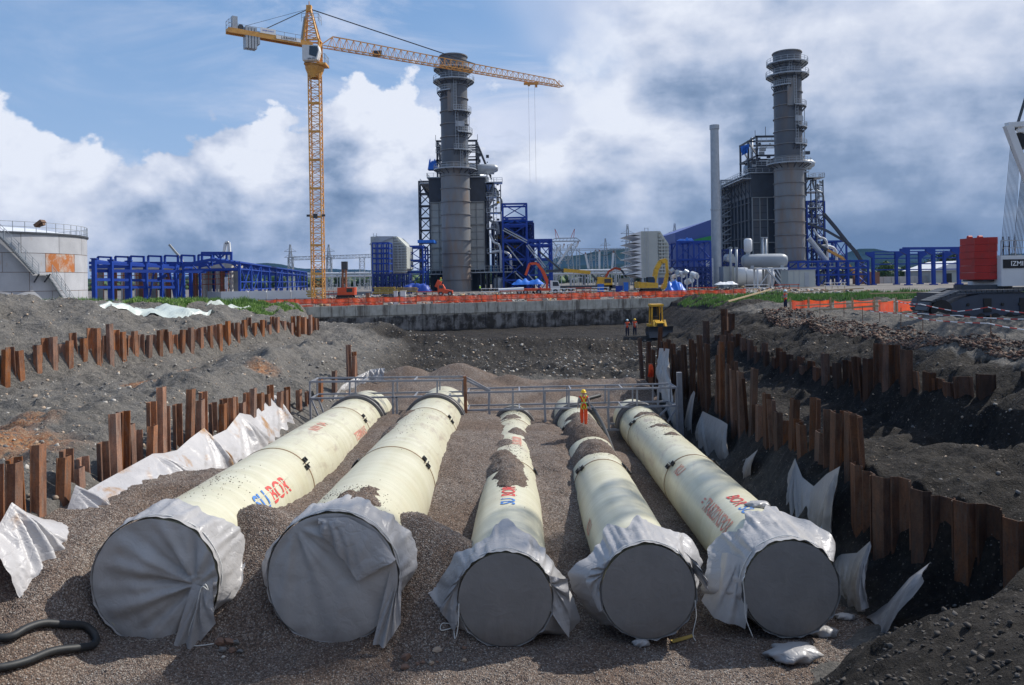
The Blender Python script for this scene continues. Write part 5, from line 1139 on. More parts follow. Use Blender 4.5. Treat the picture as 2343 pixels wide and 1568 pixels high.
    for i in range(5): up(rt, 'vent_rod', M['dkgrey'], lambda mb: mb.bar((X0 - 6 + i * 3, y0 + 1, 43), (X0 - 6 + i * 3, y0 + 1, 44.8 + (i % 2)), .12))
    # right flank: pipework and small platforms
    for k, (z, wd) in enumerate(((30.6, 5.2), (26.5, 4.2), (22, 4.6), (17.5, 3.2), (10.5, 3))):
        o = up(rt, 'small_platform', M['galv'], lambda mb: mb.box((x1 + .6, y0 - 1.4, z), (x1 + wd, y0 + 3, z + .25)))
        mb = MB(); rail_line(mb, [(x1 + .6, y0 - 1.3, z + .25), (x1 + wd, y0 - 1.3, z + .25), (x1 + wd, y0 + 3, z + .25)], step=1.3, w=.09); mb.build('railing', M['galv'], o)
    pp = [(x1 + 3.6, y0, 29), (x1 + 3.8, y0, 25), (x1 + 1.6, y0 - .5, 23.5), (x1 + 1.6, y0 - .5, 20), (x1 + 3.6, y0 - .5, 19), (x1 + 4.0, y0 - .5, 16)]
    up(rt, 'steam_pipe', M['galv'], lambda mb: mb.tube(catmull([Vector(p) for p in pp], 4), .38, 8), smooth=True)
    up(rt, 'steam_pipe', M['galv'], lambda mb: mb.tube(catmull([Vector(p) for p in [(x1 + 2.6, y0 + 1, 31), (x1 + 2.6, y0 - .5, 27.5), (x1 + 4.9, y0 - .5, 26), (x1 + 4.9, y0 - .5, 22.5)]], 4), .3, 8), smooth=True)
    up(rt, 'steam_pipe', M['white'], lambda mb: mb.tube(catmull([Vector(p) for p in [(x1 + 1.5, y0 - 2, 16), (x1 + 2.6, y0 - 3, 13.6), (x1 + 4.3, y0 - 4, 12.2), (x1 + 4.5, y0 - 4, 5)]], 4), .33, 8), smooth=True)
    up(rt, 'steam_pipe', M['white'], lambda mb: mb.tube(catmull([Vector(p) for p in [(x1 + 2, y0 - 3, 10.8), (x1 + 4.6, y0 - 3.5, 11), (x1 + 7.0, y0 - 3.5, 9.8), (x1 + 7.3, y0 - 3.5, 6)]], 4), .38, 8), smooth=True)
    for xa in (x1 + 1.2, x1 + 2.6, x1 + 4.7): one(rt, 'pipe_support', M['dkgrey'], ((xa, y0 - 1.2, 0), (xa, y0 - 1.2, 30)), w=.28)
    up(rt, 'ladder', M['galv'], lambda mb: ladder(mb, (x1 + 3.1, y0 - 1.6, 0), 5, 30, .8, t_=.1))
    for i in range(26):   # valves, cable trays and small fittings
        z = rn.uniform(17, 30); xa = x1 + rn.uniform(.8, 4.8); s = rn.uniform(.2, .55)
        up(rt, 'fitting', M[rn.choice(['galv', 'dkgrey', 'dkgrey', 'yellow' if i % 6 == 0 else 'galv'])], lambda mb: mb.box((xa, y0 - 1.2, z), (xa + s * 1.6, y0 - .2, z + s)))
    # undercroft
    for i in range(9):
        xa = x0 + .3 + i * 1.85; one(rt, 'column', M['dkgrey'], ((xa, y0, 0), (xa, y0, 6)), w=.5)
    up(rt, 'inner_duct', M['dkgrey'], lambda mb: mb.box((x0 + 1, y0 + 4, 0), (x1 - 1, y1 - 3, 6)))
    o = up(rt, 'base_platform', M['galv'], lambda mb: mb.box((X0 + 3.8, y0 - 5, 5.0), (X0 + 16.5, y0, 5.3)))
    mb = MB(); rail_line(mb, [(X0 + 3.8, y0 - 4.9, 5.3), (X0 + 16.5, y0 - 4.9, 5.3), (X0 + 16.5, y0, 5.3)], step=1.2, w=.1, h=1.6); mb.build('railing', M['galv'], o)
    o = up(rt, 'base_platform', M['galv'], lambda mb: mb.box((X0 - 12.5, y0 - 4, 4.7), (X0 - 3.5, y0, 5.0)))
    mb = MB(); rail_line(mb, [(X0 - 12.5, y0 - 3.9, 5), (X0 - 3.5, y0 - 3.9, 5)], step=1.2, w=.1, h=1.6); mb.build('railing', M['galv'], o)
    for xa in (4, 6.5, 8.2, 11, 13.5, 16.2): one(rt, 'column', M['dkgrey'], ((X0 + xa, y0 - 4.6, 0), (X0 + xa, y0 - 4.6, 5)), w=.35)
    up(rt, 'blowdown_tank', M['galv'], lambda mb: mb.lathe((X0 + 11.5, y0 - 3, 0), [(0, 3.9), (1.2, 3.6), (1.5, 3.2), (1.5, .5)], 20), smooth=True)
    return rt
boiler('left grey boiler house wrapped round its chimney with pipework down its right flank', XL, SD, 5)
boiler('right dark boiler house beside its chimney with a blue sheet near its roof', XR - .3, SD + 1, 6)
for lab, q in (('small blue sheet tied to the roof frame of the left boiler house', P(985, 368, 224)), ('pale blue sheet flapping on the roof frame of the right boiler house', P(1703, 345, 228))):
    if 'small' not in lab: cloth('blue_sheet', lab, [q + Vector((-1.2, 0, 1.2)), q + Vector((1.4, 0, 2.0))], [q + Vector((-.9, 0, -1.5)), q + Vector((.8, 0, -.7))], M['btarp'], peaks=(.5,), nu=14, nv=12, fold=.4, cat='sheeting')
def latt_tower(name, label, cat, cx, cy, w, d, z0, z1, nb, mat, grp=None, stair=True, cw=.4):
    rt = thing(name, label, cat, (cx, cy, z0), grp); cs = [(cx - w / 2, cy - d / 2), (cx + w / 2, cy - d / 2), (cx + w / 2, cy + d / 2), (cx - w / 2, cy + d / 2)]
    for x, y in cs: one(rt, 'post', mat, ((x, y, z0), (x, y, z1)), w=cw)
    for i in range(nb + 1):
        z = z0 + (z1 - z0) * i / nb
        mb = MB()
        for k in range(4): mb.bar((*cs[k], z), (*cs[(k + 1) % 4], z), cw * .75)
        if stair: mb.box((cx - w / 2, cy - d / 2, z - .12), (cx + w / 2, cy - d / 6, z - .02))
        mb.build('landing' if stair else 'ring_beam', mat, rt)
        if i < nb:
            z2 = z + (z1 - z0) / nb; mb = MB()
            if stair: mb.bar((cs[0][0], cs[0][1], z), (cs[1][0], cs[1][1], z2), .6, .25); mb.bar((cs[3][0], cs[3][1], z2), (cs[2][0], cs[2][1], z), cw * .5)
            else:
                mb.bar((*cs[0], z), (*cs[1], z2), cw * .5); mb.bar((*cs[1], z), (*cs[0], z2), cw * .5)
            mb.bar((*cs[1], z), (*cs[2], z2), cw * .45); mb.bar((*cs[0], z2), (*cs[3], z), cw * .45)
            mb.build('stair_flight' if stair else 'brace', mat, rt)
    return rt
latt_tower('stair_tower', 'dark lattice stair tower clinging to the left side of the left boiler house', 'stair tower', PX(977, 232), 232, 3.6, 4, 0, 32.5, 9, M['dkgrey'], 'stair towers beside the boilers')
latt_tower('stair_tower', 'galvanised lattice stair tower behind the slim pale flue on the right', 'stair tower', PX(1664, 246), 246, 4.6, 5, 2, 33, 11, M['galv'], 'stair towers beside the boilers')

def blue_frame(label, px0, px1, pyt, depth, dd, nx, ny, zl, braces, mat=None, cw=.55, name='steel_structure', cat='steel structure', base=0.0, bx=True):
    cw *= .66; mat = mat or M['blue']; x0, x1 = PX(px0, depth, 645), PX(px1, depth, 645); zt = PZ((px0 + px1) / 2, pyt, depth)
    rt = thing(name, label, cat, ((x0 + x1) / 2, depth + dd / 2, base))
    xs_ = [x0 + (x1 - x0) * i / nx for i in range(nx + 1)]; ys_ = [depth + dd * j / ny for j in range(ny + 1)]; zs = [zt * f for f in zl]
    for x in xs_:
        for y in ys_: one(rt, 'column', mat, ((x, y, base), (x, y, zt)), w=cw)
    for z in zs:
        for y in ys_: one(rt, 'beam', mat, ((x0, y, z), (x1, y, z)), w=cw * .8, h=cw)
        for x in xs_: one(rt, 'beam', mat, ((x, ys_[0], z), (x, ys_[-1], z)), w=cw * .7, h=cw)
    zz = [base] + zs
    if braces:
        for k in range(len(zz) - 1):
            for i in range(nx):
                if (i + k) % braces == 0:
                    one(rt, 'brace', mat, ((xs_[i], depth, zz[k]), (xs_[i + 1], depth, zz[k + 1])), w=cw * .5)
                    if bx: one(rt, 'brace', mat, ((xs_[i + 1], depth, zz[k]), (xs_[i], depth, zz[k + 1])), w=cw * .5)
            one(rt, 'brace', mat, ((x1, ys_[0], zz[k]), (x1, ys_[-1], zz[k + 1])), ((x0, ys_[0], zz[k + 1]), (x0, ys_[-1], zz[k])), w=cw * .5)
    return rt
blue_frame('tallest blue braced steel tower right of the left boiler house', 1152, 1207, 467, 214, 8, 1, 1, (.12, .36, .58, .76, .84, 1), 1, cw=.75)
bf = blue_frame('broad deep blue turbine hall frame right of the left boiler house', 1127, 1222, 512, 224, 30, 4, 3, (.25, .5, .75, 1), 1, M['blue2'], cw=.7)
up(bf, 'roof_sheet', M['btarp'], lambda mb: mb.box((PX(1127, 224), 223.4, PZ(1170, 511, 224) + .4), (PX(1222, 224), 254, PZ(1170, 511, 224) + .6)))
up(bf, 'inner_wall', M['blue2'], lambda mb: mb.box((PX(1135, 232), 236, 0), (PX(1215, 232), 252, PZ(1170, 520, 236))))
up(bf, 'crane_girder', material('ochre_paint', (0.30, 0.19, 0.03), None, .6), lambda mb: (mb.box((PX(1130, 228), 227.5, 15.0), (PX(1190, 228), 229, 16.0)), mb.box((PX(1130, 228), 227.5, 12.2), (PX(1190, 228), 229, 13.0))))
blue_frame('lower blue braced frame at the right end of the turbine hall', 1209, 1263, 549, 212, 14, 2, 2, (.3, .62, .9, 1), 1, cw=.7)
one(thing('steel_brace', 'bundle of bright slanting blue struts leaning on the left turbine frame', 'steel struts', P(1215, 560, 211)), 'strut', M['galv'],
    (P(1204, 562, 211), P(1245, 614, 211)), (P(1208, 560, 211), P(1249, 612, 211)), (P(1160, 563, 211), P(1196, 608, 211)), (P(1150, 527, 211), P(1205, 556, 211)), (P(1153, 523, 211), P(1206, 551, 211)), (P(1180, 625, 211), P(1208, 652, 211)), (P(1208, 628, 211), P(1226, 648, 211)), w=.28)
blue_frame('narrow blue rack tower in front of the left cream filter house', 853, 890, 556, 185, 5, 3, 1, (.18, .36, .45, .6, .7, .8, .9, 1), 0, cw=.42)
blue_frame('blue cross braced frame left of the left boiler house', 921, 968, 564, 200, 12, 1, 2, (.45, .70, 1), 1, cw=.6)
blue_frame('low dark blue rack beside the narrow blue tower', 855, 935, 628, 180, 4, 8, 1, (.3, .65, 1), 2, M['blue2'], cw=.5)
blue_frame('blue cross braced frame between the right filter house and the slim flue', 1549, 1626, 553, 190, 12, 2, 2, (.34, .62, 1), 1, cw=.65)
blue_frame('low dark blue scaffolding under the right braced frame', 1540, 1625, 612, 186, 5, 9, 1, (.2, .4, .6, .8, 1), 2, M['blue2'], cw=.45)
blue_frame('dark blue frame half hidden behind the horizontal pressure vessel', 1652, 1700, 572, 212, 6, 4, 1, (.2, .4, .6, .8, 1), 1, M['blue2'], cw=.55)
blue_frame('tall slim blue lattice tower right of the right chimney', 1848, 1888, 461, 222, 9, 2, 1, (.14, .28, .42, .56, .7, .84, 1), 1, cw=.65)
blue_frame('mid height blue braced frame right of the right chimney', 1888, 1937, 552, 222, 10, 2, 1, (.3, .6, 1), 1, cw=.65)
blue_frame('long low blue pipe rack right of the pale container', 1826, 1986, 598, 200, 7, 7, 1, (.45, .72, 1), 2, cw=.7, bx=False)
up(thing('blue_cover', 'bright blue sheet over the top of the left braced frame', 'sheeting', P(945, 560, 203)), 'sheet', M['btarp'], lambda mb: mb.box(P(955, 556, 203), P(992, 549, 203) + Vector((0, 8, 0))))
def crumple(name, label, px0, py0, px1, py1, depth, mat, seed, dd=3, cat='sheeting'):
    a, b_ = P(px0, py1, depth), P(px1, py0, depth); rows = []; nu, nv = 26, 9
    for j in range(nv + 1):
        v = j / nv; row = []
        for i in range(nu + 1):
            u = i / nu; hgt = (1 - abs(2 * v - 1) ** 2.2) * (1 - abs(2 * u - 1) ** 6) * (1 + .7 * float(fbm(np.array([u * 5 + seed]), np.array([v * 2.0]), .6, 3, seed)[0]))
            row.append((a.x + (b_.x - a.x) * u, depth + dd * v, a.z + (b_.z - a.z) * max(0, hgt)))
        rows.append(row)
    return MB().grid(rows).build(name, mat, smooth=True, label=label, cat=cat)
crumple('blue_sheet', 'small blue sheet heaped on the roof deck left of the left chimney', 978, 362, 1001, 388, 222, M['btarp'], 8, 3)
crumple('blue_sheet', 'rumpled blue sheet on top of the right braced frame', 1548, 546, 1592, 555, 191, M['btarp'], 3)
crumple('blue_sheet', 'blue tarpaulin spread over a heap beside the white pump skid', 1530, 648, 1572, 668, 140, M['btarp'], 4, 5)
crumple('blue_sheet', 'blue tarpaulin over stacked goods under the left turbine frame', 1170, 640, 1245, 652, 175, M['btarp'], 5, 4)
crumple('blue_sheet', 'row of blue wrapped bundles left of the red truck', 916, 652, 985, 668, 150, M['blue'], 6, 3)
crumple('white_sheet', 'low white sheeting on the ground before the pressure vessel', 1640, 645, 1690, 652, 160, M['white'], 7, 3)

def filter_house(label, px0, pxm, px1, pyt, pyb, depth, hoods):
    x0, xm, x1 = PX(px0, depth), PX(pxm, depth), PX(px1, depth); zt, zb = PZ(pxm, pyt, depth), max(0, PZ(pxm, pyb, depth)); dd = 13
    rt = thing('filter_house', label, 'filter house', ((x0 + x1) / 2, depth + dd / 2, 0))
    xa = PX(px0 + (pxm - px0) * .45, depth) if hoods else x0
    up(rt, 'wall', M['cream'], lambda mb: mb.box((xa, depth, zb), (xm, depth + dd, zt)))
    up(rt, 'tapered_duct', M['cream'], lambda mb: mb.prism([(xm + .01, zb), (xm + .01, zt), (xm + (x1 - xm) * .25, zt), (x1, zt - (zt - zb) * .28), (x1, zb + (zt - zb) * .12), (xm + (x1 - xm) * .55, zb)], 'y', depth + .3, depth + dd - .3))
    n = 14
    for i in range(n):
        z = zb + (zt - zb) * (i + .5) / n; f = 1.0 if z < zt - (zt - zb) * .28 else max(.25, (zt - z) / ((zt - zb) * .28))
        one(rt, 'duct_rib', M['cream'], ((xm + .1, depth - .05, z), (xm + (x1 - xm) * f, depth - .05, z)), w=.5, h=.28)
    for xx in (.35, .6): one(rt, 'duct_rib', M['cream'], ((xm + (x1 - xm) * xx, depth - .1, zb + 1), (xm + (x1 - xm) * xx, depth - .1, zt - 2.2)), w=.25)
    if hoods:
        hn = 6; hh = (zt - zb) / hn
        for i in range(hn):
            z1 = zt - hh * i; 
            up(rt, 'weather_hood', M['white'], lambda mb: mb.prism([(xa, z1), (x0, z1 - hh * .52), (x0 + (xa - x0) * .45, z1 - hh * .66), (xa, z1 - hh * .98)], 'y', depth, depth + dd))
            up(rt, 'hood_opening', M['black'], lambda mb: mb.prism([(x0 + .15, z1 - hh * .52), (x0 + (xa - x0) * .55, z1 - hh * .44), (xa - .1, z1 - hh * .54), (x0 + (xa - x0) * .5, z1 - hh * .64)], 'y', depth - .04, depth + .001))
    up(rt, 'ladder', M['galv'], lambda mb: ladder(mb, (xa + 1.2, depth - .5, 0), zb, zt + .8, .8, t_=.1))
    for xx in (xa + .3, (xa + xm) / 2, xm - .3, x1 - .5):
        for yy in (depth + .3, depth + dd - .5): one(rt, 'leg', M['galv'], ((xx, yy, 0), (xx, yy, zb)), w=.5)
    return rt
filter_house('cream ribbed filter house on the left behind the narrow blue tower', 849, 901, 931, 541, 625, 192, False)
up(C.objects[-1].parent, 'roof_hood', M['galv'], lambda mb: mb.prism([(PX(846, 192), PZ(846, 560, 192)), (PX(862, 192), PZ(862, 541, 192)), (PX(901, 192), PZ(901, 541, 192)), (PX(901, 192), PZ(901, 543, 192)), (PX(862, 192), PZ(862, 560, 192))], 'y', 191.7, 205))
filter_house('cream filter house on the right with six pointed weather hoods', 1436, 1506, 1531, 529, 636, 182, True)
# blue clad hall far right behind
hb = thing('blue_hall', 'big lavender blue clad hall with a sloping roof left of the slim flue', 'hall', (PX(1590, 300), 305, 0))
up(hb, 'wall', M['paleblue'], lambda mb: mb.prism([(PX(1546, 300), 0), (PX(1546, 300), PZ(1546, 533, 300)), (PX(1628, 300), PZ(1628, 503, 300)), (PX(1700, 300), PZ(1628, 503, 300)), (PX(1700, 300), 0)], 'y', 300, 360))
up(hb, 'green_lining', M['green'], lambda mb: mb.prism([(PX(1580, 299), PZ(1580, 552, 299)), (PX(1600, 299), PZ(1600, 546, 299)), (PX(1628, 299), PZ(1628, 540, 299)), (PX(1628, 299), PZ(1628, 552, 299))], 'y', 299, 299.9))
# slim flue
fx, fy = PX(1639.5, 205), 205
fl = thing('flue', 'slim pale grey free-standing flue between the blue frame and the right boiler', 'chimney', (fx, fy, 0))
zt = PZ(1632, 287, 205); zm = PZ(1636, 481, 205)
up(fl, 'lower_section', M['galv'], lambda mb: mb.lathe((fx, fy, 0), [(1.30, 0), (1.22, zm)], 28), smooth=True)
up(fl, 'flange', M['galv'], lambda mb: mb.lathe((fx, fy, 0), [(1.2, zm), (1.38, zm), (1.38, zm + .25), (1.2, zm + .25)], 28))
up(fl, 'upper_section', M['galv'], lambda mb: mb.lathe((fx, fy, 0), [(1.2, zm + .2), (1.08, zt - 1)], 28), smooth=True)
up(fl, 'rim', M['galv'], lambda mb: mb.lathe((fx, fy, 0), [(1.08, zt - 1.2), (1.25, zt - 1.1), (1.25, zt), (.95, zt), (.95, zt - 3)], 28))
latt_tower('lattice_mast', 'short white lattice tower left of the slim flue', 'lattice tower', PX(1622, 200), 200, 1.6, 1.6, 0, PZ(1622, 592, 200), 5, M['white'], stair=False, cw=.22)
# pressure vessel on its stand
vd = 185
vt = thing('pressure_vessel', 'long grey horizontal vessel on a white braced stand', 'tank', (PX(1748, vd), vd, 0))
zc = PZ(1748, 597, vd); vr = 15.8 / FP * vd
va, vb = PX(1697, vd), PX(1801, vd)
up(vt, 'shell', material('vessel_grey', (0.30, 0.33, 0.36), (0.26, 0.29, 0.32), .45, nscale=.5), lambda mb: mb.tube([(va, vd, zc), (va + .2, vd, zc), (va + .8, vd, zc), (va + 1.6, vd, zc), (vb - 1.6, vd, zc), (vb - .8, vd, zc), (vb - .2, vd, zc), (vb, vd, zc)], [.3, vr * .72, vr * .93, vr, vr, vr * .93, vr * .72, .3], 28), smooth=True)
for f in (.2, .85): up(vt, 'saddle', M['galv'], lambda mb: mb.box((va + (vb - va) * f - .4, vd - 1.2, zc - vr - .3), (va + (vb - va) * f + .4, vd + 1.2, zc - vr * .6)))
sx0, sx1, st_ = PX(1729, vd), PX(1795, vd), PZ(1760, 615, vd)
for x in (sx0, (sx0 + sx1) / 2, sx1):
    for dy_ in (-1.2, 1.2): one(vt, 'stand_leg', M['white'], ((x, vd + dy_, 0), (x, vd + dy_, st_)), w=.35)
for dy_ in (-1.2, 1.2): one(vt, 'stand_beam', M['white'], ((sx0 - .3, vd + dy_, st_), (sx1 + .3, vd + dy_, st_)), w=.4)
one(vt, 'stand_brace', M['white'], ((sx0, vd - 1.2, 0), ((sx0 + sx1) / 2, vd - 1.2, st_)), ((sx1, vd - 1.2, 0), ((sx0 + sx1) / 2, vd - 1.2, st_)), ((sx1, vd - 1.2, .3), (sx1 - 2.4, vd - 1.2, st_)), w=.2)
up(vt, 'stair', M['white'], lambda mb: (mb.bar((sx1 - 1, vd - 1.8, 0), (sx1 - 5, vd - 1.8, st_), .8, .3)))
vv = thing('white_vessel', 'small upright white vessel standing on top of the grey horizontal vessel', 'tank', (PX(1712, vd), vd, zc + vr - .1))
r_ = 9.2 / FP * vd; z0_, z1_ = PZ(1712, 578, vd), PZ(1712, 546, vd)
up(vv, 'shell', M['white'], lambda mb: mb.lathe((PX(1712, vd), vd, 0), [(.05, z0_ - .25), (r_ * .6, z0_), (r_, z0_ + .35), (r_, z1_ - .4), (r_ * .7, z1_ - .05), (.05, z1_)], 24), smooth=True)
up(vv, 'nozzle', M['galv'], lambda mb: mb.lathe((PX(1712, vd), vd, 0), [(.5, zc + vr - .15), (.5, z0_)], 12))
for i, (px, t0) in enumerate(((1672, 567), (1685, 567), (1746, 543), (1753, 543))):
    g_ = thing('vent_stack', ['left slim vent pipe before the dark blue frame', 'second slim vent pipe before the dark blue frame', 'left vent pipe rising from the grey vessel', 'right vent pipe rising from the grey vessel'][i], 'vent pipe', (PX(px, vd + 2), vd + 2, 0), 'slim vent pipes round the grey vessel')
    up(g_, 'pipe', M['galv'], lambda mb: mb.tube([(PX(px, vd + 2), vd + 2, 0), (PX(px, vd + 2), vd + 2, PZ(px, t0, vd))], .32, 10), smooth=True)
    up(g_, 'flange', M['galv'], lambda mb: mb.lathe((PX(px, vd + 2), vd + 2, PZ(px, t0, vd)), [(0.05, .1), (.45, .1), (.45, -.1), (.05, -.1)], 12))
bt = thing('white_tank', 'big white horizontal tank lying behind the vessel stand', 'tank', (PX(1720, 196), 196, 0))
up(bt, 'shell', M['white'], lambda mb: mb.tube([(PX(1672, 196), 196, 2.6), (PX(1674, 196), 196, 2.6), (PX(1765, 196), 196, 2.6), (PX(1768, 196), 196, 2.6)], [1.4, 2.5, 2.5, 1.4], 28), smooth=True)
up(bt, 'cladding_band', M['galv'], lambda mb: mb.lathe((0, 0, 0), [(0, 0)], 3) if False else mb.tube([(PX(1700, 196), 196, 2.6), (PX(1702, 196), 196, 2.6)], 2.56, 28))
cb = thing('container', 'pale grey portable cabin right of the vessel stand', 'cabin', (PX(1834, 178), 179, 0))
cz = PZ(1834, 619, 178); cx0, cxm, cx1 = PX(1803, 178), PX(1840, 178), PX(1865, 178)
up(cb, 'body', M['cream'], lambda mb: mb.box((cx0, 178, .2), (cx1, 183, cz)))
up(cb, 'roof_edge', M['galv'], lambda mb: mb.box((cx0 - .1, 177.9, cz), (cx1 + .1, 183.1, cz + .15)))
up(cb, 'door', M['galv'], lambda mb: mb.box((cxm, 177.92, .3), (cxm + 1.0, 177.999, cz - .5)))
for f in (.2, .4): up(cb, 'panel_rib', M['galv'], lambda mb: mb.box((cx0 + (cx1 - cx0) * f, 177.94, .3), (cx0 + (cx1 - cx0) * f + .08, 177.999, cz - .1)))
up(thing('equipment_box', 'small grey hooded unit between the flue and the white vessel', 'equipment box', P(1672, 600, 190)), 'body', M['galv'], lambda mb: mb.prism([(PX(1660, 190), PZ(1660, 596, 190)), (PX(1660, 190), PZ(1660, 588, 190)), (PX(1664, 190), PZ(1664, 582, 190)), (PX(1676, 190), PZ(1676, 582, 190)), (PX(1680, 190), PZ(1680, 592, 190)), (PX(1680, 190), PZ(1680, 602, 190))], 'y', 189, 192))
up(thing('equipment_box', 'grey and white plant cabin just right of the slim flue', 'equipment box', (PX(1668, 188), 190, 0)), 'body', M['cream'], lambda mb: mb.box((PX(1655, 188), 188, 0), (PX(1680, 188), 192, PZ(1668, 610, 188))))
# ================================================================== LEFT SIDE: STORAGE TANK, STEEL HALL
tx, ty, tr = -65.7, 95.0, 12.2; th_ = 9.35
mtk = bpy.data.materials.new('tank_plate'); mtk.use_nodes = True
t = NT(mtk.node_tree); b = t.n['Principled BSDF']; g = t.new('ShaderNodeNewGeometry').outputs['Position']
oi = t.new('ShaderNodeObjectInfo').outputs['Random']
c_ = t.mix(t.mr(t.noise(g, .5, 6, .6), .35, .65), (0.40, 0.41, 0.44), (0.48, 0.49, 0.52)); c_ = t.mix(t.math('MULTIPLY', t.mr(t.noise(t.mul(g, (1, 1, .3)), 1.4, 7, .72), .60, .70), .5), c_, (0.38, 0.24, 0.13))
h_ = t.new('ShaderNodeHueSaturation'); t.put(h_.inputs['Value'], t.mr(oi, 0, 1, .86, 1.08)); t.put(h_.inputs['Color'], c_)
t.put(b.inputs['Base Color'], h_.outputs[0]); b.inputs['Roughness'].default_value = .55
mrs = bpy.data.materials.new('rusted_plate'); mrs.use_nodes = True
t = NT(mrs.node_tree); b = t.n['Principled BSDF']; g = t.new('ShaderNodeNewGeometry').outputs['Position']
t.put(b.inputs['Base Color'], t.mix(t.mr(t.noise(g, .9, 7, .7, .5), .46, .62), (0.42, 0.14, 0.035), (0.45, 0.40, 0.36))); b.inputs['Roughness'].default_value = .8
mseam = material('rusty_seam', (0.13, 0.085, 0.06), (0.22, 0.12, 0.07), .8, nscale=.8)
tk = thing('storage_tank', 'pale round storage tank with a rusty plate and a long outside stair', 'tank', (tx, ty, 0))
c0 = (tx, ty, 0); courses = [(-.5, .35), (.35, 2.55), (2.55, 4.75), (4.75, 6.95), (6.95, 9.2)]
for ci, (z0, z1) in enumerate(courses):
    a = -180 + ci * 9
    while a < 40:
        a1 = a + 22; mt = mtk
        if ci == 3 and a <= -16 < a1: pass
        if ci == 3 and abs(a - (-21)) < 11.1: mt = mrs
        up(tk, 'shell_plate', mt, lambda mb: mb.lathe(c0, [(tr, z0 + .03), (tr, z1 - .03)], 8, a0=math.radians(a + .12), a1=math.radians(a1 - .12), closed=False), smooth=True)
        a = a1
up(tk, 'seams', mseam, lambda mb: mb.lathe(c0, [(tr - .03, -.5), (tr - .03, 9.3)], 96), smooth=True)
up(tk, 'top_ring', M['dkgrey'], lambda mb: mb.lathe(c0, [(tr, 9.15), (tr + .18, 9.15), (tr + .18, 9.35), (tr - .2, 9.36)], 96))
up(tk, 'roof', M['white'], lambda mb: mb.lathe(c0, [(tr - .05, 9.34), (tr * .6, 10.15), (tr * .2, 10.6), (.05, 10.65)], 64), smooth=True)
up(tk, 'railing', M['galv'], lambda mb: rail_ring(mb, c0, tr + .05, math.radians(-180), math.radians(175), 9.35, 1.15, 60, .055))
def onshell(ang, z, off=.9): return Vector((tx + (tr + off) * math.cos(ang), ty + (tr + off) * math.sin(ang), z))
def stair(a0, z0, a1, z1, n):
    for off in (.15, 1.0):
        mb = MB(); pts = [onshell(a0 + (a1 - a0) * i / 12, z0 + (z1 - z0) * i / 12, off) for i in range(13)]
        for p, q in zip(pts[:-1], pts[1:]): mb.bar(p, q, .06, .3)
        mb.build('stringer', M['galv'], tk)
    for i in range(n):
        f = (i + .5) / n; aa = a0 + (a1 - a0) * f; z = z0 + (z1 - z0) * f
        MB().bar(onshell(aa, z, .15), onshell(aa, z, 1.0), .30, .05).build('tread', M['galv'], tk)
    mb = MB(); pts = [onshell(a0 + (a1 - a0) * i / 12, z0 + (z1 - z0) * i / 12, 1.02) for i in range(13)]
    for i, p in enumerate(pts):
        if i % 2 == 0: mb.bar(p, p + Vector((0, 0, 1.1)), .06)
        if i:
            for hh in (.4, .75, 1.1): mb.bar(pts[i - 1] + Vector((0, 0, hh)), p + Vector((0, 0, hh)), .045)
    mb.build('stair_railing', M['galv'], tk)
def angpx(px):  # angle on the tank shell (front) seen at a picture column
    best = None
    for i in range(-170, 0):
        p = onshell(math.radians(i), 3, 1.0); q = CX + p.x / p.y * FP
        if best is None or abs(q - px) < best[0]: best = (abs(q - px), i)
    return math.radians(best[1])
A0, A1, A2 = angpx(0), angpx(96), angpx(176)
stair(A0 - .02, 9.3, A1 - .03, 4.55, 30); stair(A1 + .09, 4.5, A2, .0, 28)
up(tk, 'landing', M['galv'], lambda mb: mb.grid([[onshell(A1 - .04 + i * .033, 4.55, o_) for o_ in (.1, 1.1)] for i in range(5)]))
up(tk, 'landing_bracket', M['dkgrey'], lambda mb: [mb.bar(onshell(a, 4.5, 1.0), onshell(a, 3.6, .05), .12) for a in (A1 - .03, A1 + .07)])
up(thing('rusty_bracket', 'brown bent steel bracket sticking up on the tank roof', 'steel scrap', P(90, 514, 88)), 'arm', mseam, lambda mb: (mb.bar(P(83, 518, 88), P(99, 506, 88), .9, .35), mb.bar(P(88, 517, 88), P(101, 513, 88), .5, .25)))

def bar_thing(): pass
# concrete colonnade with scaffolding behind the blue frames
cc = thing('colonnade', 'pale concrete colonnade with red scaffold rails behind the left blue frames', 'colonnade', (PX(370, 165), 166, 0))
zt = PZ(340, 618, 165); zb_ = 0
up(cc, 'slab_edge', M['conc'], lambda mb: mb.box((PX(205, 165), 165, PZ(300, 617, 165)), (PX(530, 165), 172, PZ(300, 606, 165))))
for px in range(216, 530, 31): up(cc, 'column', M['conc'], lambda mb: mb.box((PX(px, 165), 164.7, 0), (PX(px + 5.5, 165), 165.6, PZ(300, 617.5, 165))))
for px in range(208, 520, 31): up(cc, 'shutter_panel', M['clay'] if (px // 31) % 2 else M['casing'], lambda mb: mb.box((PX(px + 14, 167), 167, 0), (PX(px + 27, 167), 167.3, PZ(300, 620, 167))))
for py in (632, 643, 655): up(cc, 'scaffold_rail', material('red_scaffold', (0.30, 0.07, 0.03), None, .7), lambda mb: mb.tube([P(206, py, 164), P(528, py - 5, 164)], .09, 6))
for px in range(222, 530, 15): up(cc, 'scaffold_pole', MATS['red_scaffold'], lambda mb: mb.tube([P(px, 618, 163.6), (PX(px, 163.6), 163.6, 0)], .07, 6))
up(cc, 'timber_edge', M['wood'], lambda mb: mb.box((PX(205, 164), 164, PZ(300, 620, 164)), (PX(530, 164), 164.4, PZ(300, 617.5, 164))))

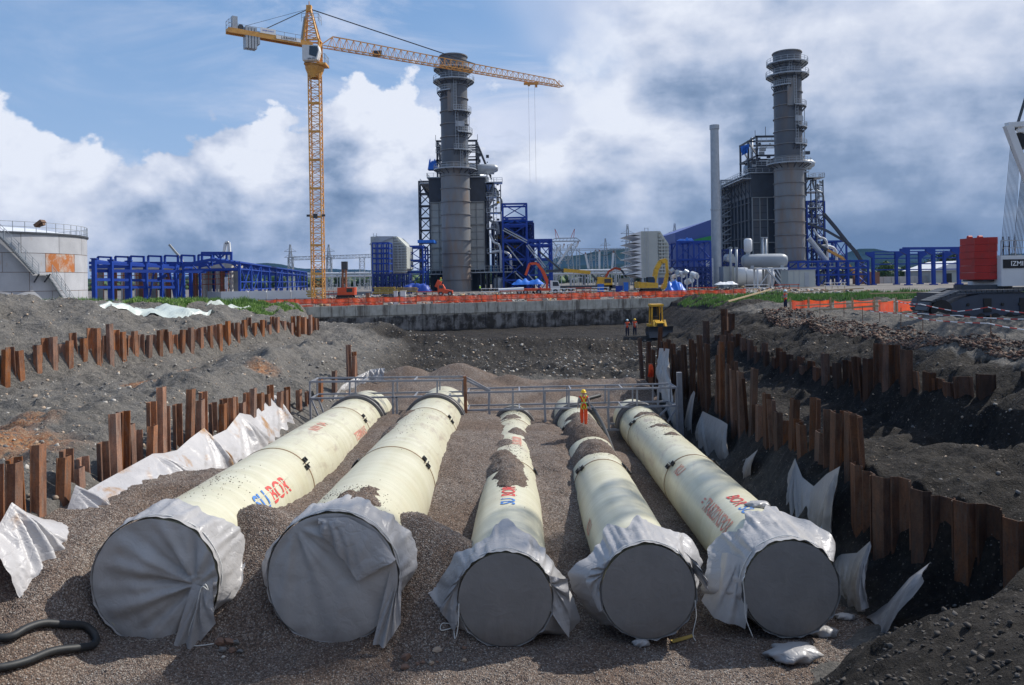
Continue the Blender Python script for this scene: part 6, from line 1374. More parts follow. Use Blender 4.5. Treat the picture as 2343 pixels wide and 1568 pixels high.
# left hall: row of portal columns, then the long roofed shed running away
hl = thing('steel_structure', 'row of open royal blue portal frames left of the long blue shed', 'steel structure', (PX(340, 130), 135, 0))
HH = 4.6
pxs = [216, 255, 297, 334, 369, 401]
for i, px in enumerate(pxs):
    y = 128 + i * 3.5; x = PX(px, y, 655); zt = PZ(px, 593 + i * 2.6, y)
    w_ = .62 - i * .03
    up(hl, 'column', M['blue'], lambda mb: mb.box((x - w_ / 2, y - w_ / 2, 0), (x + w_ / 2, y + w_ / 2, zt)))
    up(hl, 'column_cap', M['blue'], lambda mb: mb.box((x - w_ / 2 - .15, y - w_ / 2 - .1, zt), (x + w_ / 2 + .15, y + w_ / 2 + .1, zt + .15)))
    yb = y + 16; xb = PX(px + 36, yb, 655); zb2 = zt
    up(hl, 'rear_column', M['blue'], lambda mb: mb.box((xb - .3, yb - .3, 0), (xb + .3, yb + .3, zb2 + .4)))
    one(hl, 'tie_beam', M['blue'], ((x, y, zt - .3), (xb, yb, zb2 - .2)), w=.4, h=.5)
    if i:
        for f in (.08, .45, .62): one(hl, 'beam', M['blue'], ((px_[0], px_[1], px_[2] * (1 - f)), (x, y, zt * (1 - f))), w=.35, h=.45)
    px_ = (x, y, zt)
for i, px in enumerate((225, 265, 300, 340, 378, 416, 455)):   # raised little frames on the roof line
    y = 150; x = PX(px, y, 655); x2 = PX(px + 30, y, 655); zt = PZ(px, 588 - i * .7, y); zb3 = zt - 2.2
    one(hl, 'roof_frame', M['blue'], ((x, y, zb3), (x, y, zt)), ((x2, y, zb3), (x2, y, zt)), ((x, y, zt), (x2, y, zt - .15)), ((x, y, zb3 + .5), (x2, y, zb3 + .5)), w=.35)
one(hl, 'long_beam', M['blue'], (P(205, 612, 148), P(480, 606, 150)), (P(205, 602, 151), P(480, 603, 151)), (P(215, 620, 130), P(470, 622, 146)), w=.55)
for px, k in ((325, 1), (352, -1), (388, 1), (420, -1), (365, 1)): one(hl, 'brace', M['blue'], (P(px, 622, 146), Vector((PX(px + 12 * k, 146), 146, 0))), w=.3)
one(hl, 'loose_brace', M['blue'], (P(361, 640, 140), P(381, 630, 140)), w=.5)
sh = thing('steel_structure', 'long blue steel shed frame running away towards the yellow tower crane', 'steel structure', (-62, 180, 0))
A_, B_ = Vector((PX(548, 140), 140, 0)), Vector((PX(702, 285), 285, 0)); nb = 11
Lf, Lb = Vector((PX(420, 142), 142, 0)), Vector((PX(640, 290), 290, 0))
zE = 6.65; zR = 6.5
for i in range(nb + 1):
    f = i / nb; p = A_.lerp(B_, f); q = Lf.lerp(Lb, f); m_ = (p + q) / 2
    one(sh, 'column', M['blue'], (p, p + Vector((0, 0, zE))), w=.42)
    one(sh, 'column', M['blue'], (q, q + Vector((0, 0, zE))), w=.42)
    one(sh, 'rafter', M['blue'], (p + Vector((0, 0, zE)), m_ + Vector((0, 0, zR + 1.0))), (q + Vector((0, 0, zE)), m_ + Vector((0, 0, zR + 1.0))), w=.35, h=.5)
    one(sh, 'bottom_chord', M['blue'], (p + Vector((0, 0, zE - .9)), q + Vector((0, 0, zE - .9))), w=.25, h=.3)
    for k in range(4):
        g0 = p.lerp(q, k / 4) + Vector((0, 0, zE - .9)); g1 = p.lerp(q, (k + .5) / 4) + Vector((0, 0, zE + (zR + 1 - zE) * (1 - abs(1 - (k + .5) / 2))))
        one(sh, 'web', M['blue'], (g0, g1), w=.18)
for k in range(7):
    f = k / 6
    a = A_.lerp(Lf, f / 2) + Vector((0, 0, zE + (zR + 1 - zE) * f + .3)); b_ = B_.lerp(Lb, f / 2) + Vector((0, 0, zE + (zR + 1 - zE) * f + .3))
    one(sh, 'purlin', M['blue'], (a, b_), w=.28)
for z in (zE - .9, 1.9, 3.4): one(sh, 'side_rail', M['blue'], (A_ + Vector((0, 0, z)), B_ + Vector((0, 0, z))), w=.22)
for i in (0, 1, 4, 8): 
    p = A_.lerp(B_, i / nb); q = A_.lerp(B_, (i + 1) / nb); one(sh, 'brace', M['blue'], (p, q + Vector((0, 0, zE))), (q, p + Vector((0, 0, zE))), w=.16)
bx = thing('roof_structure', 'small raised blue frame on top of the shed near its front', 'steel structure', P(505, 600, 165))
for px in (462, 488, 503, 518, 529): one(bx, 'post', M['blue'], (P(px, 578, 165), P(px, 600, 165)), w=.4)
one(bx, 'beam', M['blue'], (P(461, 579, 165), P(531, 579, 165)), (P(461, 583, 172), P(531, 581, 172)), w=.5)
one(bx, 'brace', M['blue'], (P(490, 580, 165), P(503, 592, 165)), (P(516, 580, 165), P(503, 592, 165)), w=.3)
up(thing('white_sheet', 'narrow white sheet hung inside the blue shed', 'sheeting', P(520, 650, 150)), 'sheet', M['white'], lambda mb: mb.box(P(514, 662, 150), P(521, 634, 150) + Vector((0, .1, 0))))
lw = thing('low_wall', 'low whitewashed concrete wall in front of the blue shed', 'wall', (PX(620, 136), 136, 0))
for a, b_, gap in ((505, 566, 0), (568, 608, 0), (610, 664, 0), (666, 716, 0)):
    up(lw, 'wall_panel', M['white'] if True else M['conc'], lambda mb: mb.box((PX(a, 136), 136, 0), (PX(b_, 136), 136.5, PZ(600, 666, 136))))
up(lw, 'return_wall', M['conc'], lambda mb: mb.prism([(PX(505, 136), 135.99), (PX(505, 136), 136.5), (PX(400, 137), 152), (PX(400, 137), 151.5)], 'z', 0, PZ(600, 667, 136)))

# far concrete pump booms above the hall
def boom(label, pts, r, mat, cat='crane boom'):
    g_ = thing('pump_boom', label, cat, Vector(pts[-1])); 
    for a, b_ in zip(pts[:-1], pts[1:]): one(g_, 'boom_section', mat, (a, b_), w=r)
boom('short raised pump boom sticking out above the blue portal frames', [P(387, 560, 220), P(402, 578, 220), P(415, 592, 220), P(424, 622, 220)], .55, M['casing'])
boom('white folded pump boom rising above the blue shed', [P(511, 590, 240), P(516, 556, 240), P(523, 555, 240), P(526, 590, 240), P(528, 640, 240)], .8, M['white'])

# ================================================================== TOWER CRANE
TC = 127.0
cb_ = Vector((PX(728.5, TC, 682), TC, 0)); tcx = cb_.x
tc = thing('tower_crane', 'tall yellow tower crane with a long lattice jib reaching right', 'tower crane', cb_)
def zc_(py, px=724): return PZ(px, py, TC)
zslew = zc_(172); zjib = zc_(100); ztop = zc_(12); ncs = 8; mw = 1.75
z = 0.0
for i in range(ncs):
    z0 = zslew * i / ncs; z1 = zslew * (i + 1) / ncs
    up(tc, 'mast_section', M['crane'], lambda mb: lattice(mb, (tcx, TC, z0), (tcx, TC, z1), mw, mw, 5, .17, .075))
    up(tc, 'mast_collar', M['crane'], lambda mb: mb.box((tcx - mw / 2 - .1, TC - mw / 2 - .1, z1 - .35), (tcx + mw / 2 + .1, TC - mw / 2 + .06, z1)))
up(tc, 'mast_lamp', M['dkgrey'], lambda mb: (mb.box((tcx - .35, TC - 1.2, zc_(501)), (tcx + .3, TC - .9, zc_(491))), mb.box((tcx - 1.5, TC - .9, zc_(497)), (tcx - 1.0, TC - .7, zc_(492))), mb.box((tcx + 1.0, TC - .9, zc_(497)), (tcx + 1.5, TC - .7, zc_(492)))))
up(tc, 'slewing_ring', M['crane'], lambda mb: mb.lathe((tcx, TC, 0), [(.9, zslew - .6), (1.5, zslew + .9), (1.55, zslew + 1.3), (.2, zslew + 1.4)], 20))
up(tc, 'slewing_platform', M['crane'], lambda mb: mb.box((tcx - 1.4, TC - 1.4, zslew + 1.35), (tcx + 2.1, TC + 1.3, zslew + 1.65)))
up(tc, 'turntable_frame', M['crane'], lambda mb: lattice(mb, (tcx, TC, zslew + 1.6), (tcx, TC, zjib + .4), 1.9, 1.9, 2, .28, .2))
jd = Vector((42.0, 30.0, 0)).normalized(); side = Vector((jd.y, -jd.x, 0))         # side faces the camera
cabc = Vector((tcx + .1, TC - 1.7, 0))
cz0, cz1 = zc_(146), zc_(113)
cab = up(tc, 'cab', M['white'], lambda mb: mb.prism([(tcx - 1.35, cz0 - .1), (tcx + 1.0, cz0), (tcx + 1.35, cz0 + 1.5), (tcx + 1.2, cz1 - .1), (tcx - 1.35, cz1)], 'y', TC - 2.5, TC - .9))
up(cab, 'cab_window', M['glass'], lambda mb: mb.prism([(tcx - .25, cz0 + .75), (tcx + .85, cz0 + .35), (tcx + 1.2, cz0 + 1.4), (tcx + 1.08, cz1 - .3), (tcx - .15, cz1 - .2)], 'y', TC - 2.56, TC - 2.5))
place_text('LIEBHERR', .34, (tcx + .1, TC - 2.5, cz0 + .14), (1, 0, .06), (0, 0, 1), M['textblack'], tc, offset=.02)
up(tc, 'platform_railing', M['galv'], lambda mb: rail_line(mb, [(tcx + .2, TC - 1.4, zslew + 1.65), (tcx + 2.0, TC - 1.4, zslew + 1.65), (tcx + 2.0, TC + 1.3, zslew + 1.65)], h=1.4, step=.9, w=.06))
# tower head
hd = []
for sx, sy in ((-1, -1), (1, -1), (1, 1), (-1, 1)):
    a = Vector((tcx - .3 + sx * 1.25, TC + sy * .9, zjib)); b_ = Vector((tcx - .75 + sx * .3, TC + sy * .3, ztop - .8)); hd.append((a, b_)); one(tc, 'head_chord', M['crane'], (a, b_), w=.24)
mb = MB()
for i in range(7):
    f0, f1 = i / 7, (i + 1) / 7
    for k in range(4):
        a, b_ = hd[k], hd[(k + 1) % 4]; mb.bar(a[0].lerp(a[1], f0), b_[0].lerp(b_[1], f1), .09); mb.bar(a[0].lerp(a[1], f1), b_[0].lerp(b_[1], f1), .08)
mb.build('head_lacing', M['crane'], tc)
tp_ = Vector((tcx - .75, TC, ztop - .6)); up(tc, 'head_tip', M['crane'], lambda mb: (mb.box(tp_ - Vector((.4, .4, .5)), tp_ + Vector((.4, .4, .5))), mb.bar(tp_, tp_ + Vector((0, 0, 1.2)), .12)))
up(tc, 'head_railing', M['galv'], lambda mb: rail_line(mb, [tp_ + Vector((-1.0, -1, -2.4)), tp_ + Vector((1.7, -1, -2.4)), tp_ + Vector((1.7, 1, -2.4))], h=1.3, step=.9, w=.06))
up(tc, 'head_ladder', M['galv'], lambda mb: mb.bar((tcx - 1.9, TC - .8, zjib), (tcx - 1.35, TC - .4, ztop - 2), .1, .4))
# jib: triangular lattice, apex up
zj0 = zc_(104); j0 = Vector((tcx, TC, zj0)) + jd * 1.0; jl = 52.0
def jp(s, dz=0, ds=0): return Vector((tcx, TC, zj0 + dz)) + jd * s + side * ds
nsec = 10
for i in range(nsec):
    s0, s1 = 1.2 + (jl - 1.2) * i / nsec, 1.2 + (jl - 1.2) * (i + 1) / nsec; mb = MB(); hh0 = 2.0 - .8 * i / nsec; hh1 = 2.0 - .8 * (i + 1) / nsec
    if i == 0: hh0 = .1
    for ds in (-.7, .7): mb.bar(jp(s0, 0, ds), jp(s1, 0, ds), .13)
    if i == 0: mb.bar(jp(s0, .3), jp(s0 + 2.0, hh1), .16); mb.bar(jp(s0 + 2.0, hh1), jp(s1, hh1), .16); hh0 = hh1
    elif i == nsec - 1: mb.bar(jp(s0, hh0), jp(s1 - 1.8, hh1), .15); mb.bar(jp(s1 - 1.8, hh1), jp(s1, 0), .12)
    else: mb.bar(jp(s0, hh0), jp(s1, hh1), .14)
    n = 4
    for k in range(n):
        u0, u1 = s0 + (s1 - s0) * k / n, s0 + (s1 - s0) * (k + 1) / n; um = (u0 + u1) / 2; hm_ = hh0 + (hh1 - hh0) * (k + .5) / n
        if i == 0 and k == 0: continue
        for ds in (-.7, .7): mb.bar(jp(u0, 0, ds), jp(um, hm_), .065); mb.bar(jp(um, hm_), jp(u1, 0, ds), .065)
        mb.bar(jp(u0, 0, -.7), jp(u1, 0, .7), .07); mb.bar(jp(u1, 0, -.7), jp(u1, 0, .7), .07)
    mb.build('jib_section', M['crane'], tc)
up(tc, 'jib_winch', M['dkgrey'], lambda mb: mb.box(jp(10.6, -.1, -.5), jp(11.8, .9, .5)))
up(tc, 'trolley', M['crane'], lambda mb: (mb.box(jp(43.0, -.6, -.7), jp(45.6, -.15, .7)), mb.box(jp(43.2, -1.1, .3), jp(43.6, -.5, .5)), mb.box(jp(45.0, -1.1, .3), jp(45.4, -.5, .5))))
for ds in (43.6, 45.1): up(tc, 'hoist_rope', M['grey'], lambda mb: mb.bar(jp(ds, -.6), (jp(ds).x, jp(ds).y, 22), .035))
for a, b_, w_ in ((tp_, jp(31.5, 1.5), .14), (tp_, jp(31.0, 1.5, .3), .07)): up(tc, 'pendant_bar', M['dkgrey'], lambda mb: mb.bar(a, b_, w_))
# counter jib
cjl = -13.9
up(tc, 'counter_jib', M['crane'], lambda mb: (mb.bar(jp(-.5, -.1, .6), jp(cjl, .0, .6), .25, .75), mb.bar(jp(-.5, -.1, -.6), jp(cjl, .0, -.6), .25, .75), mb.bar(jp(-7.5, .1, 0), jp(cjl, .1, 0), 1.3, .4), mb.bar(jp(-.5, .2, 0), jp(-7.5, .2, 0), 1.3, .1)))
for ds in range(5): up(tc, 'counterweight', M['conc'] if False else M['galv'], lambda mb: mb.box(jp(-12.6 + ds * .42, -2.9 + (ds == 4) * 1.0, -.62), jp(-12.25 + ds * .42, 1.1, .62)) if False else mb.bar(jp(-11.1 + ds * .46, -2.3 + (ds > 3) * .8, 0), jp(-11.1 + ds * .46, 1.0 if ds < 4 else .5, 0), 1.4, .36, up=jd))
up(tc, 'switch_cabinet', M['galv'], lambda mb: mb.bar(jp(-12.8, .4), jp(-12.8, 2.3), .9, .8, up=jd))
up(tc, 'winch_drum', M['dkgrey'], lambda mb: mb.tube([jp(-11.9, .8, -.4), jp(-11.9, .8, .4)], .42, 14))
up(tc, 'railing', M['galv'], lambda mb: rail_line(mb, [jp(-1, .3, -.8), jp(-13.8, .4, -.8), jp(-13.8, .4, .8), jp(-13.2, .4, .8)], h=1.2, step=1.8, w=.05))
up(tc, 'banner', M['textwhite'], lambda mb: mb.bar(jp(-9.0, .75, .72), jp(-6.6, .75, .72), .06, .85))
up(tc, 'name_board', M['textwhite'], lambda mb: mb.bar(jp(-6.55, .1, .78), jp(-2.6, .1, .78), .06, .58))
place_text('ERSEM INSAAT', .28, jp(-7.8, .75, .80), jd, (0, 0, 1), M['textblue'], tc, offset=.0)
place_text('LIEBHERR', .55, jp(-4.55, .1, .84), jd, (0, 0, 1), M['textblack'], tc, offset=.0, spacing=1.1)
for dz, w_ in ((0, .13), (.5, .05)): up(tc, 'pendant_bar', M['dkgrey'], lambda mb: mb.bar(tp_, jp(-8.1 - dz * 6, 1.2), w_))
# ================================================================== SWITCHYARD, PYLONS, PIPE BRIDGE
def pylon(label, px, pyt, depth, w, mat=M['galv'], arms=True, horns=False, pyb=None, cat='pylon'):
    x = PX(px, depth, 640); zt = PZ(px, pyt, depth)
    rt = thing('pylon', label, cat, (x, depth, 0), 'lattice pylons of the switchyard')
    up(rt, 'mast', mat, lambda mb: lattice(mb, (x, depth, 0), (x, depth, zt), w, w, 9, .22, .12, w2=w * .14, h2=w * .14))
    if arms:
        for f in (.72, .85): up(rt, 'cross_arm', mat, lambda mb: (mb.bar((x - w * .8, depth, zt * f), (x + w * .8, depth, zt * f), .2), mb.bar((x - w * .8, depth, zt * f), (x, depth, zt * f + 1.5), .12), mb.bar((x + w * .8, depth, zt * f), (x, depth, zt * f + 1.5), .12)))
    return rt
pylon('thin lattice pylon left of the yellow crane tower', 665, 560, 330, 3.2)
pylon('thin lattice pylon just right of the yellow crane tower', 753, 560, 330, 3.2)
pylon('slender pylon seen between the two plants', 1386, 546, 380, 3.2)
pylon('slender pylon left of the hooded filter house', 1437, 514, 330, 3.6)
pylon('slender pylon behind the hooded filter house', 1545, 512, 360, 3.6)
pylon('faint small pylon right of the forked one', 1352, 575, 430, 3)
# forked pylon
fd = 330; g_ = thing('forked_pylon', 'big grey forked pylon with two red tips between the plants', 'pylon', (PX(1290, fd), fd, 0))
for a, b_ in (((1272, 640), (1278, 560)), ((1308, 640), (1302, 560)), ((1290, 600), (1262, 556)), ((1290, 600), (1318, 556))): up(g_, 'leg', M['galv'], lambda mb: lattice(mb, P(*a, fd), P(*b_, fd), 2.6, 2.6, 6, .2, .11, w2=1.6, h2=1.6))
up(g_, 'bridge', M['galv'], lambda mb: (mb.bar(P(1254, 553, fd), P(1328, 552, fd), .5), mb.bar(P(1270, 546, fd), P(1318, 545, fd), .4), mb.bar(P(1254, 553, fd), P(1270, 546, fd), .3), mb.bar(P(1328, 552, fd), P(1318, 545, fd), .3), [mb.bar(P(1270 + i * 8, 553, fd), P(1274 + i * 8, 546, fd), .18) for i in range(6)]))
for px, tx_ in ((1275, 1269), (1308, 1314)): up(g_, 'red_tip', material('red_white_tip', (0.55, 0.16, 0.14), None, .6), lambda mb: (mb.bar(P(px - 3, 546, fd), P(tx_, 524, fd), .22), mb.bar(P(px + 4, 546, fd), P(tx_, 524, fd), .22)))
for i, (a, b_) in enumerate((((1262, 595), (1283, 562)), ((1275, 605), (1308, 558)), ((1322, 557), (1318, 566)), ((1339, 582), (1346, 615)), ((1371, 576), (1371, 615)), ((1403, 579), (1400, 615)), ((1290, 562), (1287, 568)))):
    q = thing('insulator', ['long white insulator string slanting at the far left of the yard', 'longest white insulator string under the forked pylon', 'short insulator hanging from the right end of the forked pylon', 'first hanging insulator right of the forked pylon', 'second hanging insulator right of the forked pylon', 'third hanging insulator right of the forked pylon', 'tiny insulator under the middle of the forked pylon'][i], 'insulator', P(*b_, 320), 'insulator strings of the switchyard')
    up(q, 'string', M['white'], lambda mb: mb.bar(P(*a, 320), P(*b_, 320), .75))
    up(q, 'cap', M['clay'], lambda mb: mb.bar(P(a[0], a[1] - 4, 320), P(*a, 320), .5))
gt = thing('gantry', 'long thin steel gantry line across the switchyard', 'gantry', (PX(1350, 340), 340, 0))
up(gt, 'beam', M['galv'], lambda mb: lattice(mb, P(1262, 572, 340), P(1545, 569, 340), .8, .8, 40, .12, .07))
for px in (1262, 1322, 1366, 1404, 1440, 1480): up(gt, 'post', M['galv'], lambda mb: lattice(mb, (PX(px, 340), 340, 0), P(px, 571, 340), 1.5, 1.5, 8, .13, .08))
for k, (a, b_, s) in enumerate(((1404, 1446, 24), (1320, 1362, 10), (1362, 1404, 12))):
    up(gt, 'conductor', M['dkgrey'], lambda mb: mb.tube([P(a + (b_ - a) * i / 10, 573 + s * (1 - (2 * i / 10 - 1) ** 2), 336) for i in range(11)], .12, 5))
g2 = thing('gantry', 'steel gantry left of the narrow blue tower', 'gantry', (PX(755, 330), 330, 0))
up(g2, 'beam', M['galv'], lambda mb: lattice(mb, P(664, 592, 330), P(850, 586, 330), 1.4, 1.4, 26, .18, .10))
for px in (665, 753, 828): up(g2, 'post', M['galv'], lambda mb: lattice(mb, (PX(px, 330), 330, 0), P(px, 590, 330), 2.0, 2.0, 8, .16, .10))
pb = thing('pipe_bridge', 'long white double pipe bridge crossing behind the yard', 'pipe bridge', (PX(1100, 300), 300, 0))
for a, b_ in ((700, 850), (1260, 1450)):
    for dy_ in (0, 8): up(pb, 'pipe', M['white'], lambda mb: mb.tube([P(a, 627 + dy_ * .8 - (a > 1000) * 6, 300), P(b_, 625 + dy_ * .8 - (a > 1000) * 7.5, 300)], .42, 8))
    for px in range(a + 10, b_, 34): one(pb, 'support', M['galv'], (P(px, 622, 300), Vector((PX(px, 300), 300, 0))), w=.4)
yard = thing('switchgear', 'low grey switchgear bays at the foot of the pylons', 'switchgear', (PX(1370, 320), 320, 0))
rn = random.Random(3)
for i in range(46):
    px = rn.uniform(1265, 1445); h = rn.uniform(2, 6.5); d_ = rn.uniform(290, 350)
    o = up(yard, 'bushing', M[rn.choice(['galv', 'white', 'galv'])], lambda mb: (mb.bar((PX(px, d_), d_, 0), (PX(px, d_), d_, h), .25), mb.bar((PX(px, d_) - .6, d_, h), (PX(px, d_) + .6, d_, h), .35, .5)))
yard2 = thing('switchgear', 'low grey switchgear bays left of the narrow blue tower', 'switchgear', (PX(790, 320), 320, 0))
for i in range(22):
    px = rn.uniform(742, 850); h = rn.uniform(2, 6); d_ = rn.uniform(290, 340)
    up(yard2, 'bushing', M['galv'], lambda mb: (mb.bar((PX(px, d_), d_, 0), (PX(px, d_), d_, h), .22), mb.bar((PX(px, d_) - .5, d_, h), (PX(px, d_) + .5, d_, h), .3)))

# ================================================================== RIGHT: PORTAL FRAMES, HOUSE, TREES
PD = 205.0
def portal(root, px, pyt, depth, k, w=.62):
    x = PX(px, depth, 628); zt = PZ(px, pyt, depth)
    up(root, 'column', M['blue'], lambda mb: mb.prism([(x - w / 2, 0), (x - w / 2, zt - 1.6), (x - w / 2 - (1.5 if k < 0 else 0), zt - .7), (x - w / 2 - (1.5 if k < 0 else 0), zt), (x + w / 2 + (1.5 if k > 0 else 0), zt), (x + w / 2 + (1.5 if k > 0 else 0), zt - .7), (x + w / 2, zt - 1.6), (x + w / 2, 0)], 'y', depth - .4, depth + .4))
    up(root, 'base_plate', M['blue'], lambda mb: mb.box((x - w, depth - .7, 0), (x + w, depth + .7, .3)))
p1_ = thing('portal_structure', 'open row of blue portal columns in front of the wooded hill on the right', 'steel structure', (PX(2090, PD), PD, 0))
for px, pyt, dd, k in ((1997, 577, 205, -1), (2050, 577, 205, 1), (2104, 577, 205, 1), (2160, 577, 205, 1)): portal(p1_, px, pyt, dd, k)
for px, pyt, dd, k in ((2077, 569, 190, -1), (2135, 569, 190, -1), (2193, 569, 190, -1)): portal(p1_, px, pyt, dd, k, .72)
for py in (577, 583, 592, 605, 618): one(p1_, 'rail', M['blue'], (P(1995, py, 205), P(2195, py - 2, 205)), w=.28)
one(p1_, 'beam', M['blue'], (P(2065, 569, 190), P(2200, 568, 190)), w=.6)
ho = thing('house', 'pale house with a white pitched roof behind the blue portal columns', 'house', (PX(2170, 230), 235, 0))
up(ho, 'wall', M['cream'], lambda mb: mb.box((PX(2128, 230), 230, 0), (PX(2235, 230), 245, PZ(2150, 618, 230))))
up(ho, 'roof', M['white'], lambda mb: mb.prism([(PX(2124, 230), PZ(2150, 619, 230)), (PX(2190, 230), PZ(2190, 597, 230)), (PX(2245, 230), PZ(2190, 610, 230)), (PX(2245, 230), PZ(2190, 619, 230))], 'y', 229, 246))
up(ho, 'doorway', M['black'], lambda mb: mb.box((PX(2158, 229.9), 229.9, 0), (PX(2177, 229.9), 229.99, PZ(2150, 626, 230))))
hw = thing('boundary_wall', 'low grey boundary wall and sheds left of the pale house', 'wall', (PX(2060, 232), 232, 0))
for px in range(1985, 2126, 18): up(hw, 'wall_panel', M['conc'], lambda mb: mb.box((PX(px, 232), 232, 0), (PX(px + 17, 232), 232.4, PZ(2050, 633, 232))))
up(hw, 'brown_shed', M['clay'], lambda mb: mb.box((PX(1960, 228), 228, 0), (PX(2012, 228), 231, PZ(1985, 623, 228))))
def tree(label, px, pyt, wpx, depth, seed, mat=M['leaf'], kind='tree'):
    rn = np.random.RandomState(seed); x = PX(px, depth); H = PZ(px, pyt, depth); Rr = wpx / 2 / FP * depth
    rt = thing('tree', label, 'tree', (x, depth, 0), 'trees at the edge of the plain')
    up(rt, 'trunk', M['bark'], lambda mb: mb.tube([(x, depth, 0), (x + .1, depth, H * .35), (x - .1, depth, H * .7)], [.35, .25, .1], 7))
    V = []; F = []; mb = MB(); nc = 26
    cl = []
    for i in range(nc):
        a = rn.uniform(0, 6.28); rr = Rr * math.sqrt(rn.rand()) * .8; zc = H * (.32 + .52 * rn.rand()); sh_ = 1 - abs((zc / H) - .55) * 1.1
        cl.append((x + math.cos(a) * rr * sh_, depth + math.sin(a) * rr * sh_, zc, Rr * rn.uniform(.22, .42)))
    cl.append((x, depth, H * .86, Rr * .3))
    for (cx_, cy_, cz_, cr2) in cl:
        for k in range(70):
            d_ = rn.randn(3); d_ /= np.linalg.norm(d_); r_ = cr2 * (.75 + .35 * rn.rand()); c_ = np.array([cx_, cy_, cz_]) + d_ * r_ * np.array([1, 1, .8])
            u_ = rn.randn(3); u_ /= np.linalg.norm(u_); v_ = np.cross(u_, d_); s = rn.uniform(.15, .38) * (Rr / 5 + .4)
            k0 = mb.verts([c_ - u_ * s, c_ + v_ * s * .8, c_ + u_ * s, c_ - v_ * s * .8]); mb.face([k0, k0 + 1, k0 + 2, k0 + 3])
    mb.build('crown', mat, rt); return rt
for i, (lab, px, pyt, w, d) in enumerate((('small bright bush-like tree at the left of the portal columns', 2026, 596, 46, 255), ('low tree between the second and third portal columns', 2075, 606, 40, 262), ('big dark tree left of the pale house', 2128, 594, 52, 258), ('tall dark tree behind the pale house', 2162, 571, 66, 262), ('wide dark tree between the house and the red counterweight', 2205, 568, 70, 270), ('low tree at the foot of the portal row', 2098, 615, 34, 262), ('pale tree behind the crane lines at the right edge', 2320, 578, 60, 275))):
    tree(lab, px, pyt, w, d, i, M['leaf'] if i in (0, 1) else M['leafdk'])
for i, (px, pyt, w) in enumerate(((560, 622, 40), (640, 628, 34), (690, 626, 30), (780, 630, 36), (1335, 616, 30), (1375, 614, 26), (1270, 620, 26), (500, 634, 40), (835, 634, 26), (1425, 618, 26))):
    tree(['broad tree inside the blue shed outline', 'round tree near the far end of the blue shed', 'tree at the last bay of the blue shed', 'dark tree right of the tower crane foot', 'tree under the hanging insulators', 'tree under the middle insulators', 'tree beside the lower blue turbine frame', 'tree behind the white sheet in the shed', 'small tree left of the narrow blue tower', 'small tree left of the hooded filter house'][i], px, pyt, w, 365, 20 + i, M['leafdk'])
# distant tree belt
rn = np.random.RandomState(9); n = 5200; xx = rn.uniform(-700, 700, n); yy = rn.uniform(480, 760, n); 
bulk('tree_belt', np.stack([xx, yy, 1 + 3.5 * rn.rand(n) ** 2], 1), 1.6 + 2.6 * rn.rand(n), [M['leafdk'], M['leaf'], M['leafdk']], jag=.25, seed=31, flat=(.8, 1.1), label='low belt of trees along the edge of the plain')

# ================================================================== CRAWLER CRANE AT THE RIGHT EDGE
KD = 45.0
kc = thing('crawler_crane', 'huge white crawler crane with black tracks at the right edge', 'crawler crane', (PX(2342, KD, 690), KD, 0))
tx0, tx1 = PX(2122, KD, 700), PX(2122, KD, 700) + 9.6; zt_ = 1.95; zb_ = -.02
def track(y0, y1):
    prof = [(tx0 + 1.3, 0.02), (tx0 + .35, .25), (tx0, .75), (tx0 + .25, 1.25), (tx0 + 1.9, zt_ - .12), (tx1 - 1.9, zt_ - .12), (tx1 - .2, 1.25), (tx1, .75), (tx1 - .4, .2), (tx1 - 1.3, .02)]
    pts = []; 
    for a, b_ in zip(prof, prof[1:] + prof[:1]):
        a, b_ = Vector((a[0], 0, a[1])), Vector((b_[0], 0, b_[1])); L = (b_ - a).length; n = max(1, round(L / .30))
        for i in range(n):
            p = a.lerp(b_, (i + .5) / n); d = (b_ - a).normalized(); nn = Vector((-d.z, 0, d.x)) 
            MB().bar(Vector((p.x, y0, p.z)) + nn * .06, Vector((p.x, y1, p.z)) + nn * .06, .25, .12, up=nn).build('track_shoe', M['dkgrey'] if i % 1 == 0 else M['black'], kc)
    up(kc, 'track_frame', material('track_blue_grey', (0.055, 0.07, 0.10), (0.045, 0.055, 0.08), .6, nscale=2), lambda mb: mb.prism([(tx0 + 1.1, .45), (tx0 + .8, .9), (tx0 + 2.1, 1.5), (tx0 + 3.2, 1.72), (tx1 - 3.2, 1.72), (tx1 - 2.1, 1.5), (tx1 - .8, .9), (tx1 - 1.1, .45)], 'y', y0 + .15, y1 - .15))
    for i in range(9): up(kc, 'track_roller', M['black'], lambda mb: mb.tube([(tx0 + 1.5 + i * .83, y0 + .1, .33), (tx0 + 1.5 + i * .83, y1 - .1, .33)], .27, 12))
    for xx_ in (tx0 + .85, tx1 - .85): up(kc, 'sprocket', M['black'], lambda mb: mb.tube([(xx_, y0 + .08, .80), (xx_, y1 - .08, .80)], .62, 16))
    for i in range(6): up(kc, 'frame_bolt', M['black'], lambda mb: mb.tube([(tx0 + 2.4 + i * 1.0, y0 + .08, 1.1), (tx0 + 2.4 + i * 1.0, y0 + .2, 1.1)], .09, 8))
    for i in (0, 1): up(kc, 'frame_hatch', M['black'], lambda mb: mb.box((tx0 + 3.3 + i * 2.1, y0 + .09, .65), (tx0 + 3.75 + i * 2.1, y0 + .149, 1.45)))
track(KD, KD + 1.3); tx0 += 3.0; tx1 += 3.0; track(KD + 6.5, KD + 7.8); tx0 -= 3.0; tx1 -= 3.0
up(kc, 'carbody', M['dkgrey'], lambda mb: mb.box((tx0 + 3, KD + 1.3, .7), (tx1 - 2.5, KD + 7, 1.7)))
bx0 = PX(2290, 47, 600); 
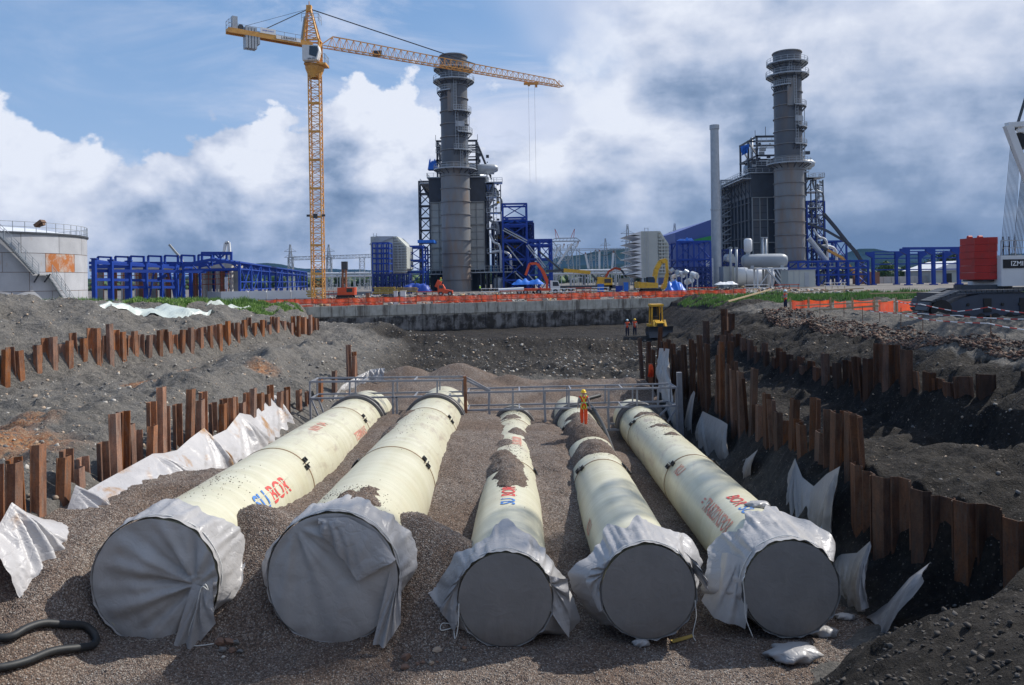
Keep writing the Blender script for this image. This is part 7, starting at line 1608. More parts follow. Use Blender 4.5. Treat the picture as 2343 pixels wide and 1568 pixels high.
up(kc, 'body', M['white'], lambda mb: mb.box((bx0, 47, PZ(2300, 655, 47)), (bx0 + 7, 50.5, PZ(2300, 585, 47))))
up(kc, 'deck_railing', M['galv'], lambda mb: rail_line(mb, [(bx0, 47, PZ(2300, 585, 47)), (bx0 + 7, 47, PZ(2300, 585, 47))], h=.9, step=.8, w=.05))
pnl = up(kc, 'name_board', M['textblack'], lambda mb: mb.box((bx0 + .10, 46.95, PZ(2300, 614, 47)), (bx0 + 4.2, 47, PZ(2300, 594, 47))))
place_text('IZMIR VINÇ', .40, (bx0 + 1.55, 46.94, PZ(2300, 604, 47)), (1, 0, 0), (0, 0, 1), M['textwhite'], kc, offset=.02)
up(kc, 'yellow_label', M['yellow'], lambda mb: mb.box((bx0 + 1.6, 46.96, PZ(2300, 636, 47)), (bx0 + 2.1, 47, PZ(2300, 630, 47))))
up(kc, 'turntable', M['dkgrey'], lambda mb: mb.lathe((tx0 + 5.6, KD + 4, 0), [(1.6, 1.6), (1.6, 2.2)], 28))
cx_0, cx_1 = PX(2195, 49.6, 590), PX(2289, 47.5, 590); cz_0, cz_1 = PZ(2240, 640, 47.5), PZ(2240, 543, 47.5); nl = 6
cw = thing('counterweight_stack', 'stack of red counterweight slabs at the tail of the crawler crane', 'counterweight', ((cx_0 + cx_1) / 2, 48.5, cz_0))
for i in range(nl):
    za, zb2 = cz_0 + (cz_1 - cz_0) * i / nl, cz_0 + (cz_1 - cz_0) * (i + 1) / nl - .012; q = R.uniform(-.03, .03)
    up(cw, 'counterweight_slab', M['red'], lambda mb: mb.prism([(cx_0 + q, 48.0), (cx_0 + .55 + q, 47.5), (cx_1 - .3 + q, 47.4), (cx_1 + q, 47.8), (cx_1 + q, 49.6), (cx_0 + q, 49.6)], 'z', za, zb2))
up(cw, 'ladder', M['black'], lambda mb: ladder(mb, (cx_0 + 1.55, 47.36, 0), cz_0, cz_1, .36, t_=.05))
for xx_ in (cx_0 + .3, cx_1 - .35): up(cw, 'lifting_lug', M['red'], lambda mb: mb.tube([(xx_ - .12, 49, cz_1 + .03), (xx_ + .12, 49, cz_1 + .03)], .14, 12))
up(cw, 'tray', M['dkgrey'], lambda mb: mb.box((cx_0 + .4, 47.7, cz_0 - .12), (bx0 + .5, 50, cz_0 - .01)))
# A-frame and hoist lines
af = P(2304, 287, 48)
up(kc, 'gantry_leg', M['white'], lambda mb: mb.bar(af, P(2362, 440, 48), .36, .42))
up(kc, 'gantry_leg', M['white'], lambda mb: mb.bar(P(2336, 286, 50.2), P(2392, 440, 50.2), .36, .42))
up(kc, 'gantry_head', M['white'], lambda mb: (mb.bar(af, af + Vector((1.8, 0, .1)), .3), mb.bar(af, P(2336, 286, 50.2), .3), mb.bar(af + Vector((.6, 0, -.35)), af + Vector((1.8, 0, -.35)), .2)))
up(kc, 'sheave', M['black'], lambda mb: mb.tube([af + Vector((.75, .1, -.95)), af + Vector((1.35, 1.0, -.95))], .50, 18))
up(kc, 'pendant', M['dkgrey'], lambda mb: mb.bar(af + Vector((.9, .6, -.2)), P(2350, 210, 49), .12))
for i in range(10): up(kc, 'hoist_line', M['dkgrey'], lambda mb: mb.bar(P(2312 + i * 2.2, 325 + i * 3, 48.1 + i * .02), P(2288 + i * 3.4, 586, 48.3), .018))
for i in range(7): up(kc, 'hoist_line', M['dkgrey'], lambda mb: mb.bar(P(2343 + i * 2, 350, 48.6), P(2315 + i * 3.5, 586, 48.6), .026))

ba, bb = Vector((37.5, 49.5, 3.0)), Vector((47.5, 47.5, 64.0)); 
for i in range(10):
    up(kc, 'boom_section', M['white'], lambda mb: lattice(mb, ba.lerp(bb, i / 10), ba.lerp(bb, (i + 1) / 10 - .002), 2.2, 2.2, 4, .17, .10))
# ================================================================== FENCES
mn = bpy.data.materials.new('orange_mesh'); mn.use_nodes = True; t = NT(mn.node_tree); b = t.n['Principled BSDF']; mo = t.n['Material Output']
g = t.new('ShaderNodeNewGeometry').outputs['Position']
cc_ = t.mix(t.mr(t.noise(g, 2, 5, .6), .35, .65), (0.90, 0.13, 0.035), (0.78, 0.08, 0.03)); t.put(b.inputs['Base Color'], cc_); b.inputs['Roughness'].default_value = .7
tl = t.new('ShaderNodeBsdfTranslucent'); t.put(tl.inputs[0], cc_); mx = t.new('ShaderNodeMixShader'); mx.inputs[0].default_value = .5; t.l.new(b.outputs[0], mx.inputs[1]); t.l.new(tl.outputs[0], mx.inputs[2])
trn = t.new('ShaderNodeBsdfTransparent'); mx2 = t.new('ShaderNodeMixShader'); t.put(mx2.inputs[0], t.mr(t.noise(t.mul(g, (1, 1, .6)), 1.3, 6, .65), .38, .62, .95, .68)); t.l.new(trn.outputs[0], mx2.inputs[1]); t.l.new(mx.outputs[0], mx2.inputs[2]); t.l.new(mx2.outputs[0], mo.inputs[0])
def net(root, a, b_, h0, h1, seed, lean=0):
    """one panel of sagging net between posts a and b_ (tops)"""
    rows = []; d = (b_ - a)
    for j in range(5):
        v = j / 4; row = []
        for i in range(9):
            u = i / 8; p = a.lerp(b_, u); top = h1 - .10 * math.sin(math.pi * u) * (1 - v); z = h0 + (top - h0) * (1 - v)
            row.append(p + Vector((0, .05 * math.sin(u * 9 + seed) * (1 + v), z)))
        rows.append(row)
    MB().grid(rows).build('net_panel', mn, root)
f1 = thing('safety_fence', 'long orange net fence standing along the top of the concrete wall', 'fence', (-2, wy(-2), 0))
x = PX(590, 92); i = 0
while x < PX(1700, 112):
    y = wy(x) + .35; y2 = wy(x + 2.0) + .35; a, b_ = Vector((x, y, 0)), Vector((x + 2.0, y2, 0)); rs = R.uniform(-.06, .06)
    up(f1, 'post', mseam, lambda mb: mb.bar(a, a + Vector((0, 0, 1.25)), .06))
    net(f1, a, b_, .42 if i % 7 < 4 else .2, 1.12 + rs, i)
    if i % 2 == 0: net(f1, a + Vector((0, -.2, 0)), b_ + Vector((0, -.2, 0)), .0, .42, i + 50)
    x += 2.0; i += 1
for zz in (.12, .5, 1.1): up(f1, 'rail', mseam, lambda mb: mb.bar((PX(590, 92), wy(PX(590, 92)) + .3, zz), (PX(1700, 112), wy(PX(1700, 112)) + .3, zz), .05))
f2 = thing('safety_fence', 'orange net fence with wooden posts on the right bank beside the tracks', 'fence', P(1960, 715, 56))
pf = [(1808, 718, 60), (1850, 716, 60), (1900, 716, 59), (1950, 717, 58), (2000, 716, 57), (2050, 716, 56), (2100, 715, 55), (2150, 714, 54)]
pts = [P(px, py, d) for px, py, d in pf]
for p, q, k in zip(pts[:-1], pts[1:], range(9)):
    p = Vector((p.x, p.y, 0.0)); q = Vector((q.x, q.y, 0.0)); up(f2, 'post', M['wood'], lambda mb: mb.bar(p - Vector((0, 0, .2)), p + Vector((0, 0, 1.25)), .10))
    if k in (2, 4): continue
    net(f2, p + Vector((.1, 0, .05)), q - Vector((.1, 0, -.05)), .12, 1.02, k)
net(f2, Vector((pts[2].x + .3, pts[2].y, .1)), Vector((pts[3].x - .5, pts[3].y, .1)), .1, .9, 33); net(f2, Vector((pts[4].x + .3, pts[4].y, .1)), Vector((pts[5].x - .2, pts[5].y, .1)), .1, .95, 35)
one(f2, 'plank', M['wood'], (P(1806, 716, 58), P(1960, 718, 56.5)), (P(1960, 720, 56), P(2120, 712, 54)), w=.09)
one(f2, 'rail', M['wood'], (P(1820, 700, 59), P(2030, 690, 56)), w=.08)
def tape(label, pp, sag=.12):
    g_ = thing('warning_tape', label, 'barrier tape', P(*pp[0])); 
    for k in range(len(pp) - 1):
        a, b_ = P(*pp[k]), P(*pp[k + 1]); n = max(4, int((b_ - a).length / .35)); pr = a
        for i in range(1, n + 1):
            f = i / n; q = a.lerp(b_, f) - Vector((0, 0, sag * (b_ - a).length * .10 * math.sin(math.pi * f)))
            MB().bar(pr, q, .02, .04).build('tape_stripe', M['textwhite'] if i % 2 else material('tape_red', (0.55, 0.06, 0.05), None, .6), g_); pr = q
tape('upper red and white tape drooping before the black tracks', [(2050, 690, 44), (2105, 696, 40), (2190, 713, 38), (2260, 703, 37), (2342, 716, 34)])
tape('lower red and white tape drooping before the black tracks', [(1990, 712, 42), (2110, 718, 38), (2190, 722, 36), (2265, 728, 34), (2345, 730, 32)])
tape('slack red and white tape near the ground before the black tracks', [(2070, 722, 36), (2110, 730, 35), (2260, 740, 32), (2345, 755, 30)])
tape('slack tape loop at the feet of the worker on the right bank', [(1735, 714, 62), (1760, 722, 60), (1782, 707, 60), (1810, 712, 58)])
for i, (px, py, d) in enumerate(((1875, 724, 52), (1930, 728, 50), (1972, 733, 47), (2012, 738, 45), (2060, 742, 42), (2110, 748, 40), (2265, 748, 34))):
    p = P(px, py, d); p.z = soil_z(p.x, p.y)
    MB().bar(p - Vector((0, 0, .2)), p + Vector((.03, 0, 1.15)), .03).build('rebar_stake', mseam, label=['first thin rusty stake right of the worker on the bank', 'second thin rusty stake on the right bank', 'third thin rusty stake on the right bank', 'fourth thin rusty stake by the grey ledge', 'fifth thin rusty stake before the track', 'thin rusty stake at the front of the tracks', 'thin rusty stake nearest the right edge'][i], cat='stake', group='thin stakes holding the barrier tape')
for i, (a, b_, w_) in enumerate((((1665, 690, 75), (1765, 662, 95), .14), ((1765, 662, 95), (1830, 672, 92), .12), ((1830, 668, 80), (1975, 660, 84), .10), ((1850, 712, 56), (2010, 700, 52), .12), ((2010, 694, 60), (2180, 676, 64), .12), ((1990, 672, 70), (2150, 668, 72), .10))):
    MB().bar(P(*a), P(*b_), w_).build('timber_pole', M['wood'], label=['long pale pole leaning along the grassy edge left of the worker', 'pale pole sloping down behind the worker on the bank', 'thin pole laid on the bank right of the worker', 'dark pole slanting over the orange net', 'long pole slanting towards the tracks', 'pole lying in the grass below the portal columns'][i], cat='pole')

# ================================================================== GRASS AND GROUND COVER
def grass(name, label, areas, n, seed, hmin, hmax, mat):
    rn = np.random.RandomState(seed); V = np.empty((n, 3, 3)); k = 0
    P_ = []
    tot = sum(a[4] for a in areas)
    for (x0, x1, y0, y1, wgt) in areas:
        m = int(n * wgt / tot); P_.append(np.stack([rn.uniform(x0, x1, m), rn.uniform(y0, y1, m)], 1))
    P_ = np.concatenate(P_); m = len(P_)
    cl = fbm(P_[:, 0], P_[:, 1], 1.6, 4, seed); keep = cl + rn.rand(m) * .35 > 0.02; P_ = P_[keep]; cl = cl[keep]; m = len(P_)
    z = np.array([soil_z(a, b_) if b_ < float(wall_y(np.array(a))) else 0 for a, b_ in P_])
    h = rn.uniform(hmin, hmax, m) * (1 + cl); a = rn.uniform(0, 6.28, m); w_ = .05 + .05 * rn.rand(m)
    lean = rn.randn(m, 2) * .25 * h[:, None]
    A_ = np.stack([P_[:, 0] - np.cos(a) * w_, P_[:, 1] - np.sin(a) * w_, z - .05], 1); B2 = np.stack([P_[:, 0] + np.cos(a) * w_, P_[:, 1] + np.sin(a) * w_, z - .05], 1); T_ = np.stack([P_[:, 0] + lean[:, 0], P_[:, 1] + lean[:, 1], z + h], 1)
    V = np.stack([A_, B2, T_], 1).reshape(-1, 3); me = bpy.data.meshes.new(name); me.vertices.add(len(V)); me.vertices.foreach_set('co', V.ravel())
    me.loops.add(len(V)); me.loops.foreach_set('vertex_index', np.arange(len(V))); me.polygons.add(m); me.polygons.foreach_set('loop_start', np.arange(0, 3 * m, 3))
    for q in mat: me.materials.append(q)
    me.polygons.foreach_set('material_index', rn.randint(0, len(mat), m).astype(np.int32)); me.update(calc_edges=True)
    o = bpy.data.objects.new(name, me); C.objects.link(o); o['kind'] = 'stuff'; o['label'] = label; WL[o.name] = Vector((0, 0, 0))
GR = [material('grass_a', (0.15, 0.27, 0.05), None, .8), material('grass_b', (0.09, 0.19, 0.04), None, .8), material('grass_c', (0.20, 0.31, 0.09), None, .8)]
grass('grass', 'tall green grass along the top of the left slope', [(-46, -32, 70, 90, 1.2), (-38, -29, 74, 92, 1.3)], 90000, 3, .35, .85, GR)
grass('grass', 'short green grass at the right end of the left slope', [(-28.5, -22.5, 70, 82, 1), (-32, -27, 63, 70, .5), (-27, -24.5, 80, 92, .3)], 36000, 5, .12, .35, [GR[0], GR[2]])
grass('grass', 'bright green grass on the corner of the dark bank by the wall', [(22.0, 28, 82, 104, 1), (25, 40, 88, 104, 1.2)], 22000, 7, .1, .28, [GR[0], GR[2]])
grass('grass', 'thin green weeds on the far edge of the right bank', [(25, 75, 84, 110, 1)], 30000, 8, .2, .5, GR)
def strip(name, label, pts, wdt, seed, mat, cat='sheeting'):
    """sheeting lying on the ground along a line"""
    L = catmull([Vector(p) for p in pts], 8); rows = []
    for i, p in enumerate(L):
        f = i / (len(L) - 1); row = []; ww = wdt * (.35 + math.sin(math.pi * min(.98, max(.02, f))) * .65)
        for j in range(11):
            v = j / 10 - .5; x_, y_ = p.x + .2 * v, p.y + v * ww * 2; zz = soil_z(x_, y_) + .25 * (1 - 4 * v * v) + .22 * float(fbm(np.array([f * 14 + seed]), np.array([v * 3]), .7, 3, seed)[0]) + .05
            row.append((x_, y_, zz))
        rows.append(row)
    return MB().grid(rows).build(name, mat, smooth=True, label=label, cat=cat)
gs = sheet_mat('pale_green_sheeting', (0.50, 0.56, 0.53), 0, .35)
def gs_p(px, py, d): q = P(px, py, d); return (q.x, q.y, q.z)
strip('ground_sheet', 'long pale green plastic sheet lying below the tall grass', [gs_p(232, 690, 57), gs_p(290, 695, 59), gs_p(350, 700, 61), gs_p(420, 705, 62), gs_p(485, 712, 64)], 1.5, 3, gs)
strip('ground_sheet', 'short shiny pale sheet at the right end of the grassy slope', [gs_p(480, 712, 66), gs_p(520, 706, 69), gs_p(572, 700, 73)], 1.3, 5, gs)
# ================================================================== PEOPLE
def person(label, base, H, joints, mats, face=0.0, hat=None, harness=False, group=None):
    """one continuous skinned body; joints in units of the standing height, x right, y forward, z up; mats picked by height and side"""
    root = thing('person', label, 'person', base, group)
    J = dict(pelvis=(0, 0, .52), chest=(0, 0, .72), neck=(0, .005, .835), head=(0, .012, .885), crown=(0, .012, .955),
             shl=(-.105, 0, .80), ell=(-.135, -.01, .64), hal=(-.145, .03, .49), shr=(.105, 0, .80), elr=(.135, -.01, .64), har=(.145, .03, .49),
             hpl=(-.055, 0, .50), knl=(-.062, .01, .28), anl=(-.065, 0, .04), tol=(-.075, .06, .015), hpr=(.055, 0, .50), knr=(.065, .01, .28), anr=(.065, 0, .04), tor=(.075, .06, .015), wst=(0, 0, .62))
    J.update(joints)
    Rr = dict(pelvis=.085, wst=.075, chest=.088, neck=.032, head=.050, crown=.034, shl=.044, ell=.033, hal=.020, shr=.044, elr=.033, har=.020, hpl=.066, knl=.054, anl=.038, tol=.024, hpr=.066, knr=.054, anr=.038, tor=.024)
    E = [('pelvis', 'wst'), ('wst', 'chest'), ('chest', 'neck'), ('neck', 'head'), ('head', 'crown'), ('chest', 'shl'), ('shl', 'ell'), ('ell', 'hal'), ('chest', 'shr'), ('shr', 'elr'), ('elr', 'har'), ('pelvis', 'hpl'), ('hpl', 'knl'), ('knl', 'anl'), ('anl', 'tol'), ('pelvis', 'hpr'), ('hpr', 'knr'), ('knr', 'anr'), ('anr', 'tor')]
    # five fingers on each hand
    names = list(J); V = [Vector(J[n]) for n in names]; RR = [Rr[n] for n in names]; EE = [(names.index(a), names.index(b_)) for a, b_ in E]
    for hnd, sx, elb in (('hal', -1, 'ell'), ('har', 1, 'elr')):
        hi = names.index(hnd); hv = Vector(J[hnd]); d = (hv - Vector(J[elb])).normalized(); sd_ = Vector((0, 1, 0)) - d * d.y; sd_.normalize()
        for q in range(4):
            r0 = hv + d * .022 + sd_ * (-.014 + .0095 * q); L_ = (.030, .034, .036, .028)[q]; k0 = len(V)
            V.append(r0); RR.append(.0058); V.append(r0 + d * L_ * .6); RR.append(.0052); V.append(r0 + d * L_ * .95 + Vector((-sx * .008, .004, 0))); RR.append(.0045)
            EE += [(hi, k0), (k0, k0 + 1), (k0 + 1, k0 + 2)]
        k0 = len(V); V.append(hv + sd_ * .022 + d * .006); RR.append(.0065); V.append(hv + sd_ * .032 + d * .026); RR.append(.0055); EE += [(hi, k0), (k0, k0 + 1)]
    me = bpy.data.meshes.new('body'); me.from_pydata([tuple(v * H) for v in V], EE, [])
    o = bpy.data.objects.new('body', me); C.objects.link(o)
    sk = o.modifiers.new('skin', 'SKIN'); sk.branch_smoothing = .6
    for i, vv in enumerate(me.skin_vertices[0].data): vv.radius = (RR[i] * H, RR[i] * H * (.82 if i in (names.index('chest'), names.index('pelvis'), names.index('wst')) else 1)); vv.use_root = (i == 0)
    ss = o.modifiers.new('sub', 'SUBSURF'); ss.levels = 2; ss.render_levels = 2
    dg = bpy.context.evaluated_depsgraph_get(); dg.update(); m2 = bpy.data.meshes.new_from_object(o.evaluated_get(dg)); bpy.data.objects.remove(o)
    m2.name = 'body'; m2.materials.clear()
    top, arm, leg, shoe, skin = mats
    for m in (top, arm, leg, shoe, M['skin']): m2.materials.append(m)
    ca, sa = math.cos(face), math.sin(face); mi = []
    sl, sr_ = Vector(J['shl']), Vector(J['shr'])
    def segd(p, a, b_):
        t_ = max(0, min(1, (p - a).dot(b_ - a) / (b_ - a).length_squared)); return (p - a.lerp(b_, t_)).length, t_
    VV = {n: Vector(J[n]) for n in names}
    for pl in m2.polygons:
        c = pl.center / H; best = None
        for a, b_ in E:
            d_, t_ = segd(c, VV[a], VV[b_]); d_ -= min(Rr[a], Rr[b_]) * .8
            if best is None or d_ < best[0]: best = (d_, a, b_, t_)
        _, a, b_, t_ = best
        if b_ in ('hal', 'har') and t_ > .80: k = 4
        elif b_ in ('ell', 'hal', 'elr', 'har'): k = 1 if (b_ in ('ell', 'elr') or arm != M['skin']) else 4
        elif a in ('neck', 'head') or (b_ == 'neck' and t_ > .7): k = 4
        elif b_ in ('wst', 'chest', 'neck', 'shl', 'shr'): k = 0
        elif a in ('anl', 'anr'): k = 3
        else: k = 2
        mi.append(k)
    for v in m2.vertices: x_, y_ = v.co.x, v.co.y; v.co.x, v.co.y = x_ * ca - y_ * sa, x_ * sa + y_ * ca
    m2.polygons.foreach_set('material_index', mi); m2.polygons.foreach_set('use_smooth', [True] * len(mi)); m2.update()
    b_ = bpy.data.objects.new('body', m2); C.objects.link(b_); b_.parent = root; WL[b_.name] = Vector(base)
    def rot(v): return Vector((v[0] * ca - v[1] * sa, v[0] * sa + v[1] * ca, v[2])) * H + Vector(base)
    hc = rot(Vector(J['head']) + Vector((0, .0, .035)))
    if hat:
        mb = MB(); n = 20; r0 = .072 * H; rows = []
        for (rr, zz) in ((.02, .078), (.5, .072), (.85, .048), (1.0, .012), (1.02, 0)):
            rows.append([hc + rot(Vector((math.cos(2 * math.pi * k / n), math.sin(2 * math.pi * k / n) * 1.12, 0))) * 0 + Vector((math.cos(2 * math.pi * k / n + face) * rr * r0 , math.sin(2 * math.pi * k / n + face) * rr * r0 * 1.08, zz * H)) for k in range(n)])
        rows.append([hc + Vector((math.cos(2 * math.pi * k / n) * 1.22 * r0, math.sin(2 * math.pi * k / n) * 1.22 * r0, -.006 * H)) for k in range(n)])
        mb.grid(rows, closed_u=True).build('helmet', hat, root, smooth=True)
    # face: nose and ears
    fw = rot(Vector(J['head']) + Vector((0, .055, .02))) ; mb = MB(); 
    mb.bar(fw, fw - Vector((0, 0, .018 * H)), .012 * H, .016 * H); mb.build('nose', M['skin'], root)
    for sx in (-1, 1):
        e_ = rot(Vector(J['head']) + Vector((sx * .052, .0, .012))); MB().bar(e_, e_ - Vector((0, 0, .022 * H)), .010 * H, .014 * H).build('ear', M['skin'], root)
        e_ = rot(Vector(J['head']) + Vector((sx * .018, .048, .026))); MB().bar(e_, e_ + Vector((0, 0, .006 * H)), .009 * H, .006 * H).build('eye', M['black'], root)
    e_ = rot(Vector(J['head']) + Vector((0, .050, -.012))); MB().bar(e_ - Vector((.012 * H, 0, 0)), e_ + Vector((.012 * H, 0, 0)), .005 * H, .005 * H).build('mouth', M['clay'], root)
    if harness:
        def hp(x, y, z): return rot((x, y, z))
        mb = MB()
        for s in (-1, 1):
            mb.tube([hp(s * .070, -.072, .815), hp(s * .045, -.092, .77), hp(0, -.100, .70), hp(-s * .05, -.092, .62), hp(-s * .075, -.07, .56)], .008 * H, 6)
            mb.tube([hp(s * .085, -.05, .56), hp(s * .07, -.09, .50), hp(s * .04, -.092, .455), hp(s * .015, -.07, .49), hp(0, -.09, .55)], .009 * H, 6)
            mb.tube([hp(s * .070, -.072, .815), hp(s * .072, 0, .838), hp(s * .07, .07, .80), hp(s * .05, .085, .70), hp(s * .06, .075, .57)], .011 * H, 6)
        mb.build('harness', M['lime'], root)
        MB().tube([hp(-.085, -.05, .635), hp(0, -.10, .63), hp(.085, -.05, .635)], .013 * H, 6).build('reflective_band', M['galv'], root)
    elif top == M['orange']:
        for zz in (.62, .70): MB().tube([rot((math.cos(a) * .092, math.sin(a) * .082, zz)) for a in [2 * math.pi * k / 14 for k in range(15)]], .006 * H, 5).build('reflective_band', M['galv'], root)
    return root
wp = P(1336, 992, 35.4); wp.z = max(wp.z, gravel_z(wp.x, wp.y)); 
person('worker in orange suit and yellow helmet walking on the fourth pipe with a lime harness', wp, 1.62, dict(anl=(-.05, .075, .055), knl=(-.055, .055, .29), tol=(-.06, .135, .045), anr=(.045, -.035, .015), knr=(.055, .0, .27), tor=(.055, .03, .0), hal=(-.165, .01, .49), har=(.175, .02, .50), ell=(-.15, -.02, .64), elr=(.15, -.02, .64)), (M['orange'], M['shirt'], M['orange'], M['navy'], M['skin']), face=0.0, hat=M['helmy'], harness=True)
def onsoil(px, py, y): p = P(px, py, y); return Vector((p.x, p.y, soil_z(p.x, p.y)))
person('worker in pale blue helmet and orange vest with his arm out near the bulldozer', onsoil(1435, 770, 83.5), 1.80, dict(hal=(-.19, -.06, .64), ell=(-.17, -.05, .72)), (M['orange'], M['shirt'], M['navy'], M['navy'], M['skin']), face=math.pi * .95, hat=M['helmw'])
person('worker in yellow helmet and orange vest standing next to the bulldozer', onsoil(1452, 770, 83.8), 1.84, dict(), (M['orange'], M['shirt'], M['navy'], M['navy'], M['skin']), face=math.pi * 1.05, hat=M['helmy'])
person('worker in pale helmet and orange vest standing on the crest of the right bank', onsoil(1797, 711, 66), 1.82, dict(hal=(-.12, .16, .66), ell=(-.12, .05, .64), har=(.05, .17, .66), elr=(.12, .06, .64)), (M['orange'], M['shirt'], M['navy'], M['navy'], M['skin']), face=math.pi * .55, hat=M['helmw'])
person('figure in lime vest and yellow helmet standing on the red truck', P(1008.5, 655, 157), 1.75, dict(), (M['lime'], M['shirt'], M['navy'], M['navy'], M['skin']), face=0, hat=M['helmy'])
person('figure in lime vest crouching on the yard right of the left chimney', P(1098, 668, 150), 1.25, dict(knl=(-.07, .12, .2), knr=(.07, .12, .2)), (M['lime'], M['lime'], M['navy'], M['navy'], M['skin']), face=1, hat=M['helmw'])
person('tiny figure in orange vest by the red drilling rig', (PX(781, 140), 140, 0), 1.75, dict(), (M['orange'], M['orange'], M['navy'], M['navy'], M['skin']), face=1, hat=M['helmw'])
person('tiny figure in orange vest near the white cab truck', (PX(1236, 150), 150, 0), 1.7, dict(), (M['orange'], M['orange'], M['navy'], M['navy'], M['skin']), face=2, hat=M['helmw'])
# orange vest hung on a pile
v0 = P(1489, 862, 53)
cloth('vest', 'orange safety vest hanging from a pile beyond the steel frame', [P(1484, 836, 53), P(1488, 833, 53), P(1493, 836, 53)], [P(1481, 862, 53), P(1488, 864, 53), P(1495, 862, 53)], M['orange'], peaks=(.5,), nu=16, nv=12, fold=.08, cat='vest')
MB().bar(P(1488, 832, 53.2), P(1488, 880, 53.2), .3, .12).build('steel_post', mr_, label='short rusty post behind the hanging orange vest', cat='post')

# ================================================================== MACHINES
def local(root_loc, ang):
    ca, sa = math.cos(ang), math.sin(ang); L = Vector(root_loc)
    def f(x, y, z): return L + Vector((x * ca - y * sa, x * sa + y * ca, z))
    return f
def lbox(mb, f, a, b_):
    x0, y0, z0 = a; x1, y1, z1 = b_
    n = mb.verts([f(x, y, z) for z in (z0, z1) for x, y in ((x0, y0), (x1, y0), (x1, y1), (x0, y1))])
    for q in ((3, 2, 1, 0), (4, 5, 6, 7), (0, 1, 5, 4), (1, 2, 6, 5), (2, 3, 7, 6), (3, 0, 4, 7)): mb.face([n + i for i in q])
def lprism(mb, f, poly, y0, y1):
    k = len(poly); a = mb.verts([f(x, y0, z) for x, z in poly]); b_ = mb.verts([f(x, y1, z) for x, z in poly])
    mb.face([a + i for i in range(k)]); mb.face([b_ + i for i in range(k)][::-1])
    for i in range(k): mb.face([a + i, b_ + i, b_ + (i + 1) % k, a + (i + 1) % k])
def wheel(root, f, x, y, r, w=.3): 
    o = up(root, 'wheel', M['black'], lambda mb: mb.tube([f(x, y - w / 2, r), f(x, y + w / 2, r)], r, 16))
    MB().tube([f(x, y - w / 2 - .02, r), f(x, y + w / 2 + .02, r)], r * .5, 10).build('rim', M['galv'], o)
def tracks(root, f, L, w, h, gap):
    for s in (-1, 1):
        y0, y1 = (s * gap / 2, s * (gap / 2 + w)); y0, y1 = min(y0, y1), max(y0, y1)
        up(root, 'track', M['black'], lambda mb: lprism(mb, f, [(-L / 2 + h * .35, 0), (-L / 2, h * .45), (-L / 2 + h * .3, h), (L / 2 - h * .3, h), (L / 2, h * .45), (L / 2 - h * .35, 0)], y0, y1))
        for i in range(6): up(root, 'track_roller', M['dkgrey'], lambda mb: mb.tube([f(-L / 2 + h * .5 + (L - h) * i / 5, y0 - .03, h * .3), f(-L / 2 + h * .5 + (L - h) * i / 5, y1 + .03, h * .3)], h * .22, 10))
def armseg(root, nm, mat, f, pts, w, h0, h1):
    for (a, b_) in zip(pts[:-1], pts[1:]): up(root, nm, mat, lambda mb: mb.bar(f(*a), f(*b_), w, (h0 + h1) / 2))
# yellow bulldozer seen from its blade side, on the bench by the end wall
bp = onsoil(1503, 762, 81.5); dz_ = thing('bulldozer', 'yellow bulldozer facing us with a dark blade beside two workers', 'bulldozer', bp); f_ = local(bp, -math.pi / 2); f = lambda x, y, z: f_(x, y * .76, z)
tracks(dz_, f, 3.4, .5, 1.0, 1.5)
up(dz_, 'blade', M['dkgrey'], lambda mb: mb.grid([[f(2.35 - .28 * math.sin(math.pi * v), y, .05 + 1.15 * v) for y in (-1.62, -.8, 0, .8, 1.62)] for v in [k / 6 for k in range(7)]]))
up(dz_, 'blade_back', M['dkgrey'], lambda mb: lbox(mb, f, (1.95, -1.6, .1), (2.06, 1.6, 1.15)))
for s in (-1, 1): up(dz_, 'push_arm', M['yellow'], lambda mb: mb.bar(f(.2, s * 1.05, .55), f(2.0, s * 1.05, .5), .2))
up(dz_, 'engine_hood', M['yellow'], lambda mb: lprism(mb, f, [(.2, .6), (1.8, .6), (1.85, 1.55), (.2, 1.75)], -.55, .55))
up(dz_, 'grille', M['black'], lambda mb: lbox(mb, f, (1.84, -.42, .85), (1.88, .42, 1.45)))
for s in (-1, 1): up(dz_, 'lift_cylinder', M['yellow'], lambda mb: mb.bar(f(1.2, s * .72, 1.75), f(1.95, s * .8, .9), .2)); up(dz_, 'fender', M['yellow'], lambda mb: lbox(mb, f, (-1.3, min(s * .65, s * 1.15), 1.05), (.4, max(s * .65, s * 1.15), 1.3)))
up(dz_, 'exhaust', M['black'], lambda mb: mb.tube([f(1.0, .25, 1.6), f(1.0, .25, 2.5)], .07, 8))
up(dz_, 'seat', M['black'], lambda mb: lbox(mb, f, (-.9, -.35, 1.2), (-.4, .35, 2.1)))
for a, b_ in ((-1.25, -.75), (-1.25, .75), (.1, -.75), (.1, .75)): up(dz_, 'cab_post', M['yellow'], lambda mb: mb.bar(f(a, b_, 1.25), f(a, b_ * .9, 3.15), .14))
up(dz_, 'cab_roof', M['yellow'], lambda mb: lbox(mb, f, (-1.45, -.88, 3.15), (.3, .88, 3.38)))
up(dz_, 'rear_window', M['glass'], lambda mb: lbox(mb, f, (-1.27, -.68, 1.5), (-1.24, .68, 3.1)))
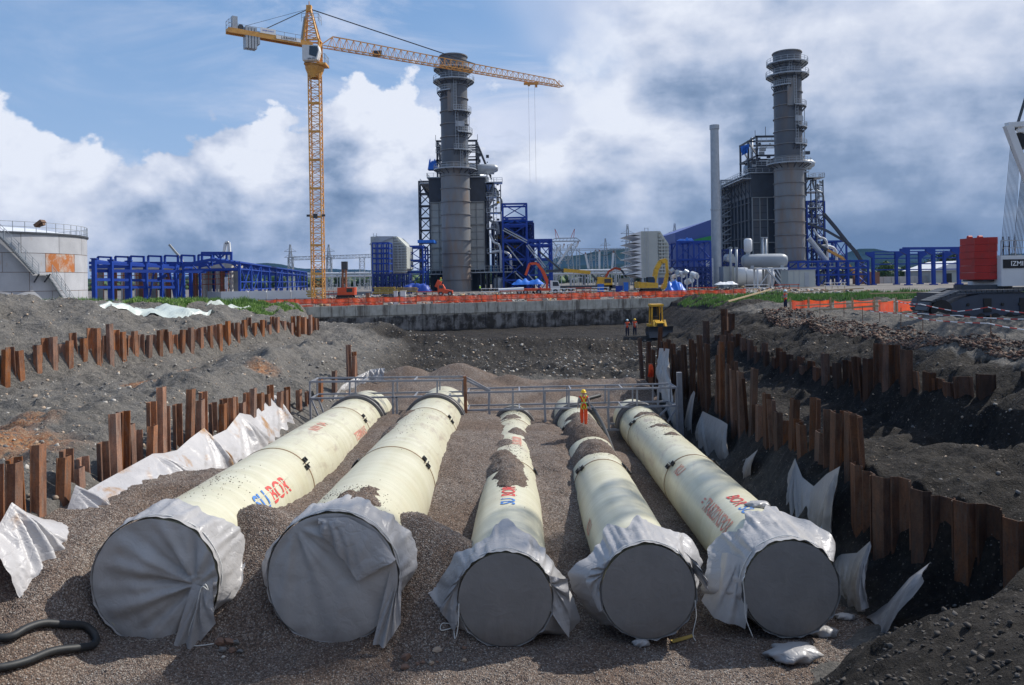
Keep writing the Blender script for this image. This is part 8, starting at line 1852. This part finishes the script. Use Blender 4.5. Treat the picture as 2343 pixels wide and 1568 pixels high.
# yellow excavator
eb = Vector((PX(1487, 150), 150, 0)); ex = thing('excavator', 'yellow excavator with its arm folded, in front of the hooded filter house', 'excavator', eb); f = local(eb, .15)
tracks(ex, f, 3.8, .6, .85, 1.6)
up(ex, 'body', M['yellow'], lambda mb: lprism(mb, f, [(-2.4, .95), (1.1, .95), (1.1, 1.9), (-2.4, 2.1)], -1.35, 1.35))
up(ex, 'counterweight', M['yellow'], lambda mb: lbox(mb, f, (-2.75, -1.3, 1.0), (-2.4, 1.3, 2.15)))
up(ex, 'cab', M['glass'], lambda mb: lprism(mb, f, [(-.9, 1.9), (.5, 1.9), (.55, 2.6), (.25, 3.05), (-.9, 3.05)], -1.32, -.35))
up(ex, 'cab_roof', M['galv'], lambda mb: lbox(mb, f, (-1.0, -1.36, 3.05), (.35, -.3, 3.13)))
armseg(ex, 'boom', M['yellow'], f, [(.7, .1, 1.9), (1.3, .1, 4.6), (2.2, .1, 6.0), (3.3, .1, 6.2)], .6, .9, .8); armseg(ex, 'stick', M['yellow'], f, [(3.3, .1, 6.4), (3.5, .1, 3.6), (3.0, .1, 1.8)], .45, .7, .6)
up(ex, 'ram', M['galv'], lambda mb: mb.bar(f(1.0, .1, 2.2), f(2.2, .1, 5.3), .16))
up(ex, 'bucket', M['yellow'], lambda mb: lprism(mb, f, [(2.6, 1.7), (3.3, 2.0), (3.3, 1.1), (2.7, .6), (2.2, .9)], -.45, .6))
# white cab truck with orange knuckle boom
tb = Vector((PX(1262, 152), 152, 0)); tr_ = thing('crane_truck', 'white cab truck with a tall folded orange-red knuckle boom', 'truck', tb); f = local(tb, 0.0)
up(tr_, 'cab', M['white'], lambda mb: lprism(mb, f, [(-.3, .6), (1.5, .6), (1.55, 1.5), (1.2, 2.6), (-.3, 2.7)], -1.2, 1.2))
up(tr_, 'windscreen', M['glass'], lambda mb: lprism(mb, f, [(.1, 1.6), (1.35, 1.6), (1.1, 2.4), (.1, 2.45)], -1.23, -1.2))
up(tr_, 'bumper', M['white'], lambda mb: lbox(mb, f, (-.4, -1.25, .4), (1.65, 1.25, .65)))
up(tr_, 'chassis', M['redor'], lambda mb: lbox(mb, f, (-7.6, -1.1, .7), (-.3, 1.1, 1.2)))
for x in (.6, -2.6, -5.2, -6.4):
    for s in (-1.1, 1.1): wheel(tr_, f, x, s, .5)
armseg(tr_, 'boom', M['redor'], f, [(-1.0, 0, 1.2), (-.9, 0, 2.6), (-1.6, 0, 4.4), (-2.8, 0, 6.0)], .4, .6, .5); armseg(tr_, 'boom', M['redor'], f, [(-2.8, 0, 6.1), (-4.3, 0, 6.0), (-5.1, 0, 3.8)], .35, .5, .45)
up(tr_, 'ram', M['redor'], lambda mb: mb.bar(f(-1.0, 0, 2.2), f(-2.2, 0, 5.0), .2))
# red flat nosed truck
rb = Vector((PX(1020, 152), 152, 0)); rt_ = thing('truck', 'small bright red truck with a figure on top, left of the chimney foot', 'truck', rb); f = local(rb, 0)
up(rt_, 'cab', M['redor'], lambda mb: lprism(mb, f, [(-1.6, .5), (-.2, .5), (-.2, 1.6), (-.6, 2.3), (-1.6, 2.3)], -.9, .9))
up(rt_, 'hood', M['redor'], lambda mb: lprism(mb, f, [(-.2, .5), (1.3, .5), (1.3, 1.05), (-.2, 1.35)], -.8, .8)); up(rt_, 'windscreen', M['glass'], lambda mb: lbox(mb, f, (-1.3, -.93, 1.5), (-.55, -.9, 2.1)))
up(rt_, 'boom', M['redor'], lambda mb: mb.bar(f(-1.8, 0, 1.7), f(-1.2, 0, 3.0), .9))
for x in (-1.0, .8):
    for s in (-.8, .8): wheel(rt_, f, x, s, .45)
# red drilling rig
db = Vector((PX(790, 135), 135, 0)); dr_ = thing('drilling_rig', 'red and brown drilling rig with a tall mast right of the tower crane', 'drilling rig', db); f = local(db, 0)
tracks(dr_, f, 3.0, .5, .8, 1.4)
up(dr_, 'body', M['redor'], lambda mb: lbox(mb, f, (-1.2, -1.1, .8), (1.7, 1.1, 2.1))); up(dr_, 'cab_window', M['glass'], lambda mb: lbox(mb, f, (.4, -1.13, 1.3), (1.4, -1.1, 1.95)))
up(dr_, 'mast', M['clay'], lambda mb: lattice(mb, f(-.2, 0, .8), f(-.15, 0, 6.0), .6, .6, 6, .18, .1)); up(dr_, 'drill_head', M['dkgrey'], lambda mb: lbox(mb, f, (-.6, -.4, 5.2), (.4, .4, 6.6)))
# mobile crane lying low
mc = Vector((PX(1330, 175), 175, 0)); mk = thing('mobile_crane', 'low yellow-brown mobile crane with its boom lowered between the plants', 'mobile crane', mc); f = local(mc, 0)
up(mk, 'chassis', M['dkgrey'], lambda mb: lbox(mb, f, (-5, -1.2, .6), (7.5, 1.2, 1.4))); up(mk, 'cab', M['yellow'], lambda mb: lprism(mb, f, [(3.2, .8), (6.8, .8), (6.8, 3.0), (3.6, 3.3)], -1.2, 1.2)); up(mk, 'cab_window', M['glass'], lambda mb: lbox(mb, f, (5.0, -1.23, 1.9), (6.5, -1.2, 2.8)))
up(mk, 'boom', M['yellow'], lambda mb: mb.bar(f(2.0, 0, 4.3), f(-4.0, 0, 4.9), .8)); up(mk, 'boom', M['dkgrey'], lambda mb: mb.bar(f(-4.0, 0, 4.9), f(-8.0, 0, 4.7), .6)); up(mk, 'derrick_arm', M['dkgrey'], lambda mb: mb.bar(f(2.2, 0, 3.9), f(4.6, 0, 1.4), .4)); up(mk, 'derrick_arm', M['dkgrey'], lambda mb: mb.bar(f(-4, 0, 4.4), f(-9.5, 0, 9.3), .4))
for x in (-4, -2.5, 4.2, 5.8): wheel(mk, f, x, -1.1, .6)
# small red excavator far
sb = Vector((PX(1385, 190), 190, 0)); se = thing('excavator', 'small far excavator with a curved red arm in the switchyard', 'excavator', sb); f = local(sb, 0)
up(se, 'body', M['redor'], lambda mb: lbox(mb, f, (-1.5, -1, .6), (1, 1, 1.8))); armseg(se, 'boom', M['redor'], f, [(-.8, 0, 1.6), (.8, 0, 4.6), (2.4, 0, 5.4), (3.8, 0, 5.0)], .4, .5, .5); up(se, 'stick', M['dkgrey'], lambda mb: mb.bar(f(3.8, 0, 5), f(5.0, 0, 3.2), .4)); tracks(se, f, 2.6, .4, .6, 1.2)
# two long truck booms reaching over the right blue frames
for lab, pts, mt, w in (('long grey crane boom sloping up towards the right blue tower', [(1985, 660), (1970, 598), (1958, 578), (1938, 556), (1908, 518), (1884, 490)], 'dkgrey', .8), ('second crane boom branching lower towards the right blue tower', [(1945, 560), (1925, 548), (1890, 528), (1848, 512)], 'dkgrey', .6), ('yellow telescopic boom sloping behind the right blue frames', [(1965, 650), (1950, 618), (1925, 590), (1892, 572), (1852, 550)], 'crane', .7)):
    g_ = thing('telescopic_boom', lab, 'crane boom', P(*pts[0], 216)); 
    for a, b_ in zip(pts[:-1], pts[1:]): up(g_, 'boom_section', M[mt] if (mt != 'crane' or a[0] > 1900) else M['dkgrey'], lambda mb: mb.bar(P(*a, 216), P(*b_, 216), w))
up(thing('steel_strut', 'pale slanting tube leaning beside the right chimney foot', 'strut', P(1895, 610, 205)), 'tube', M['galv'], lambda mb: mb.tube([P(1850, 546, 205), P(1895, 604, 205)], .7, 8))

# ================================================================== YARD CLUTTER
def yardbox(name, label, cat, px0, px1, pyt, depth, mat, z0=0, dd=None, extra=None):
    x0, x1 = PX(px0, depth), PX(px1, depth); zt = PZ((px0 + px1) / 2, pyt, depth); dd = dd or (x1 - x0) * .8
    g_ = thing(name, label, cat, ((x0 + x1) / 2, depth + dd / 2, z0)); up(g_, 'body', mat, lambda mb: mb.box((x0, depth, z0), (x1, depth + dd, zt)))
    up(g_, 'top_edge', mat, lambda mb: mb.box((x0 - .06, depth - .06, zt), (x1 + .06, depth + dd + .06, zt + .08))); up(g_, 'foot', M['dkgrey'], lambda mb: mb.box((x0 + .05, depth + .05, z0 - .05), (x1 - .05, depth + dd - .05, z0 + .06)))
    return g_
yb = [('water_tank', 'white plastic box standing at the fence below the yellow beams', 'tank', 900, 908, 668, 100, M['white']), ('water_tank', 'taller white box with a lid at the fence by the pale barrel', 'tank', 915, 927, 667, 100.5, M['white']), ('barrel', 'dark red barrel on the yard left of the yellow beams', 'barrel', 836, 844, 672, 118, M['clay']),
      ('cabinet', 'small grey cabinet at the fence below the chimney', 'cabinet', 1110, 1120, 677, 103, M['cream']), ('cabinet', 'pale box by the fence between the plants', 'cabinet', 1392, 1402, 668, 116, M['cream']), ('portable_toilet', 'blue portable cabin right of the mobile crane', 'cabin', 1367, 1381, 651, 165, M['btarp']), ('skip', 'blue skip standing on the yard left of the yellow excavator', 'skip', 1409, 1424, 655, 165, M['blue']), ('portable_toilet', 'bright blue cabin left of the hooded filter house', 'cabin', 1427, 1437, 647, 172, M['btarp']), ('grey_shed', 'grey metal shed at the foot of the hooded filter house', 'shed', 1416, 1440, 638, 200, M['casing'])]
for nm, lab, cat, a, b_, t0, d, mt in yb: yardbox(nm, lab, cat, a, b_, t0, d, mt)
def stackbeams(label, px0, px1, pyt, pyb, depth, mat, n=5):
    g_ = thing('beam_stack', label, 'beam stack', (PX((px0 + px1) / 2, depth), depth, 0)); z0, z1 = max(0.05, PZ(px0, pyb, depth)), PZ(px0, pyt, depth)
    for i in range(n):
        z = z0 + (z1 - z0) * i / n
        for j in range(3): up(g_, 'beam', mat, lambda mb: mb.bar((PX(px0, depth) + R.uniform(0, .4), depth + j * .6, z + .1), (PX(px1, depth) - R.uniform(0, .4), depth + j * .6, z + .1), .35, (z1 - z0) / n * .7))
stackbeams('stack of yellow formwork beams right of the drilling rig', 851, 903, 657, 673, 128, material('formwork_yellow', (0.42, 0.30, 0.03), (0.30, 0.2, 0.03), .7, nscale=2))
stackbeams('second longer stack of ochre formwork beams', 905, 955, 658, 669, 134, MATS['formwork_yellow'], 4)
stackbeams('small stack of yellow beams at the foot of the tower crane', 700, 722, 664, 680, 131, MATS['formwork_yellow'], 4)
stackbeams('stack of dark steel sections behind the fence', 870, 925, 674, 682, 110, M['dkgrey'], 2)
up(thing('pipe_length', 'long pale pipe lying on the yard before the left turbine frame', 'pipe', P(1180, 664, 140)), 'pipe', M['white'], lambda mb: mb.tube([P(1140, 665, 140), P(1198, 662, 140)], .38, 10))
ps = thing('pump_skid', 'white pipe and pump skid between the excavator and the slim flue', 'pump skid', (PX(1565, 150), 150, 0)); rn = random.Random(6)
for i in range(12):
    px = 1533 + i * 5.2; z = rn.uniform(1.6, 4.6); up(ps, 'pump_pipe', M['white' if i % 3 else 'galv'], lambda mb: mb.tube([(PX(px, 150), 150 + (i % 3), z), (PX(px + 8, 150), 150 + (i % 2), z + rn.uniform(-.8, .8))], rn.uniform(.25, .6), 9))
for i in range(6): up(ps, 'skid_leg', M['galv'], lambda mb: mb.bar((PX(1535 + i * 12, 150), 150, 0), (PX(1535 + i * 12, 150), 150, 3.4), .22))
# small stuff strewn over the yard (nobody could count it)
rn = np.random.RandomState(44); N = 2600; xx = rn.uniform(-42, 60, N); yy = np.array([wy(a) for a in xx]) + 3 + 75 * rn.rand(N) ** 1.3
bulk('yard_debris', np.stack([xx, yy, 0 * xx], 1), .08 + .45 * rn.rand(N) ** 3, [M['dkgrey'], M['conc'], M['clay'], M['wood'], M['casing'], M['dkgrey']], jag=.4, seed=45, flat=(.3, .9), label='dark soil lumps and building scrap strewn over the yard')
rn = random.Random(77); names = [('left of the drilling rig', 740, 775), ('before the narrow blue tower', 860, 900), ('before the left chimney', 965, 1000), ('right of the left chimney', 1110, 1140), ('before the left turbine frame', 1150, 1200), ('left of the mobile crane', 1275, 1300), ('before the mobile crane', 1310, 1340), ('right of the mobile crane', 1350, 1380), ('before the pump skid', 1590, 1620), ('before the pressure vessel', 1700, 1760), ('before the pale cabin', 1780, 1820), ('before the blue pipe rack', 1880, 1940)]
for i, (nm, a, b_) in enumerate(names):
    d_ = rn.uniform(118, 170); px = (a + b_) / 2; g_ = thing('scaffold_trestle', 'low red and white trestle barrier standing on the yard ' + nm, 'barrier', (PX(px, d_), d_, 0))
    for k in range(4): up(g_, 'leg', M['wood'] if i % 2 else mseam, lambda mb: mb.bar((PX(px, d_) - 2 + k * 1.3, d_, 0), (PX(px, d_) - 2.2 + k * 1.3 + (k % 2) * .4, d_, 1.3), .1))
    for z_ in (.6, 1.2): up(g_, 'rail', M['textwhite'] if i % 2 else M['redor'], lambda mb: mb.bar((PX(px, d_) - 2.3, d_, z_), (PX(px, d_) + 2.3, d_, z_), .12))
